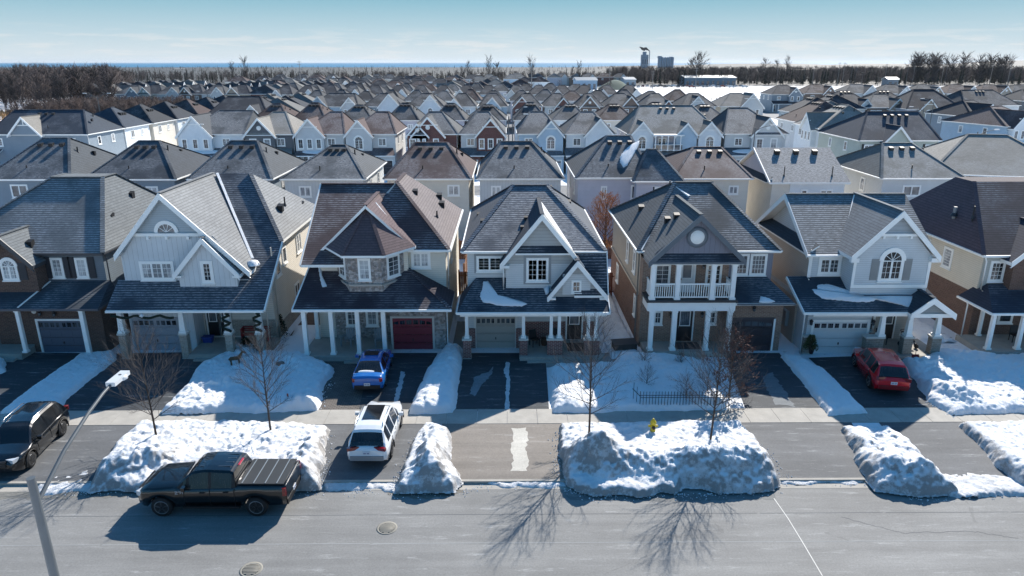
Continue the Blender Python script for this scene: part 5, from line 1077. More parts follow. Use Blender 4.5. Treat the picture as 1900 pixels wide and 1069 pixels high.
# third row, fronts towards the camera
G3 = 'third row of houses, fronts facing the camera'
def row(specs, Y, grp, where, dflt_lod=1, d=12, face=1):
    n = 0
    for s in specs:
        a, b, wall, roof, gs, opt = (list(s) + [{}])[:6] if len(s) >= 6 else (*s, {})
        z_ = 6.1; X0, X1 = PX(a, Y, z_), PX(b, Y, z_); cx = (X0 + X1)/2; w_ = X1 - X0
        GG = [((g0 - .5)*w_, (g1 - .5)*w_, k, gw) for g0, g1, k, gw in gs]
        det = {'arch': 'arched gable window', 'three': 'triple gable windows', 'round': 'round gable vent', 'pent': 'pent gable', 'tall': 'tall gable'}
        feat = (('left ' if gs[0][0] < .3 else 'right ' if gs[0][0] > .4 else 'centre ') + det[gs[0][2]]) if gs else 'plain hip roof'
        lab = opt.get('label') or '%s house, %s roof, %s, %s from left, %s' % (WNAME[wall], RNAME[roof], feat, ORD[n], where)
        rid = opt.get('ridge'); rid = ((rid[0] - .5)*w_, (rid[1] - .5)*w_, rid[2]) if rid else None
        if face == 1:
            est_house(opt.get('name', 'gable_fronted_house' if gs else 'hip_roofed_house'), cx, Y, 0, w_ - .5, d, wall, roof, lab, grp, ridge=rid, gables=GG, garage=opt.get('garage'), porch=opt.get('porch', True), lod=opt.get('lod', dflt_lod), snow=opt.get('snow', n % 2 == 0), lower=opt.get('lower'), rz_=opt.get('zr'), vents=opt.get('vents', 0), sidewins=dflt_lod < 2)
        else:
            r0, r1 = opt.get('r', (.42, .62)); back_house(n, X0, X1, X0 + r0*w_, X0 + r1*w_, Y, wall, roof, lab, grp, zr=opt.get('zr', 9.1 + .25*math.sin(n*2.3)), lod=dflt_lod, wins=None)
        n += 1
row([(334, 452, 'white', 'char', [(0, .52, 'three', 'white')], dict(garage=(1, 4), ridge=(.4, .95, 7), zr=9.4, label='white house with a broad left gable and small attic window, left in the third row')),
     (456, 546, 'dark', 'ash', [(0.02, .62, 'pent', 'dark')], dict(garage=(0.8, 3.4), label='dark grey house with round white gable vent and cream side wall in third row')),
     (550, 640, 'grey', 'brown', [(0, .58, 'three', 'grey')], dict(garage=(.9, 3.4), ridge=(.55, .8, 6), label='grey house with brown roof and an oval snow patch over its porch, third row')),
     (643, 735, 'grey', 'brown', [(0, .52, 'arch', 'grey')], dict(garage=(.8, 3.4), ridge=(.5, .75, 6), label='grey house with brown roof and big arched window, in front of the red brick pair')),
     (757, 850, 'red', 'char', [(.1, .72, 'round', 'red'), (0, .4, 'pent', 'red')], dict(garage=(1, 3.5), label='dark red brick house with two overlapping gables in third row')),
     (852, 938, 'grey', 'char', [(.38, .98, 'three', 'red')], dict(garage=(-3.4, -.8), lower='red', label='grey house with red brick gable on its right half and snow on its porch roof')),
     (960, 1046, 'blue', 'char', [(.45, .98, 'arch', 'blue')], dict(garage=(.8, 3.2), ridge=(.3, .6, 6), label='pale blue house with a white peaked right gable and arched window, third row')),
     (1048, 1142, 'white', 'char', [(.4, .95, 'tall', 'white')], dict(garage=(-3.4, -1), label='white house with right gable half hidden behind the lavender house')),
     (1343, 1462, 'grey', 'char', [(.42, .88, 'pent', 'grey')], dict(garage=(-4.4, -1.6), ridge=(.25, .55, 7), zr=9.8, label='grey house with a steep dark-trimmed right gable, right end of third row'))],
    114, G3, 'third row', 0)
# the wide pair with the glazed balcony between two arched gables
X0, X1 = PX(1165, 114, 6.1), PX(1340, 114, 6.1)
H = est_house('wide_double_house', (X0 + X1)/2, 114, 0, X1 - X0 - .5, 13, 'lav', 'grey', 'wide lavender house with two arched-window gables and a glazed balcony between them', G3, ridge=(-4.6, 4.2, 7), gables=[(-7.2, -3.6, 'arch', 'white'), (3.6, 7.2, 'arch', 'white'), (.0, 3.3, 'tall', 'blue')], garage=(-6.6, -3.9), porch=True, rz_=10.2, wins=[-2, 0, 2])
for k in range(5): x_ = -3.4 + k*1.0; column(H, x_, -1.6, 3.6, 5.95, .07)
q = MB(); q.box(-3.6, 1.0, -1.66, -1.6, 4.55, 4.63, TR()); q.box(-3.6, 1.0, -1.66, -1.6, 3.7, 3.78, TR()); H.part('railing', q); q = MB(); q.box(-3.6, .9, -1.64, -1.62, 3.78, 4.55, glass('mid')); H.part('balcony_glass', q)
q = MB(); q.box(-3.7, 1.1, -1.8, 0, 5.95, 6.15, TR()); H.part('porch_beam', q)

G4 = 'fourth row of houses, backs to the camera'; 
row([(466, 536, 'grey', 'brown', []), (541, 606, 'grey', 'brown', []), (625, 692, 'lav', 'char', []), (715, 778, 'lav', 'char', []), (801, 864, 'lav', 'char', []), (866, 940, 'lav', 'char', []), (953, 1016, 'white', 'char', []), (1024, 1094, 'white', 'grey', []), (1106, 1180, 'cream', 'brown', []), (1190, 1256, 'taupe', 'brown', []), (1277, 1352, 'grey', 'grey', [])], 142, G4, 'fourth row, backs to camera', 1, face=0)
G5 = 'fifth row of houses, fronts facing the camera'
row([(575, 665, 'blue', 'char', [(0, .38, 'tall', 'blue'), (.66, 1.0, 'round', 'grey')], dict(ridge=(.3, .85, 6))), (672, 748, 'slate', 'char', [(.4, .95, 'tall', 'white')]), (752, 825, 'grey', 'char', [(.38, .9, 'arch', 'white')]), (829, 884, 'white', 'char', [(0, .5, 'tall', 'white')]), (887, 942, 'blue', 'char', [(.2, .75, 'tall', 'blue')]), (952, 1006, 'red', 'char', [(.0, .6, 'round', 'red')]), (1009, 1062, 'grey', 'char', [(.4, .95, 'pent', 'red')]),
     (1072, 1120, 'brown', 'char', [(.1, .8, 'pent', 'brown')], dict(lod=1)), (1124, 1188, 'brown', 'char', [(.45, .98, 'pent', 'brown')]), (1195, 1250, 'slate', 'grey', [(.6, .98, 'pent', 'red')]), (1262, 1330, 'white', 'char', [(.2, .7, 'round', 'grey')], dict(lower='red')), (1336, 1416, 'cream', 'ash', [(.45, .98, 'round', 'grey')], dict(lower='red'))], 187, G5, 'fifth row', 2)
G6 = 'sixth row of houses, backs to the camera'
WW = ['grey', 'lav', 'white', 'cream', 'blue', 'taupe', 'board']; RR = ['char', 'brown', 'char', 'grey', 'char', 'black']
rnd = random.Random(5)
row([(a, a + 44, rnd.choice(WW), rnd.choice(RR), []) for a in (560, 606, 652, 700, 748, 800, 850, 893, 946, 991, 1042, 1090, 1140, 1190, 1240)], 215, G6, 'sixth row', 2, face=0)
G7 = 'seventh row of dark roofed houses'
row([(a, a + 38, rnd.choice(['white', 'grey', 'blue', 'white', 'taupe']), rnd.choice(['navy', 'navy', 'char']), [(.5, .97, 'tall', 'white')] if k % 2 else [(0, .45, 'tall', 'grey')]) for k, a in enumerate((505, 546, 590, 632, 675, 718, 760, 802, 845, 888, 940, 982, 1026, 1068, 1110, 1152))], 258, G7, 'seventh row', 2)
G8 = 'eighth row of small far roofs'
row([(a, a + 36, rnd.choice(WW), rnd.choice(RR + ['brown']), []) for a in (480, 520, 560, 602, 645, 690, 733, 776, 820, 865, 910, 958, 1004, 1050)], 286, G8, 'eighth row', 2, face=0)
# left street running away from the camera: gardens on the sunny right side
GL = 'row of houses along the left street, back walls in the sun'
X = -67.0; names = [('slate', 'navy', 'ash'), ('white', 'navy', 'ash'), ('cream', 'black', 'ash'), ('white', 'navy', 'ash'), ('cream', 'brown', 'brown'), ('white', 'navy', 'ash'), ('white', 'navy', 'ash')]
LBL = ['wide slate corner house with an ornamental gable, beside the dry field', 'white house behind the slate corner house', 'cream house third along the left street', 'white house with grey roof, fourth along the left street', 'cream house with the only brown roof along the left street', 'white house sixth along the left street, before the brown thicket', 'white house seventh and last along the left street row']
for i in range(7):
    if i == 0:
        H = est_house('corner_house', -74.5, 114, 0, 15.5, 11, 'slate', 'navy', LBL[0], GL, ridge=(-6.2, 5.0, 5.2), rz_=9.6, vents=3, wins=[5.2, -6.4], sidewins=True)
        q = MB(); gable_y(q, -1.6, 8.9, -4.3, 6.0, 1.1, 6.0, -.9, 4, rsh('ash'), TR()); H.part('gable_roof', q); q = MB(); q.poly([(-4.0, -.5, 6.1), (.8, -.5, 6.1), (-1.6, -.5, 8.6)], WALLC['slate']); q.box(-2.6, -.6, -.6, -.52, 7.5, 7.65, TR()); q.box(-1.66, -1.54, -.6, -.52, 7.6, 8.5, TR()); H.part('gable_wall', q)
        q = MB(); q.slab([(-9.4, -2.0, 3), (-6, -2.0, 3), (-6, 0, 3.8), (-9.4, 0, 3.8)], .15, rsh('navy'), TR()); H.part('porch_roof', q); column(H, -7.4, -.1, 0, 6, .12)
    else:
        w_, a, b = names[i]; y0 = 125.5 + (i - 1)*9.8
        est_house('street_house', X - 11 + .25*i, y0 + 4.4, R(-90), 8.8, 11, w_, 'navy' if a == 'navy' else a if b != 'brown' else 'brown', LBL[i], GL, ridge=(-.5, .5, 7.2), back=1, lod=1, wins=((-1.8, 4.3, 5.5, .5), (1.7, 4.5, 5.4, .3)), rz_=9.4)
GW = 'houses beside the far left street'
est_house('white_gabled_house', PX(440, 152, 6), 152, 0, 13, 12, 'white', 'navy', 'white house with a dark navy roof and decorated gable, beyond the left street row', GW, ridge=(-4, 3, 7), rz_=10, gables=[(1.2, 5.6, 'round', 'white')], porch=True, lod=1, vents=0)
for i, (a, y) in enumerate(((505, 168), (520, 180), (545, 196), (470, 176), (488, 190))):
    est_house('street_house', PX(a, y, 6) - 4, y, R(-90), 9, 12, 'white' if i % 2 else 'grey', ('ash', 'navy')[i % 2], ('grey', 'white')[i % 2] + ' house with lit side wall, %s in the angled group left of the fifth row' % ORD[i], GW, back=1, lod=1, rz_=9.3)
# fronts facing us across the dark street, far left
GF = 'shaded house fronts beyond the brown thicket'
for i, a in enumerate((238, 276, 314, 352, 396, 440)):
    y = 262; est_house('gable_fronted_house', PX(a, y, 6), y + (i % 2), 0, 8.6, 12, ('slate', 'sage', 'grey', 'brown', 'grey', 'taupe')[i], ('char', 'navy')[i % 2], '%s front, %s from left beyond the brown thicket' % (WNAME[('slate', 'sage', 'grey', 'brown', 'grey', 'taupe')[i]], ORD[i]), GF, gables=[(-4.0, 0.4, 'pent', '')] if i % 2 else [(-.5, 4.0, 'round', '')], porch=True, garage=(-3.4, -.6) if i % 2 else (.6, 3.4), lod=1 if i < 5 else 2, vents=0, lower='brown' if i > 2 else None)
# streets of houses seen end on, far centre left
GE = 'distant houses along streets running away from the camera'; n = 0
for j, X in enumerate((-112, -93, -148, -166)):
    for i in range(9 if j < 2 else 7):
        y = 250 + i*11.5 + (j // 2)*35 + (18 if j < 2 else 0); rz = R(-90) if j % 2 else R(90)
        w_ = rnd.choice(['white', 'cream', 'red', 'white', 'brown']); est_house('distant_street_house', X + rnd.uniform(-.6, .6), y, rz, 9, 11, w_, rnd.choice(['char', 'navy', 'ash']), '%s house, %s back along the %s distant street at centre left' % (WNAME[w_], ORD[i], ORD[j]), GE, gables=[(-4, .2, 'pent', '')] if j % 2 else [(-.4, 4, 'tall', '')], lod=2, vents=0, back=0, sidewins=False); n += 1
# right side cluster
GR = 'houses on the right side streets'
def rh(name, px, Y, rot, w, d, wall, roof, label, **k):
    return est_house(name, PX(px, Y, 6), Y, R(rot), w, d, wall, roof, label, GR, **k)
H = est_house('shuttered_house', 57.6, 104, 0, 11.6, 14, 'sage', 'navy', 'pale green corner house with dark shutters and a centred gable on the right', GR, ridge=(-2.6, 5.2, 5.5), rz_=9.9, gables=[(-2.6, 1.2, 'tall', 'sage')], vents=4, wins=[-4.4, 4.6], sidewins=True)
for u in (-5.2, -3.35, 3.8, 5.65): shutter(H, Fr((0, 0, 0)), u - .2, u + .2, 4.2, 5.6, '23282c')
q = MB(); q.slab([(6, 1, 3.1), (9.3, 1, 3.1), (8.8, 5, 3.6), (6, 5, 3.6)], .2, rsh('navy'), TR()); H.part('porch_roof', q); column(H, 9, 1.3, 0, 3, .12); column(H, 6.6, 1.3, 0, 3, .12)
for i, (y, w_, r_, lb) in enumerate(((124, 'white', 'ash', 'white house with a bank of roof vents behind the shuttered corner house'), (137, 'grey', 'brown', 'grey house with brown roof, second behind the shuttered corner house'))):
    est_house('street_house', 54.2 + i*1.5, y + 4.5, R(-90), 11, 11.5, w_, r_, lb, GR, ridge=(-1.2, 1.8, 6), rz_=9.9, vents=4, gables=[(-.5, 4, 'three', '')] if i == 0 else [], lod=0)
for i, (a, y, w_, r_, lb) in enumerate(((1480, 152, 'taupe', 'ash', 'taupe house with light grey roof left of the brown roofed street house'), (1460, 168, 'grey', 'navy', 'grey house with navy roof at the left end of the right cluster'), (1500, 182, 'grey', 'navy', 'grey house with navy roof further back in the right cluster'))):
    rh('street_house', a, y, -90, 9.5, 12, w_, r_, lb, rz_=9.4, lod=1, vents=3)
rh('gable_fronted_house', 1735, 176, 0, 14, 13, 'lav', 'navy', 'pinkish house with navy roof and two-storey window under a tall gable, right', ridge=(-2.5, 2.5, 6.5), rz_=10.6, gables=[(-4.2, .2, 'arch', 'taupe')], wins=[5], lod=0, vents=0, lower='taupe')
rh('gable_fronted_house', 1650, 182, 0, 11, 12, 'brown', 'grey', 'brown brick house with many narrow windows left of the pinkish house', gables=[(-.3, 3.8, 'three', 'taupe')], wins=[-4, -2.5], lod=1, vents=0)
rh('gable_fronted_house', 1592, 184, 0, 9, 12, 'grey', 'navy', 'grey house with white gable, left of the narrow-windowed brick house', gables=[(-.3, 3.4, 'tall', 'white')], lod=1, vents=0)
rh('hip_roofed_house', 1842, 190, 12, 17, 12, 'grey', 'char', 'big grey house with a long charcoal hip roof behind the pinkish house', ridge=(-5, 5, 6), rz_=10, lod=1, wins=[-6, -4.5, 2])
rh('gable_fronted_house', 1838, 150, 8, 8, 14, 'slate', 'navy', 'narrow slate house with tall front gable and snowy porch roof, far right', gables=[(-3.6, 1.2, 'three', 'slate')], porch=True, lod=0, vents=0, snow=True)
rh('gable_fronted_house', 1905, 128, 14, 9, 14, 'blue', 'brown', 'pale blue gabled house at the right photo edge, above the light grey roof', gables=[(-4, .8, 'three', 'white')], porch=True, lod=0, vents=0, snow=True)
for i, (a, y, w_, w2, r_) in enumerate(((1462, 258, 11, 'slate', 'navy'), (1525, 266, 12, 'brown', 'brown'), (1600, 268, 13, 'grey', 'grey'), (1665, 266, 12, 'grey', 'char'), (1725, 266, 11, 'taupe', 'grey'), (1788, 266, 12, 'grey', 'brown'), (1850, 264, 12, 'taupe', 'brown'), (1910, 262, 12, 'slate', 'char'))):
    rh('gable_fronted_house', a, y, 0, w_*1.02, 12, w2, r_, '%s house, %s roof, %s from left in far right row by the field' % (WNAME[w2], RNAME[r_], ORD[i]), gables=[(.2, w_*.42, ('round', 'pent', 'tall')[i % 3], '')], porch=True, lod=1, vents=0)
for i, (a, y, w2, r_) in enumerate(((1545, 214, 'slate', 'navy'), (1615, 216, 'white', 'navy'), (1700, 222, 'grey', 'grey'), (1790, 224, 'grey', 'grey'), (1875, 226, 'dark', 'char'))):
    rh('hip_roofed_house', a, y, 180, 9.5, 12, w2, r_, '%s house with %s roof, %s from left in the second far right row' % (WNAME[w2], RNAME[r_], ORD[i]), back=1, lod=1)
# far subdivision in the centre, small roofs on the skyline
GD = 'tiny far houses below the tree line'
k = 0
for (a0, a1, y, n) in ((470, 930, 325, 13), (520, 960, 372, 13), (420, 1010, 430, 16), (500, 960, 500, 13), (940, 1160, 560, 8)):
    for i in range(n):
        w_ = rnd.choice(WW + ['red', 'brown']); a = a0 + (a1 - a0)*(i + rnd.uniform(.2, .8))/n
        est_house('far_house', PX(a, y, 6), y, rnd.choice((0, 0, R(-90))), rnd.uniform(9, 13), 11, w_, rnd.choice(['char', 'ash', 'navy', 'brown']), '%s far house, %s from left, %s of the far rows below the tree line' % (WNAME[w_], ORD[i], ORD[k]), GD, gables=[(0, 4, 'tall', 'white')] if i % 2 else [], lod=2, vents=0, sidewins=False, wins=[-2.5])
    k += 1
# ------------------------------------------------------------------ vehicles
def lerp_tab(tab, x):
    if x <= tab[0][0]: return tab[0][1]
    for (a, va), (b, vb) in zip(tab, tab[1:]):
        if x <= b: t = (x - a)/(b - a); t = t*t*(3 - 2*t)*.35 + t*.65; return va + (vb - va)*t
    return tab[-1][1]
def vehicle(name, label, cat, loc, rz, S, col, group=None):
    """S: dict of side profile tables; x forward, z up"""
    root = empty(name, (loc[0], loc[1], loc[2] if len(loc) > 2 else 0), rz); tag(root, label, cat, group)
    pm = paint(col, .25, .0 if col[0] in '1bd' and col not in ('101214', '15171a') else .3, 1.0, 0.0); blk = paint('17181a', .6, var=0); gl = glass('car'); L = S['L']; X0, X1 = -L/2, L/2
    xs = sorted(set([round(X0 + i*L/76, 4) for i in range(77)] + [X0 + .03, X1 - .03])); R_ = S['wr']; ra = R_ + .07; vs = []; fs = []; ms = []
    sec = []
    for x in xs:
        w = lerp_tab(S['w'], x); zd = lerp_tab(S['deck'], x); zb = lerp_tab(S['bot'], x)
        for xw in (S['xf'], S['xr']):
            q = ra*ra - (x - xw)**2
            if q > 0: zb = max(zb, R_ + math.sqrt(q)*.98)
        zb = min(zb, zd - .16); mid = max(zb + .1, lerp_tab(S['mid'], x)); mid = min(mid, zd - .1)
        sec.append([(0, zb), (w*.8, zb), (w - .035, zb + .02), (w, mid), (w - .015, mid + (zd - mid)*.45), (w - .05, zd - .05), (w - .13, zd), (w*.45, zd + .035), (0, zd + .045)])
    bm_ = MB(); n = len(sec[0])
    V = []; 
    for x, s in zip(xs, sec):
        V += [(x, -y, z) for y, z in s] + [(x, y, z) for y, z in s[1:-1][::-1]]
    m = 2*n - 2; F = []; 
    for i in range(len(xs) - 1):
        for k in range(m): k2 = (k + 1) % m; F.append((i*m + k, (i + 1)*m + k, (i + 1)*m + k2, i*m + k2))
    clad = S.get('clad', False); low = {1, m - 2} if clad else set()
    bm_.mesh(V, [f for j, f in enumerate(F) if (j % m) not in (0, m - 1)], pm, True); bm_.mesh(V, [f for j, f in enumerate(F) if (j % m) in (0, m - 1)], blk)
    bm_.poly(V[:m], pm); bm_.poly(V[-m:][::-1], pm); bm_.build('body', root)
    # greenhouse
    a, b = S['gx']; gx = [a + (b - a)*i/40 for i in range(41)]; rf = MB(); ws = MB(); rw = MB(); sw = {}
    gs = []
    for x in gx:
        zb = lerp_tab(S['deck'], x) - .03; zr = max(zb + .02, lerp_tab(S['roof'], x)); w = lerp_tab(S['w'], x) - .06; t = min(1, (zr - zb)/(S['rh'] - zb + 1e-6)); wt = w - (w - S['wt'])*t
        gs.append([(w, zb), (wt + .03, max(zb, zr - .08)), (wt - .05, zr - .005), (wt*.5, zr + .02), (0, zr + .028)])
    rs0, rs1 = S['roofx']       # solid roof between these x (rear, front)
    for i in range(40):
        x0, x1 = gx[i], gx[i + 1]; xm = (x0 + x1)/2
        for s_ in (-1, 1):
            P_ = lambda x, p: (x, s_*p[0], p[1])
            for k in range(4):
                q = [P_(x0, gs[i][k]), P_(x1, gs[i + 1][k]), P_(x1, gs[i + 1][k + 1]), P_(x0, gs[i][k + 1])]
                if s_ > 0: q = q[::-1]
                if k == 0:
                    solid = any(abs(xm - p) < hw for p, hw in S['pillars']) or gs[i][1][1] - gs[i][0][1] < .12
                    if solid: rf.poly(q, pm if not S.get('blackpillar') else blk)
                    else:
                        seg = sum(1 for p, _ in S['pillars'] if xm > p); sw.setdefault((s_, seg), MB()).poly(q, gl)
                elif k == 1: rf.poly(q, pm, True)
                elif rs0 <= xm <= rs1: rf.poly(q, pm, True)
                elif xm > rs1: ws.poly(q, gl, True)
                else: rw.poly(q, gl, True)
    rf.build('roof', root); ws.build('windshield', root); 
    if rw.f: rw.build('rear_window', root)
    for k, q in sw.items(): q.build('side_window', root)
    # wheels
    tyre = paint('1b1b1c', .85, var=0); rimm = paint(S.get('rim', 'a9acb0'), .3, .8, var=0)
    for xw in (S['xf'], S['xr']):
        for s_ in (-1, 1):
            y = s_*(lerp_tab(S['w'], xw) - .13); M = Matrix.Rotation(R(-90*s_), 3, 'X'); q = MB(); q.lathe((xw, y, R_), [(R_*.62, -.1), (R_*.95, -.11), (R_, -.07), (R_, .07), (R_*.95, .11), (R_*.66, .115)], tyre, 22, M); wh = q.build('wheel', root)
            q = MB(); q.lathe((xw, y, R_), [(R_*.66, .06), (R_*.69, .118), (R_*.62, .118), (R_*.6, .04), (.01, .03)], rimm, 18, M)
            for k in range(5): t = k*2*math.pi/5 + .3; c = Vector((xw, y + s_*.1, R_)); q.bar(c + Vector((math.cos(t), 0, math.sin(t)))*R_*.1, c + Vector((math.cos(t), 0, math.sin(t)))*R_*.64, .07, .03, rimm, up=(0, 1, 0))
            q.lathe((xw, y, R_), [(R_*.6, .035), (.01, .05)], blk, 14, M); q.build('rim', wh)
            if clad:
                q = MB(); pts = [(xw + ra*1.04*math.cos(t*math.pi/12), s_*(lerp_tab(S['w'], xw) + .004), R_ + ra*1.0*math.sin(t*math.pi/12)) for t in range(-1, 14)]; q.tube(pts, .03, blk, 5); q.build('wheel_arch_trim', root)
    def add(nm, c, h, mt, rot=0, tilt=0):
        q = MB(); q.cbox(c, h, mt, Matrix.Rotation(rot, 3, 'Z') @ Matrix.Rotation(tilt, 3, 'Y')); q.build(nm, root)
    W = lerp_tab(S['w'], 0)
    for s_ in (-1, 1):
        q = MB(); q.cbox((S['mir'], s_*(W + .09), lerp_tab(S['deck'], S['mir']) + .08), (.07, .1, .075), S.get('mircol') and blk or pm); q.cbox((S['mir'], s_*(W - .02), lerp_tab(S['deck'], S['mir']) + .03), (.03, .06, .02), blk); q.build('mirror', root)
        for xh in S['handles']:
            q = MB(); q.cbox((xh, s_*(W + .012), lerp_tab(S['deck'], xh) - .17), (.1, .016, .016), S.get('chrome') and rimm or pm); q.build('handle', root)
        for xd in S['seams']:
            q = MB(); wz = lerp_tab(S['w'], xd); q.cbox((xd, s_*(wz - .006), (.42 + lerp_tab(S['deck'], xd))/2), (.006, .009, (lerp_tab(S['deck'], xd) - .5)/2), blk); q.build('door_seam', root)
        hl = S['head']; wf = lerp_tab(S['w'], X1 - .12)
        q = MB(); q.cbox((X1 - hl[0], s_*(wf - hl[1]), hl[2]), (hl[3], hl[1], hl[4]), paint('c8ccd0', .08, .2, var=0), Matrix.Rotation(-s_*.35, 3, 'Z')); q.build('headlight', root)
        tl = S['tail']; wr_ = lerp_tab(S['w'], X0 + .1)
        q = MB(); q.cbox((X0 + tl[0], s_*(wr_ - tl[1]), tl[2]), (tl[3], tl[1], tl[4]), paint('7d0c10', .15, 0, 1, var=0), Matrix.Rotation(s_*tl[5], 3, 'Z')); q.build('taillight', root)
    add('grille', (X1 - .01, 0, S['grille'][0]), (.035, S['grille'][1], S['grille'][2]), blk)
    for k in range(3): add('grille_bar', (X1 + .03, 0, S['grille'][0] + (k - 1)*S['grille'][2]*.6), (.01, S['grille'][1]*.96, .012), rimm)
    add('rear_bumper', (X0 + .02, 0, S['bump']), (.06, wr_*.86, .11), S.get('bumpcol') or blk); add('licence_plate', (X0 - .035, 0, S['plate']), (.008, .16, .08), paint('cfd3da', .5, var=0))
    for k in range(7):
        if k != 3: add('plate_mark', (X0 - .046, (k - 3)*.036, S['plate'] - .005), (.003, .011, .028), paint('2b3f74', .5, var=0))
    return root
suv = dict(L=4.7, wr=.365, xf=1.42, xr=-1.36, w=[(-2.35, .78), (-2.2, .88), (-1.6, .945), (1.3, .945), (1.95, .9), (2.25, .76), (2.35, .62)], deck=[(-2.35, .86), (-2.25, 1.0), (-1.5, 1.06), (.9, .98), (1.05, 1.04), (1.9, .95), (2.25, .84), (2.35, .7)], bot=[(-2.35, .42), (-2.1, .28), (2.0, .22), (2.35, .36)], mid=[(-2.35, .6), (2.35, .55)],
    gx=(-2.22, 1.25), roof=[(-2.22, 1.05), (-2.12, 1.2), (-1.78, 1.6), (-1.5, 1.67), (-.3, 1.70), (.3, 1.66), (.55, 1.56), (1.25, 1.0)], rh=1.68, wt=.62, roofx=(-1.86, .38), pillars=[(-1.95, .14), (-1.2, .05), (-.35, .05), (.62, .05), (1.02, .1)], mir=.72, handles=(-.55, .35), seams=(-1.22, -.35, .78), head=(.22, .2, .8, .16, .08), tail=(.08, .2, .98, .08, .09, .35), grille=(.72, .42, .13), bump=.52, plate=.78, clad=True)
cross = dict(suv, rim='b4b6ba')
truck = dict(L=5.85, wr=.42, xf=1.98, xr=-1.72, w=[(-2.92, .97), (-2.85, 1.01), (2.2, 1.03), (2.7, .98), (2.92, .82)], deck=[(-2.92, 1.36), (-1.05, 1.36), (-.95, 1.3), (1.15, 1.26), (1.3, 1.32), (2.5, 1.22), (2.8, 1.12), (2.92, .95)], bot=[(-2.92, .55), (-2.5, .5), (2.5, .42), (2.92, .5)], mid=[(-2.92, .85), (2.92, .8)],
    gx=(-1.02, 1.42), roof=[(-1.02, 1.3), (-.9, 1.82), (-.75, 1.88), (.2, 1.92), (.65, 1.86), (.8, 1.78), (1.42, 1.28)], rh=1.9, wt=.72, roofx=(-.93, .72), pillars=[(-.95, .1), (.0, .05), (.86, .05), (1.2, .13)], mir=.95, handles=(-.62, .3), seams=(-.93, .02, 1.02), head=(.16, .2, .98, .12, .1), tail=(.05, .07, 1.12, .07, .17, .1), grille=(.88, .6, .2), bump=.6, plate=.72, rim='8d9094', blackpillar=True)
sedan = dict(L=4.57, wr=.33, xf=1.42, xr=-1.22, w=[(-2.28, .74), (-2.1, .84), (-1.5, .88), (1.3, .88), (1.95, .83), (2.28, .6)], deck=[(-2.28, .9), (-2.2, 1.02), (-1.5, 1.0), (-1.3, .95), (.9, .9), (1.1, .94), (1.9, .82), (2.28, .62)], bot=[(-2.28, .36), (-2.0, .24), (2.0, .18), (2.28, .3)], mid=[(-2.28, .55), (2.28, .5)],
    gx=(-1.72, 1.2), roof=[(-1.72, 1.0), (-1.05, 1.38), (-.7, 1.46), (-.1, 1.48), (.3, 1.42), (1.2, .92)], rh=1.46, wt=.56, roofx=(-1.0, .3), pillars=[(-1.35, .2), (-.3, .05), (.5, .05), (.95, .12)], mir=.68, handles=(-.55, .3), seams=(-1.0, -.3, .75), head=(.2, .18, .66, .14, .07), tail=(.1, .2, .84, .08, .09, .3), grille=(.5, .4, .12), bump=.45, plate=.62)
def between(rear, front, z, off=0.0):
    a, b = Vector(G(*rear, z)), Vector(G(*front, z)); h = math.atan2(b.y - a.y, b.x - a.x); return a, b, h
# pickup at the kerb: near-side wheels seen at px (483,957) rear and (302,955) front
a, b, h = between((483, 956), (302, 956), 0.0); c = (a + b)/2; d = (b - a).normalized(); off = Vector((d.y, -d.x))*.9
TP = vehicle('pickup_truck', 'black crew cab pickup with a ribbed bed cover parked at the kerb', 'pickup truck', (c.x + off.x - .12*d.x, c.y + off.y), h, truck, '08090a')
q = MB(); bk = paint('2a2e31', .6, var=.05); q.box(-2.86, -1.08, -.9, .9, 1.395, 1.435, bk); bc = q.build('bed_cover', TP)
for k in range(4): q = MB(); q.box(-2.6 + k*.45, -2.57 + k*.45, -.88, .88, 1.435, 1.455, paint('7d868c', .4, var=0)); q.build('rib', bc)
q = MB(); q.box(-2.95, -2.9, -.9, .9, .72, 1.34, paint('0b0c0d', .3, 0, 1, var=0)); q.build('tailgate', TP)
for k in range(4): q = MB(); q.box(-.7, .5, -.5 + k*.3, -.47 + k*.3, 1.905, 1.92, paint('3b4650', .3, var=0)); q.build('roof_rib', TP)
q = MB(); rd_ = paint('b8121a', .2, 0, 1, var=0); q.box(-.97, -.9, -.25, .25, 1.84, 1.88, rd_); q.build('brake_light', TP)
for s_ in (-1, 1): q = MB(); q.cbox((0, s_*1.0, .46), (1.1, .07, .04), paint('151617', .6, var=0)); q.build('running_board', TP)
q = MB(); dm = paint('c9ccd0', .3, .5, var=0)        # fender decal reading Z71
for pts in (((0, .1), (.12, .1), (0, 0), (.12, 0)), ((.15, .1), (.27, .1), (.2, 0)), ((.31, .1), (.31, 0))):
    for p0, p1 in zip(pts, pts[1:]): q.bar((1.55 - p0[0] - .2, 1.04, 1.06 + p0[1]), (1.55 - p1[0] - .2, 1.04, 1.06 + p1[1]), .02, .012, dm, up=(0, 1, 0))
q.build('decal', TP)
# black crossover on the leftmost apron, nose towards the street
a, b, h = between((122, 800), (50, 874), .12); c = (a + b)/2; d = (b - a).normalized(); off = Vector((d.y, -d.x))*.8
V1 = vehicle('parked_suv', 'black SUV facing the street on the leftmost driveway apron behind the street lamp', 'SUV', (c.x + off.x, c.y + off.y, .12), h, dict(cross, rim='5d6064'), '0b0c0f')
for s_ in (-1, 1): q = MB(); q.tube([(-1.5, s_*.6, 1.70), (-1.3, s_*.6, 1.76), (.1, s_*.6, 1.76), (.3, s_*.6, 1.69)], .02, paint('9da1a6', .2, .9, var=0), 6); q.build('roof_rail', V1)
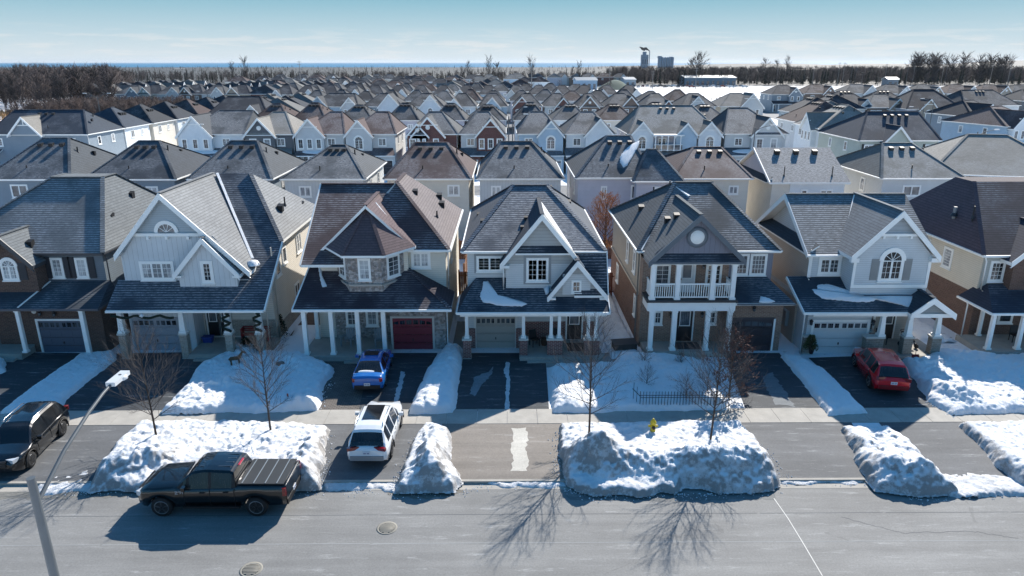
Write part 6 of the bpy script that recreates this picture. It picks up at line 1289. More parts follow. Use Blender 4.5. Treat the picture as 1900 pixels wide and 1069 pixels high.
# white crossover across the sidewalk
a, b, h = Vector(G(682, 862, .3)), Vector(G(716, 770, .3)), 0; h = math.atan2(b.y - a.y, b.x - a.x); d = Vector((math.cos(h), math.sin(h)))
V2 = vehicle('parked_suv', 'white SUV seen from behind, parked across the sidewalk with a glass roof', 'SUV', (a.x + d.x*2.3, a.y + d.y*2.3, .12), h, dict(cross, blackpillar=False, bumpcol=paint('8e9194', .4, .3, var=0), tail=(.06, .26, .96, .07, .07, .3)), 'dfe2e4')
V2['label'] = 'white SUV seen from behind, parked across the sidewalk with a glass roof'
q = MB(); q.box(-1.05, .3, -.4, .4, 1.71, 1.735, glass('car')); q.build('glass_roof', V2)
for s_ in (-1, 1): q = MB(); q.tube([(-1.6, s_*.62, 1.66), (-1.3, s_*.62, 1.75), (.1, s_*.62, 1.75), (.3, s_*.62, 1.68)], .02, paint('c6c8ca', .2, .9, var=0), 6); q.build('roof_rail', V2)
# blue sedan by the porch
a, b = Vector(G(682, 727, .3)), Vector(G(702, 660, .5)); h = math.atan2(b.y - a.y, b.x - a.x); d = Vector((math.cos(h), math.sin(h)))
V3_ = vehicle('parked_sedan', 'bright blue sedan dusted with snow in front of the turret house', 'car', (a.x + d.x*2.28, a.y + d.y*2.28, .12), h, sedan, '1d68b4')
q = MB(); q.cbox((-1.5, 0, 1.0), (.1, .5, .02), paint('1d68b4', .25, .3, 1, var=0)); q.build('sunroof', V3_) if 0 else None
q = MB(); q.box(-.45, .15, -.38, .38, 1.5, 1.515, glass('car')); q.build('sunroof', V3_)
q = MB(); q.lathe((-1.62, .1, 1.04), [(.5, 0), (.42, .03), (.1, .05)], snow_mat(0), 10); q.v = [(-1.62 + (x + 1.62)*.28, y, z + (x + 1.62)*.12) for x, y, z in q.v]; q.build('snow_patch', V3_)
# red crossover
a, b = Vector(G(1655, 730, .3)), Vector(G(1608, 664, .4)); h = math.atan2(b.y - a.y, b.x - a.x); d = Vector((math.cos(h), math.sin(h)))
V4 = vehicle('parked_suv', 'dark red SUV in front of the white garage door, rear towards the street', 'SUV', (a.x + d.x*2.33, a.y + d.y*2.33, .12), h, dict(cross, rim='b9bbbf', bumpcol=paint('7a1420', .3, .2, var=0)), 'cf1524')
# car roof just peeping in at the bottom edge
cx_, cy_ = G(1545, 1069, 1.5); V5 = vehicle('parked_sedan', 'dark car roof with a sun glint at the bottom edge', 'car', (cx_, cy_ - .86, 0), math.pi, dict(sedan), '101214')
def mini(px, Y, rz, col, label, S=suv, z=0.0, grp='cars parked in the estate'): return vehicle('parked_car', label, 'car', (PX(px, Y, 0), Y, z), rz, dict(S, blackpillar=True), col, grp)
mini(1368, 84, R(80), '15171a', 'black car in the yard between the cream and the grey hip roofed houses')
mini(950, 104, R(88), 'd9dcde', 'white car on the cross street right of the red brick gable house'); mini(936, 112, R(92), '22252a', 'dark car on the cross street in front of the fifth row', sedan)
mini(1790, 93, R(10), '1c1e22', 'dark car in the snowy yard at the right, behind the shuttered house', sedan); mini(1045, 80.5, R(90), '14161a', 'black car beside the lavender house', sedan)

# ------------------------------------------------------------------ bare trees
bark = paint('3b322d', .9, var=.3); 
def grow(mb, p, d, L, r, lvl, rng, mat, spread, leaves=None):
    n = 3 if lvl < 2 else 2; pts = [p]; q = p; dd = d.copy()
    for i in range(n):
        dd = (dd + Vector((rng.uniform(-1, 1), rng.uniform(-1, 1), rng.uniform(-.2, .9)))*.13).normalized(); q = q + dd*L/n; pts.append(q)
    mb.tube(pts, [r*(1 - .75*i/n) for i in range(n + 1)], mat, 4 if lvl < 2 else 3, cap=False, smooth=False)
    if lvl >= 3:
        if leaves is not None:
            for k in range(3): leaves.append(pts[-1].lerp(pts[0], rng.random()*.7))
        return
    k = (7, 7, 6)[lvl]
    for i in range(k):
        t = .22 + .75*(i + rng.random()*.6)/k; j = min(n - 1, int(t*n)); o = pts[j].lerp(pts[j + 1], t*n - j); az = rng.uniform(0, 2*math.pi)
        u = dd.cross(Vector((math.cos(az), math.sin(az), .3))).normalized(); nd = (dd*math.cos(spread) + u*math.sin(spread) + Vector((0, 0, .18))).normalized()
        grow(mb, o, nd, L*rng.uniform(.42, .62)*(1.15 - .5*t), r*.45, lvl + 1, rng, mat, spread, leaves)
def bare_tree(name, label, loc, h, seed, cw=.42, start=.3, n=24, group=None, leafcol=None, r=.055, cat='tree', bc='4d4846', lean=(0, 0)):
    rng = random.Random(seed); root = empty(name, loc); tag(root, label, cat, group)
    pts = [Vector((lean[0]*t*h + rng.uniform(-1, 1)*.03*t, lean[1]*t*h + rng.uniform(-1, 1)*.03*t, h*t - .15)) for t in (0, .2, .45, .7, .9, 1.0)]; mb = MB(); mb.tube(pts, [r, r*.85, r*.65, r*.4, r*.2, r*.08], bark, 8); mb.build('trunk', root)
    cr_ = MB(); lv = [] if leafcol else None; tm = paint(bc, .9, var=.2)
    for i in range(n):
        t = start + (.97 - start)*(i + rng.random()*.5)/n; z = t*h - .15; f = (t - start)/(1 - start); az = i*2.4 + rng.uniform(-.4, .4)
        L = h*cw*(1 - .62*f)*(0.55 + .45*min(1, f*5)); el = .55 + .55*f; p = Vector((lean[0]*t*h, lean[1]*t*h, z))
        grow(cr_, p, Vector((math.cos(az)*math.cos(el), math.sin(az)*math.cos(el), math.sin(el))), L, r*.42*(1 - .5*f), 1, rng, tm, .62, lv)
    cr_.build('crown', root)
    if lv:
        q = MB(); lm = paint(leafcol, .8, var=.4)
        for p in lv:
            a = Vector((rng.uniform(-1, 1), rng.uniform(-1, 1), rng.uniform(-1, 1))).normalized()*.045; b = a.cross(Vector((.3, .5, .8))).normalized()*.035; q.poly([p - a, p + b, p + a, p - b], lm)
        q.build('dry_leaves', root)
    return root
GT = 'young bare trees along the boulevard'
def at(px, py, z): x, y = G(px, py, z); return (x, y, z - .05)
bare_tree('bare_tree', 'bare young tree behind the pickup, nearest to the street lamp', at(290, 808, .4), 5.0, 11, .56, .2, 32, GT, lean=(-.02, 0))
bare_tree('bare_tree', 'slim bare tree on the boulevard between the pickup and the white SUV', at(502, 799, .4), 4.9, 12, .46, .24, 30, GT)
bare_tree('bare_tree', 'bare tree on the left end of the largest snow pile', at(1093, 806, .4), 5.6, 13, .5, .22, 32, GT)
bare_tree('bare_tree', 'leaning bare tree on the largest snow pile right of the hydrant', at(1318, 817, .4), 5.5, 14, .54, .24, 32, GT, lean=(.03, 0))
bare_tree('leafy_bush', 'large bush with dry reddish leaves in front of the dark garage', at(1352, 738, .12), 3.4, 15, .6, .05, 26, None, leafcol='5a3a34', r=.06, cat='bush')
bare_tree('autumn_tree', 'tree still holding dry orange leaves behind the gap left of the balcony house', (8.6, 59.5, 0), 5.6, 16, .55, .15, 34, None, leafcol='b5793f', r=.12, bc='6a4a3a')
GB = 'bare shrubs on the fenced lawn'
for i, (px, py, s_, lb) in enumerate(((1200, 714, 1.15, 'rounded bare shrub in the middle of the fenced snowy lawn'), (1272, 738, 1.3, 'dark shrub left behind the iron fence'), (1312, 728, 1.4, 'bare shrub between the dark shrub and the leafy bush'), (1196, 672, .9, 'low shrub by the porch of the balcony house'), (1262, 672, .7, 'small shrub left of the balcony house steps'))):
    bare_tree('bare_shrub', lb, at(px, py, .35), s_, 30 + i, .75, .02, 20, GB, r=.025, cat='shrub', bc='4b3b35' if i != 1 else '3c2a2c')
bare_tree('bare_shrub', 'low bare shrub before the left brick pier of the big-gabled house', at(478, 668, .3), .8, 44, .8, .02, 12, GB, r=.02, cat='shrub')
GM = 'bare trees in the back gardens'
for i, (px, Y, h_, lb) in enumerate(((938, 152, 7, 'bare tree between fourth row roofs near the cross street'), (1385, 92, 5, 'small bare tree behind the cream side-gabled house'), (1240, 62, 4, 'small bare tree behind the balcony house roof'), (1812, 100, 5, 'bare tree in the snowy yard at the right'), (60, 62, 4, 'small bare tree behind the leftmost house'))):
    bare_tree('bare_tree', lb, (PX(px, Y, 0), Y, 0), h_, 60 + i, .45, .25, 18, GM, bc='5a4a42')
# evergreens
def evergreen(label, loc, h, w, seed, col='20301f'):
    rng = random.Random(seed); root = empty('evergreen_shrub', loc); tag(root, label, 'shrub', 'evergreen shrubs'); q = MB(); q.tube([(0, 0, -.1), (0, 0, h*.6)], .04, bark, 6); q.build('trunk', root); q = MB(); m = paint(col, .9, var=.4)
    for i in range(900):
        z = rng.random()**.8*h; rr = w*(1 - z/h*.75)*math.sqrt(rng.random())*(.85 + .3*rng.random()); az = rng.uniform(0, 6.28); p = Vector((rr*math.cos(az), rr*math.sin(az), z)); a = Vector((math.cos(az), math.sin(az), rng.uniform(.2, 1.3))).normalized()*.1; b = a.cross(Vector((rng.uniform(-1, 1), rng.uniform(-1, 1), .2))).normalized()*.035
        q.poly([p - b, p + a, p + b], m)
    q.build('crown', root)
evergreen('dark evergreen shrub at the near right corner of the big-gabled house', (*G(520, 625, .1), .1), 1.5, .6, 1); evergreen('evergreen shrub beside the porch right pier of the big-gabled house', (*G(486, 655, .2), .2), 1.4, .6, 2)
evergreen('low evergreen bush in front of the red bench', (*G(458, 650, .2), .2), .8, .5, 3, '2a3324'); evergreen('spiky potted plant beside the white garage door', (*G(1503, 650, .5), .55), .9, .45, 4, '4a5434')

# ------------------------------------------------------------------ street furniture and garden things
def thing(name, label, cat, loc, rz=0, group=None): r_ = empty(name, loc, rz); tag(r_, label, cat, group); return r_
gal = paint('5d6265', .5, .2, var=.2)
t = thing('street_lamp', 'tall grey street lamp leaning over the road at the left edge', 'street lamp', (PX(58, 12, 9.2), 12, 0)); q = MB(); q.tube([(0, 0, 0), (0, 0, 4.5), (0, 0, 9.25)], [.12, .10, .08], gal, 12); q.build('pole', t)
q = MB(); q.tube([(.02, .02, 8.7), (.05, 1.0, 9.25), (.07, 2.0, 9.62), (.08, 2.6, 9.78), (.09, 3.0, 9.85)], [.045, .042, .04, .036, .034], gal, 8); q.build('arm', t)
q = MB(); q.cbox((.1, 3.25, 9.86), (.11, .34, .05), paint('c4c8ca', .35, var=.05)); q.lathe((.1, 3.35, 9.78), [(.05, -.02), (.16, .02), (.15, .1), (.04, .13)], paint('c4c8ca', .35, var=.05), 12); q.build('lamp_head', t)
t = thing('fire_hydrant', 'yellow fire hydrant on the snow pile between the two right street trees', 'fire hydrant', at(1211, 802, .38)); q = MB(); ye = paint('b5a223', .5, var=.15); q.lathe((0, 0, 0), [(.17, -.2), (.17, .05), (.12, .07), (.12, .5), (.15, .52), (.15, .57), (.12, .64), (.05, .72), (.03, .78)], ye, 14); q.build('body', t)
for s_ in (-1, 1): q = MB(); q.lathe((s_*.1, 0, .38), [(.06, 0), (.06, .1), (.045, .13)], ye, 10, Matrix.Rotation(R(90*s_), 3, 'Y')); q.build('outlet', t)
q = MB(); q.lathe((0, -.1, .36), [(.08, 0), (.08, .1), (.03, .13)], paint('24211c', .6), 12, Matrix.Rotation(R(90), 3, 'X')); q.build('outlet', t)
# iron garden fence
ax_, ay_ = G(1187, 757, .2); bx_, by_ = G(1352, 757, .2); t = thing('iron_fence', 'low black iron fence along the sidewalk edge of the shrub lawn', 'fence', (ax_, ay_, .15)); im = paint('14161a', .5, var=0); Lf = bx_ - ax_; q = MB()
for z in (.12, .62, .74): q.box(0, Lf, -.012, .012, z, z + .025, im)
q.build('rail', t); nb = 30
for i in range(nb): q = MB(); x = Lf*i/(nb - 1); q.box(x - .011, x + .011, -.02, .02, 0, .9, im); q.lathe((x, 0, .9), [(.022, 0), (.002, .1)], im, 4); q.build('bar', t)
q = MB()
for k in range(3): q.box(-.02 - .12*k, .002 - .12*k, k*.28 - .012, k*.28 + .012, 0, 1.0 + .1*k, im)
q.bar((0, 0, .7), (-.3, .6, .85), .03, .03, im); q.bar((0, 0, .15), (-.3, .6, .2), .03, .03, im); q.build('return_panel', t)
# manholes
for i, (px, py, lb) in enumerate(((718, 980, 'round iron manhole cover in the road below the white SUV'), (466, 1057, 'round iron manhole cover at the bottom edge of the road'))):
    x, y = G(px, py, 0); t = thing('manhole_cover', lb, 'manhole', (x, y, .002)); q = MB(); q.lathe((0, 0, 0), [(.40, 0), (.40, .006), (.33, .006), (.32, .002)], paint('8a877e', .8, .1), 28); q.build('frame', t); q = MB(); cm_ = paint('5f5c55', .6, .3, var=.2); q.lathe((0, 0, .001), [(.31, 0), (.31, .003), (.01, .003)], cm_, 28); q.build('lid', t)
    q = MB()
    for k in range(-4, 5): w_ = math.sqrt(.085 - (k*.07)**2) if abs(k*.07) < .29 else .05; q.box(-w_, w_, k*.07 - .012, k*.07 + .012, .004, .013, paint('a39f94', .6, .2)); 
    q.build('lid_pattern', t)
x, y = G(1283, 890, .2); t = thing('storm_drain', 'dark kerb drain opening dug out of the largest snow pile', 'drain', (x, y, 0)); q = MB(); q.box(-.55, .55, -.12, .5, .28, .4, concrete('8a8378')); q.build('hood', t); q = MB(); q.box(-.5, .5, -.1, .4, .0, .28, paint('0b0b0c', .8)); q.build('opening', t)
# reindeer ornament
x, y = G(437, 678, .45); t = thing('reindeer_figure', 'small brown reindeer figure standing on the lawn snow of the big-gabled house', 'garden figure', (x, y, .42), R(20)); bm2 = paint('5b4632', .9, var=.3); q = MB()
q.tube([(-.32, 0, .42), (-.2, 0, .47), (.1, 0, .46), (.25, 0, .5), (.36, 0, .68), (.44, 0, .8), (.56, 0, .78), (.64, 0, .73)], [.05, .12, .12, .11, .07, .065, .05, .025], bm2, 8)
for a, b in ((-.25, .06), (-.2, -.06), (.18, .06), (.22, -.06)): q.tube([(a, b, .42), (a + .02, b, .2), (a, b, -.08)], [.045, .025, .02], bm2, 6)
q.build('body', t)
for s_ in (-1, 1): q = MB(); q.tube([(.44, s_*.03, .84), (.38, s_*.16, 1.02), (.48, s_*.22, 1.16)], [.015, .012, .006], bm2, 5); q.tube([(.39, s_*.14, 1.0), (.32, s_*.2, 1.1)], [.01, .005], bm2, 5); q.build('antler', t)
x, y = G(520, 678, .45); q = MB(); rng = random.Random(3); q.lathe((0, 0, 0), [(.38, -.1), (.42, .05), (.3, .2), (.1, .26), (.01, .27)], stone('6a655f', '57534e'), 9); q.v = [(a*(1 + .25*rng.uniform(-1, 1)), b*(1 + .25*rng.uniform(-1, 1)), c) for a, b, c in q.v]; o = q.build('garden_rock'); o.location = (x, y, .4); tag(o, 'brown boulder on the lawn behind the second street tree', 'rock')
x, y = G(535, 745, .3); t = thing('marker_stake', 'short red marker stake in the snow near the sidewalk', 'stake', (x, y, .25)); q = MB(); q.box(-.04, .04, -.015, .015, -.1, .5, paint('8a3a2a', .6)); q.build('stake', t)
# adirondack chairs
def adirondack(x, y, rz, lb):
    t = thing('garden_chair', lb, 'chair', (x, y, .45), rz, 'two slatted garden chairs on the porch'); m = paint('8c9296', .6, var=.1)
    q = MB(); [q.hexa([(a, -.28, .36), (a + .09, -.28, .36), (a + .09, .28, .26), (a, .28, .26), (a, -.28, .38), (a + .09, -.28, .38), (a + .09, .28, .28), (a, .28, .28)], m) for a in (-.28, -.17, -.06, .05, .16)]; q.build('seat', t)
    q = MB(); [q.hexa([(a, .22, .26), (a + .085, .22, .26), (a*1.25 + .1, .5, .98 - abs(a + .045)*.5), (a*1.25, .5, .98 - abs(a + .045)*.5), (a, .25, .26), (a + .085, .25, .26), (a*1.25 + .1, .53, .98 - abs(a + .045)*.5), (a*1.25, .53, .98 - abs(a + .045)*.5)], m) for a in (-.28, -.17, -.06, .05, .16)]; q.build('backrest', t)
    for s_ in (-1, 1):
        q = MB(); q.box(s_*.36 - .06, s_*.36 + .06, -.34, .36, .52, .545, m); q.build('armrest', t)
        for yy in (-.27, .3): q = MB(); q.box(s_*.33 - .03, s_*.33 + .03, yy - .04, yy + .04, 0, .52, m); q.build('leg', t)
adirondack(-9.75, 40.0, R(-15), 'left of the two slatted garden chairs on the turret house porch'); adirondack(-7.75, 40.0, R(15), 'garden chair nearer the garage on the turret house porch')
def simple_chair(x, y, z, rz, lb, col, cat='chair', grp=None):
    t = thing('porch_chair', lb, cat, (x, y, z), rz, grp); m = paint(col, .6); q = MB(); q.box(-.25, .25, -.25, .25, .42, .47, m); q.build('seat', t); q = MB(); q.hexa([(-.25, .22, .47), (.25, .22, .47), (.25, .26, .47), (-.25, .26, .47), (-.22, .3, .95), (.22, .3, .95), (.22, .34, .95), (-.22, .34, .95)], m); q.build('backrest', t)
    for sx in (-1, 1):
        for sy in (-1, 1): q = MB(); q.box(sx*.22 - .02, sx*.22 + .02, sy*.22 - .02, sy*.22 + .02, 0, .42, m); q.build('leg', t)
simple_chair(1.7, 40.1, .35, R(25), 'dark porch chair with white cushion at the red brick porch, left one', '1b1c1f'); simple_chair(2.9, 40.3, .35, R(-25), 'dark porch chair right of the barrel on the red brick porch', '232428')
x = 2.3; t = thing('porch_barrel', 'small brown barrel planter between the two dark porch chairs', 'planter', (x, 40.2, .35)); q = MB(); q.lathe((0, 0, 0), [(.16, 0), (.21, .2), (.2, .4), (.17, .46), (.14, .4)], paint('4a3428', .8), 14); q.build('barrel', t)
t = thing('porch_bench', 'red bench on the porch of the big-gabled house', 'bench', (-15.7, 40.9, .42)); rm = paint('8e1f24', .5)
q = MB(); [q.box(-.85, .85, -.25 + k*.12, -.16 + k*.12, .42, .45, rm) for k in range(4)]; q.build('seat', t); q = MB(); [q.box(-.85, .85, .24, .27, .55 + k*.12, .63 + k*.12, rm) for k in range(3)]; q.build('backrest', t)
for s_ in (-1, 1): q = MB(); q.box(s_*.8 - .03, s_*.8 + .03, -.25, .27, 0, .85, rm); q.build('leg', t)
t = thing('recycling_bin', 'blue recycling box beside the door of the big-gabled house', 'bin', (-18.6, 40.7, .42)); q = MB(); bl = paint('1b3f8a', .5); q.hexa([(-.25, -.17, 0), (.25, -.17, 0), (.25, .17, 0), (-.25, .17, 0), (-.3, -.21, .35), (.3, -.21, .35), (.3, .21, .35), (-.3, .21, .35)], bl, ('t',)); q.build('tub', t); q = MB(); q.box(-.33, .33, -.24, .24, .35, .38, bl); q.build('lid', t)
t = thing('potted_plant', 'red and green plant pot right of the balcony house door', 'plant', (12.15, 39.9, .45)); q = MB(); q.lathe((0, 0, 0), [(.13, 0), (.18, .35), (.2, .36), (.15, .33)], paint('1b1b1d'), 12); q.build('pot', t); q = MB(); rng = random.Random(8)
for k in range(90): p = Vector((rng.uniform(-.2, .2), rng.uniform(-.2, .2), .35 + rng.random()*.8)); a = Vector((rng.uniform(-.1, .1), rng.uniform(-.1, .1), .16)); b = Vector((.03, .02, 0)); q.poly([p - b, p + b, p + a], paint(('6d1b20', '2c3a24')[k % 2]))
q.build('foliage', t)
t = thing('potted_plant', 'dark pot under the spiky plant beside the white garage door', 'pot', (*G(1503, 656, .1), .12)); q = MB(); q.lathe((0, 0, 0), [(.16, 0), (.24, .4), (.27, .55), (.22, .5)], paint('2a1c20'), 12); q.build('pot', t)
t = thing('stroller', 'dark stroller with wheels on the porch of the arch window house', 'stroller', (24.6, 39.7, .35), R(20)); dk_ = paint('1d1e22', .7); q = MB(); q.hexa([(-.25, -.3, .4), (.25, -.3, .4), (.25, .2, .35), (-.25, .2, .35), (-.25, -.2, .5), (.25, -.2, .5), (.25, .35, .95), (-.25, .35, .95)], dk_); q.build('seat', t); q = MB(); [q.bar((s_*.27, -.35, .15), (s_*.27, .45, 1.0), .03, .03, dk_) for s_ in (-1, 1)]; q.bar((-.27, .45, 1.0), (.27, .45, 1.0), .03, .03, dk_); q.build('handle', t)
for a in (-.3, .3):
    for b in (-.35, .3): q = MB(); q.lathe((a, b, .15), [(.15, -.03), (.15, .03), (.02, .03)], dk_, 12, Matrix.Rotation(R(90), 3, 'Y')); q.build('wheel', t)
simple_chair(23.2, 40.2, .35, R(10), 'dark chair behind the middle porch post of the arch window house', '25262a')
simple_chair(31.6, 40.3, .45, R(-10), 'dark chair on the porch of the brown roofed house', '1d1e22')
t = thing('snow_shovel', 'red snow shovel standing in the snow beside the red SUV', 'shovel', (*G(1697, 668, .4), .35)); q = MB(); q.box(-.2, .2, -.03, .03, 0, .4, paint('7c1d22')); q.build('blade', t); q = MB(); q.tube([(0, 0, .35), (0, .08, 1.1)], .018, paint('2a2a2a'), 6); q.build('handle', t)
t = thing('garden_boxes', 'dark storage box at the side of the balcony house', 'storage box', (7.2, 39.8, .15), R(8)); q = MB(); q.box(-.7, .7, -.35, .35, 0, .5, paint('3a3735', .8)); q.build('box', t); q = MB(); q.hexa([(-.75, -.4, .5), (.75, -.4, .5), (.75, .4, .55), (-.75, .4, .55), (-.75, -.4, .54), (.75, -.4, .54), (.75, .4, .62), (-.75, .4, .62)], paint('2b2c30', .6)); q.build('lid', t)
# wooden fences
def fence(label, p0, p1, h=1.8, col='7a5238', z=.1, grp='wooden garden fences'):
    p0, p1 = Vector((*p0, z)), Vector((*p1, z)); L = (p1 - p0).length; a = math.atan2(p1.y - p0.y, p1.x - p0.x); t = thing('wooden_fence', label, 'fence', p0, a, grp); m = paint(col, .85, var=.35)
    q = MB(); n = int(L/.15)
    for i in range(n): x = i*.15; q.box(x, x + .14, -.012 - .004*(i % 2), .012, 0, h - .05 - .02*((i*7) % 3), m)
    q.box(0, L, .012, .05, .3, .38, m); q.box(0, L, .012, .05, h - .4, h - .32, m); q.build('panel', t)
    for i in range(int(L/2.4) + 1): q = MB(); q.box(i*2.4 - .05, i*2.4 + .05, -.05, .09, 0, h + .08, m); q.build('post', t)
fence('orange-brown wooden gate fence between the turret house and the red brick pier house', (-3.6, 50.5), (-2.5, 50.5), 2.0, '9a5f35'); fence('wooden fence between the red brick pier house and the balcony house', (5.9, 50.5), (8.1, 50.5), 1.9, '6e3a2a'); fence('wooden fence between the balcony house and the arch window house', (16.4, 48), (18, 48), 1.9, '8a5c3e')
fence('wooden fence between the big-gabled house and the turret house', (-14.5, 50), (-11.9, 50), 1.9, '7a5238'); fence('wooden fence between the arch window house and the brown roofed house', (26.2, 49.5), (29.3, 49.5), 1.9, '7a4a34')
fence('long back fence behind the front row of houses', (-45, 61), (48, 61), 1.8, '6d4c38')
for i, x in enumerate((-32.0, -22.6, -13, -3.15, 5.95, 15.9, 25, 34.6)):
    fence('side fence running back from the front row, %s from left' % ORD[i], (x, 61.2), (x, 69), 1.8, '6d4c38'); fence('side fence from the front row to the long back fence, %s from left' % ORD[i], (x - .2, 53), (x - .2, 60.8), 1.8, '74523c')
fence('wooden fence strip left of the red brick gable houses', (PX(743, 116, 1), 116), (PX(757, 116, 1), 116), 1.9, '8a6a50'); fence('dark fence by the snowy yard at the right', (64, 99), (80, 97), 1.7, '4a3a34')
# street lamps further off
def far_lamp(label, px, Y, h, arms=(1,), name='street_lamp', r=.1, grp='street lamps of the estate'):
    t = thing(name, label, 'street lamp', (PX(px, Y, 0), Y, 0), 0, grp); q = MB(); q.tube([(0, 0, 0), (0, 0, h)], [r*1.2, r*.7], gal, 6); q.build('pole', t)
    for s_ in arms: q = MB(); q.tube([(0, 0, h*.93), (s_*1.0, 0, h*1.0), (s_*2.2, 0, h*1.03)], [.06, .05, .04], gal, 5); q.cbox((s_*2.5, 0, h*1.035), (.35, .13, .07), paint('c4c8ca', .35)); q.build('arm', t)
far_lamp('grey double-armed street lamp beside the brown thicket at left', 197, 150, 10.6, (1, -1)); far_lamp('street lamp on the cross street right of the red brick gable', 944, 105, 9.5); far_lamp('street lamp on the cross street, further one behind the red brick gable', 951, 140, 8.5)
far_lamp('right one of two street lamps before the pinkish house', 1718, 150, 9.5, (-1,)); far_lamp('left one of two street lamps before the pinkish house', 1700, 140, 8.5, (-1,)); far_lamp('street lamp in front of the snow strewn yard at right', 1793, 97, 8, (1,)); far_lamp('lamp on the street at left behind the third row', 392, 205, 9, (-1,)); far_lamp('lamp right of the grey trimmed gable end of third row', 1391, 104, 8, (1,))
# ------------------------------------------------------------------ woods (merged: nobody could count these)
def tree_proto(rng, h, blades, conifer=False):
    V = []; F = []
    def spike(p, q, r):
        d = (q - p).normalized(); u = d.cross(Vector((.31, .2, .93))).normalized(); v = d.cross(u); b = len(V)
        for k in range(3): a = k*2.094; V.append(tuple(p + (u*math.cos(a) + v*math.sin(a))*r))
        V.append(tuple(q)); F.extend([(b, b + 1, b + 3), (b + 1, b + 2, b + 3), (b + 2, b, b + 3)])
    spike(Vector((0, 0, -.5)), Vector((rng.uniform(-.5, .5), rng.uniform(-.5, .5), h*.8)), h*.008)
    if conifer:
        for i in range(blades):
            t = rng.random(); z = h*(.1 + .88*t); rr = h*.2*(1 - t)*rng.uniform(.7, 1.1) + .2; az = rng.uniform(0, 6.28); p = Vector((0, 0, z + .3)); q = Vector((rr*math.cos(az), rr*math.sin(az), z - rr*.35)); spike(p, q, h*.028)
    else:
        for i in range(blades):
            t = rng.uniform(.15, .9); az = rng.uniform(0, 6.28); el = rng.uniform(.4, 1.2); L = h*rng.uniform(.25, .45)*(1.1 - .6*t); p = Vector((0, 0, h*t)); d = Vector((math.cos(az)*math.cos(el), math.sin(az)*math.cos(el), math.sin(el))); q = p + d*L; spike(p, q, h*.0075)
            for k in range(5): s_ = p + d*L*rng.uniform(.3, .95); e = (d + Vector((rng.uniform(-1, 1), rng.uniform(-1, 1), rng.uniform(-.3, 1)))*.7).normalized(); spike(s_, s_ + e*L*rng.uniform(.35, .6), h*.0055)
    return np.array(V), np.array(F)
def wood(name, label, spots, protos, mats, cat='wood', kind='stuff', size=(.75, 1.25), seed=1):
    rng = random.Random(seed); VV = []; FF = []; n = 0; MI = []
    for (x, y) in spots:
        k = rng.randrange(len(protos)); v, f = protos[k]; s = rng.uniform(*size); a = rng.uniform(0, 6.28); c, s_ = math.cos(a)*s, math.sin(a)*s
        VV.append(np.stack([v[:, 0]*c - v[:, 1]*s_ + x, v[:, 0]*s_ + v[:, 1]*c + y, v[:, 2]*s], 1)); FF.append(f + n); n += len(v); MI += [k % len(mats)]*len(f)
    V = np.concatenate(VV); F = np.concatenate(FF); me = bpy.data.meshes.new(name); me.vertices.add(len(V)); me.vertices.foreach_set('co', V.ravel()); me.loops.add(F.size); me.loops.foreach_set('vertex_index', F.ravel().astype(np.int32)); me.polygons.add(len(F)); me.polygons.foreach_set('loop_start', np.arange(0, F.size, 3, dtype=np.int32)); me.polygons.foreach_set('loop_total', np.full(len(F), 3, dtype=np.int32))
    for m in mats: me.materials.append(m)
    me.polygons.foreach_set('material_index', MI); me.update(calc_edges=True); o = bpy.data.objects.new(name, me); COL.objects.link(o); tag(o, label, cat, kind=kind); return o
rg = random.Random(21)
PB = [tree_proto(rg, 12, 46) for _ in range(5)]; PS = [tree_proto(rg, 9, 16) for _ in range(4)]; PC = [tree_proto(rg, 11, 70, True) for _ in range(3)]
b1 = paint('40393a', .95, var=.25); b2 = paint('4d4544', .95, var=.25); b3 = paint('343132', .95, var=.25); gcon = paint('26302a', .95, var=.3)
def scatter(n, fx, rng): return [fx(rng) for _ in range(n)]
def left(r):
    y = 262 + 150*r.random()**1.3; lim = -142 - (y - 262)*.5 if y < 330 else -176 - (y - 330)*.4; return (lim - 320*r.random()**1.2, y)
wood('bare_woodland', 'brown bare woodland filling the left horizon behind the dry field', scatter(1250, left, rg), PB, [b1, b2, b3], size=(.8, 1.3))
wood('scrub_thicket', 'low reddish bare thicket beyond the left street row', scatter(600, lambda r: (-142 + 38*r.random() - 6, 214 + 42*r.random()), rg), PB, [paint('4c3f3b', .95, var=.25), b2], size=(.28, .5))
wood('dark_woodland', 'long dark woodland band behind the snowy field on the right', scatter(3600, lambda r: (100 + 880*r.random(), 560 + 200*r.random()), rg), PB + PC, [b1, b3, b3, b2, b3, gcon, gcon, gcon], size=(.7, 1.15), seed=4)
wood('tall_bare_trees', 'tall bare trees rising above the dark woodland on the right', [(PX(a + rg.uniform(-18, 18), 585, 10), 575 + 20*rg.random()) for a in [1440, 1455] + [1712]*9 + [1735]*6 + [1775]*6 + [1830]*10 + [1860]*6 + [1290]*3], PB, [b3, b1], size=(1.5, 2.0), seed=5)
wood('far_woodland', 'thin line of far trees along the horizon before the lake', scatter(2600, lambda r: (lambda y: (y*r.uniform(-.78, .8), y))(700 + 1950*r.random()**1.4), rg), PS + PC[:1], [b3, b1, b3, b2, gcon], size=(.4, .9), seed=6)
wood('near_tree_line', 'dark tree line behind the far rows of houses in the centre', scatter(1100, lambda r: (-520 + 740*r.random(), 600 + 160*r.random()), rg), PB + PC, [b3, b1, b3, b3, b1, gcon, gcon, gcon], size=(.4, .8), seed=8)
wood('hedge_trees', 'scattered trees between the distant house rows', scatter(90, lambda r: (-260 + 330*r.random(), r.choice((308, 350, 402, 470)) + 8*r.random()), rg), PB, [b3, b1], size=(.4, .7), seed=9)
GTT = 'tall bare trees standing out above the central horizon'
TT = (493, 432, 455, 858, 868, 908, 916, 922, 985, 1062, 1075, 1459)
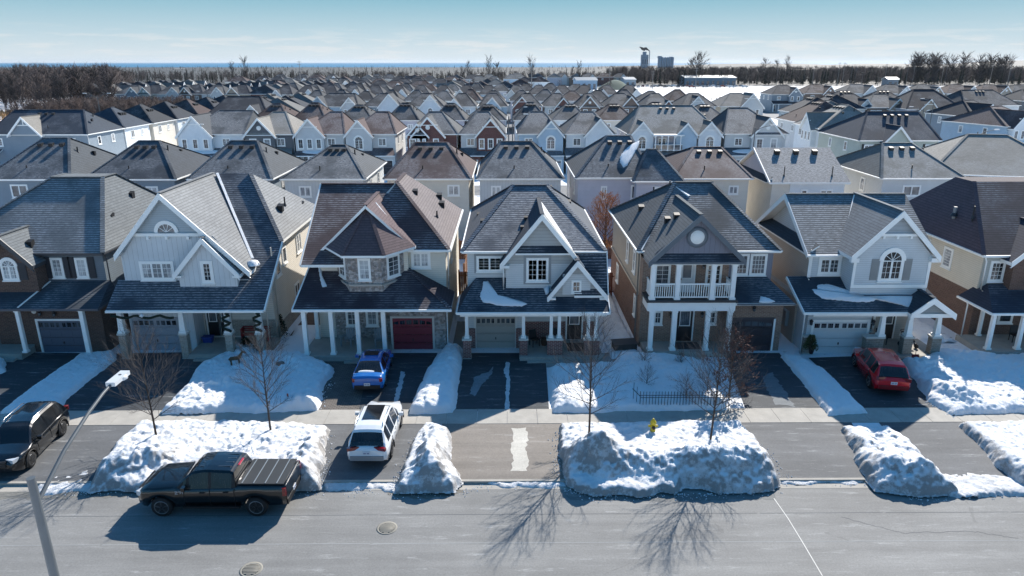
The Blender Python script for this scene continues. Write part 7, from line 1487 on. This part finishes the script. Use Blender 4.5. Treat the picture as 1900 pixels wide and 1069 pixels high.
for i, a in enumerate(TT):
    v, f = PB[i % 5]; me = bpy.data.meshes.new('bare_tree'); s_ = 1.15 + .3*(i % 3); me.from_pydata((v*[s_*.7, s_*.7, s_]).tolist(), [], f.tolist()); me.materials.append(b3); o = bpy.data.objects.new('bare_tree', me); COL.objects.link(o); Y = 540; o.location = (PX(a, Y, 8), Y, 0); tag(o, 'tall bare tree on the skyline, %s of twelve above the central tree line' % ORD[sorted(TT).index(a)], 'tree', GTT)
# dry grass in the field at left
me = []
q = MB(); gm = paint('8a6f4a', .95, var=.3); gm2 = paint('a5825a', .95, var=.3)
for i in range(5200):
    y = 205 + 60*rg.random()**.8; x = -150 - 150*rg.random() if y < 255 else -142 - 180*rg.random(); h = rg.uniform(.5, 1.3); a = rg.uniform(0, 3.1); w_ = .35
    q.poly([(x - w_*math.cos(a), y - w_*math.sin(a), 0), (x + w_*math.cos(a), y + w_*math.sin(a), 0), (x + rg.uniform(-.3, .3), y, h)], (gm, gm2)[i % 2])
tag(q.build('dry_grass'), 'strip of dry orange grass at the foot of the left woodland', 'grass', kind='stuff')
q = MB()
for i in range(900):
    x = 70 + 230*rg.random(); y = 262 + 120*rg.random(); h = rg.uniform(.3, .8); a = rg.uniform(0, 3.1); w_ = .5
    q.poly([(x - w_*math.cos(a), y - w_*math.sin(a), 0), (x + w_*math.cos(a), y + w_*math.sin(a), 0), (x, y, h)], gm)
tag(q.build('field_weeds'), 'sparse dry weeds on the snowy field', 'weeds', kind='stuff')

# ------------------------------------------------------------------ works, poles, plant
def low_hall(name, label, px0, px1, Y, h, col, roofc, bays=8, d=25):
    x0, x1 = PX(px0, Y, h), PX(px1, Y, h); t = thing(name, label, 'building', (x0, Y, 0), 0, 'low industrial buildings by the snowy field'); m = siding(col, True, ); L = x1 - x0
    q = MB(); q.box(0, L, 0, d, 0, h, m); q.build('wall', t); q = MB(); q.slab([(-.5, -.5, h + .05), (L + .5, -.5, h + .05), (L + .5, d/2, h + 1.6), (-.5, d/2, h + 1.6)], .3, paint(roofc), TR()); q.slab([(L + .5, d + .5, h + .05), (-.5, d + .5, h + .05), (-.5, d/2, h + 1.6), (L + .5, d/2, h + 1.6)], .3, paint(roofc), TR()); q.build('roof', t)
    for i in range(bays): q = MB(); a = L*(i + .25)/bays; q.box(a, a + L/bays*.5, -.06, 0, .1 if i % 3 else 0, h*.6, glass('mid' if i % 2 else 'dark')); q.build('window' if i % 3 else 'loading_door', t)
low_hall('warehouse', 'long low blue grey warehouse at the far edge of the snowy field', 1272, 1366, 556, 6, '6f8290', '4f5a62', 10); low_hall('warehouse', 'short light blue warehouse behind the centre right roofs', 1070, 1108, 480, 6, '9db4c6', '4f5a62', 4); low_hall('warehouse', 'white shed beside the parked cars at the field edge', 1160, 1180, 540, 5, 'c5cacd', '59646c', 2)
low_hall('barn', 'small blue roofed house before the dark woodland at right', 1648, 1668, 545, 5, '8c9298', '3f5a70', 2, 9)
q = MB(); x0, x1 = PX(1118, 470, 5), PX(1190, 470, 5); N = 24; V = []; F = []
for j in range(7):
    for i in range(N + 1): u = i/N; r_ = math.sin(math.pi*min(1, u*1.15))**1.0 if u < .87 else 0; V.append((x0 + (x1 - x0)*u, 470 + j*6, max(0, 6*r_*math.sin(math.pi*j/6)) - .02))
for j in range(6):
    for i in range(N): F.append((j*(N + 1) + i, j*(N + 1) + i + 1, (j + 1)*(N + 1) + i + 1, (j + 1)*(N + 1) + i))
q.mesh(V, F, paint('4a5a50', .95, var=.3), True); tag(q.build('grassy_mound'), kind='structure')
proto = None
for i in range(34):
    a = 1110 + 280*i/34; Y = 520 + (0, 9, 18)[i % 3] + rg.uniform(-2, 2); c_ = rg.choice(['d9dcde', '8e9498', '22252a', '7a1a20', 'd9dcde', '39465a'])
    t = thing('distant_parked_car', 'tiny %s car, %s from left of those parked before the far warehouses' % ({'d9dcde': 'white', '8e9498': 'grey', '22252a': 'black', '7a1a20': 'red', '39465a': 'blue'}[c_], ORD[i]), 'car', (PX(a, Y, 0), Y, 0), rg.choice((0, 1.57, .3)), 'cars parked before the far warehouses'); q = MB(); m = paint(c_, .3, .2, 1, 0)
    P_ = [(-2.2, .35), (-2.25, .85), (-1.9, 1.0), (-1.6, 1.45), (.3, 1.5), (1.0, 1.0), (2.1, .85), (2.25, .35)]
    for s_ in (-1, 1): q.poly([(x, s_*.85, z) for x, z in (P_ if s_ < 0 else P_[::-1])], m)
    for (xa, za), (xb, zb) in zip(P_, P_[1:]): q.poly([(xa, .85, za), (xa, -.85, za), (xb, -.85, zb), (xb, .85, zb)][::-1], glass('car') if (xa, xb) in ((-1.9, -1.6), (.3, 1.0)) else m)
    q.build('body', t)
    for xx in (-1.4, 1.4):
        for s_ in (-1, 1): q = MB(); q.lathe((xx, s_*.75, .33), [(.33, -.1), (.33, .1), (.02, .1)], paint('1b1b1c', .85, var=0), 8, Matrix.Rotation(R(90), 3, 'X')); q.build('wheel', t)
wp = paint('8a8580', .8, var=.2)
GP = 'utility poles along the far road'; tops = []
for i, (a, Y, h) in enumerate(((1440, 565, 14), (1507, 560, 13), (1553, 555, 17), (1562, 557, 17), (1598, 570, 10), (1640, 563, 16), (1692, 565, 15), (1745, 550, 17), (1835, 545, 17), (1868, 543, 16), (1210, 470, 12), (1290, 480, 14), (986, 330, 15), (560, 420, 18), (1130, 480, 15))):
    X_ = PX(a, Y, 0); t = thing('utility_pole', 'utility pole, %s from left of those rising beyond the houses' % ORD[sorted((1440, 1507, 1553, 1562, 1598, 1640, 1692, 1745, 1835, 1868, 1210, 1290, 986, 560, 1130)).index(a)], 'utility pole', (X_, Y, 0), 0, GP); q = MB(); q.tube([(0, 0, 0), (0, 0, h)], [.22, .13], wp, 6); q.build('pole', t)
    for z_ in (h - .8, h - 2.2): q = MB(); q.box(-1.3, 1.3, -.08, .08, z_, z_ + .16, wp); q.build('crossarm', t)
    if 540 <= Y <= 575: tops.append((X_, Y, h - .6))
tops.sort()
for i, (p, q_) in enumerate(zip(tops, tops[1:])):
    if q_[0] - p[0] < 6: continue
    q = MB(); q.tube([Vector(p).lerp(Vector(q_), k/8) - Vector((0, 0, 1.0*math.sin(math.pi*k/8))) for k in range(9)], .035, paint('2b2d30'), 3); tag(q.build('power_line'), 'power line span between utility poles, %s from left over the far road' % ORD[i], 'cable', 'power line spans over the far road')
for i, (a, h, ar) in enumerate(((1577, 13, (1,)), (1585, 13, (-1,)), (1490, 12, (-1,)), (1680, 13, (-1,)), (1752, 13, (-1, 1)), (1870, 14, (-1, 1)))): far_lamp('tall street lamp on the far road by the snowy field, %s of the six' % ORD[i], a, 568, h*1.15, ar, r=.2, grp='lamps on the far road')
for i, (a, s_) in enumerate(((1655, 1), (1628, -1))):
    t = thing('traffic_signal', ('traffic signal mast right of the far crossing', 'traffic signal mast left of the far crossing')[i], 'traffic light', (PX(a, 553, 0), 553, 0), 0); q = MB(); q.tube([(0, 0, 0), (0, 0, 6.5)], .15, gal, 6); q.build('pole', t); q = MB(); q.tube([(0, 0, 6.2), (-s_*7, 0, 6.4)], .1, gal, 5); q.build('arm', t); q = MB(); q.cbox((-s_*6.5, 0, 5.9), (.25, .2, .7), paint('9a8a2a')); q.build('signal_head', t)
# cement works with its plume
Yp = 2300; S_ = Yp/1300*1.02
t = thing('industrial_tower', 'distant grey industrial tower with a smoking stack on the horizon', 'tower', (PX(1198, Yp, 20), Yp, 0)); m = paint('95a2ae', .9)
q = MB(); q.box(-12, 8, 0, 20, 0, 40, m); q.box(-8, 2, 4, 16, 40, 49, m); q.box(-12.5, 8.5, -.5, 20.5, 30, 31, paint('66727c')); q.build('tower_block', t); q = MB(); q.tube([(12, 5, 0), (12, 5, 50)], [1.8, 1.3], m, 10); q.build('stack', t)
for k in range(3): q = MB(); q.box(-10 + k*7, -7 + k*7, -.3, 0, 12, 26, paint('4a5560')); q.build('window', t)
t = thing('silo_block', 'distant block of silos right of the smoking tower', 'silos', (PX(1237, Yp, 20), Yp, 0)); q = MB(); q.box(-24, 24, 8, 20, 0, 30, m); q.box(-26, -14, 6, 18, 30, 36, m); q.box(10, 20, 6, 18, 30, 34, m); q.build('building', t)
for k in range(6): q = MB(); q.lathe((-20 + k*8, 6, 0), [(3.8, 0), (3.8, 31), (2, 33), (.1, 33.4)], m, 12); q.build('silo', t)
sm = bpy.data.materials.new('plume'); sm.use_nodes = True; nt2 = sm.node_tree; nt2.nodes.clear(); ou = nt2.nodes.new('ShaderNodeOutputMaterial'); vo = nt2.nodes.new('ShaderNodeVolumePrincipled'); vo.inputs['Color'].default_value = (.8, .82, .85, 1); vo.inputs['Density'].default_value = .05; vo.inputs['Anisotropy'].default_value = .65; nt2.links.new(vo.outputs[0], ou.inputs['Volume'])
xs_ = PX(1206, Yp, 50); q = MB(); pts = []; 
for k in range(12): u = k/11; pts.append(Vector((xs_ - 34*u - 3*math.sin(u*6), Yp + 5, 51 + 11*u**.8 + 3*math.sin(u*7))))
q.tube(pts, [1.6, 2.6, 3.4, 4.2, 4.8, 4.6, 5.0, 4.4, 3.8, 3.2, 2.2, .8], sm, 12); q.v = [(x + 1.2*math.sin(z*.9 + x), y, z + 1.1*math.sin(x*.8)) for x, y, z in q.v]; o = q.build('smoke'); tag(o, 'pale smoke drifting left from the industrial stack', 'smoke', kind='stuff')
# far shore rise on the right
q = MB(); V = []; F = []; N = 60
for j in range(4):
    for i in range(N + 1): x = 300 + 3600*i/N; V.append((x, 2300 + j*350, max(0, (22 + 9*math.sin(i*.23) + 4*math.sin(i*.71))*min(1, i/22)*math.sin(math.pi*j/3*.98 + .05)) - .5))
for j in range(3):
    for i in range(N): F.append((j*(N + 1) + i, j*(N + 1) + i + 1, (j + 1)*(N + 1) + i + 1, (j + 1)*(N + 1) + i))
q.mesh(V, F, ground_mat(), True); tag(q.build('far_hills'), kind='structure')
# ------------------------------------------------------------------ haze
hz = bpy.data.materials.new('haze'); hz.use_nodes = True; nt3 = hz.node_tree; nt3.nodes.clear(); ou = nt3.nodes.new('ShaderNodeOutputMaterial'); vo = nt3.nodes.new('ShaderNodeVolumePrincipled'); vo.inputs['Color'].default_value = (.80, .88, .95, 1); vo.inputs['Density'].default_value = .00003; vo.inputs['Anisotropy'].default_value = .2; nt3.links.new(vo.outputs[0], ou.inputs['Volume'])
q = MB(); q.box(-30100, 30100, -70, 50100, -2, 95, hz); tag(q.build('haze'), 'thin pale winter haze over the estate and lake', 'haze', kind='stuff')
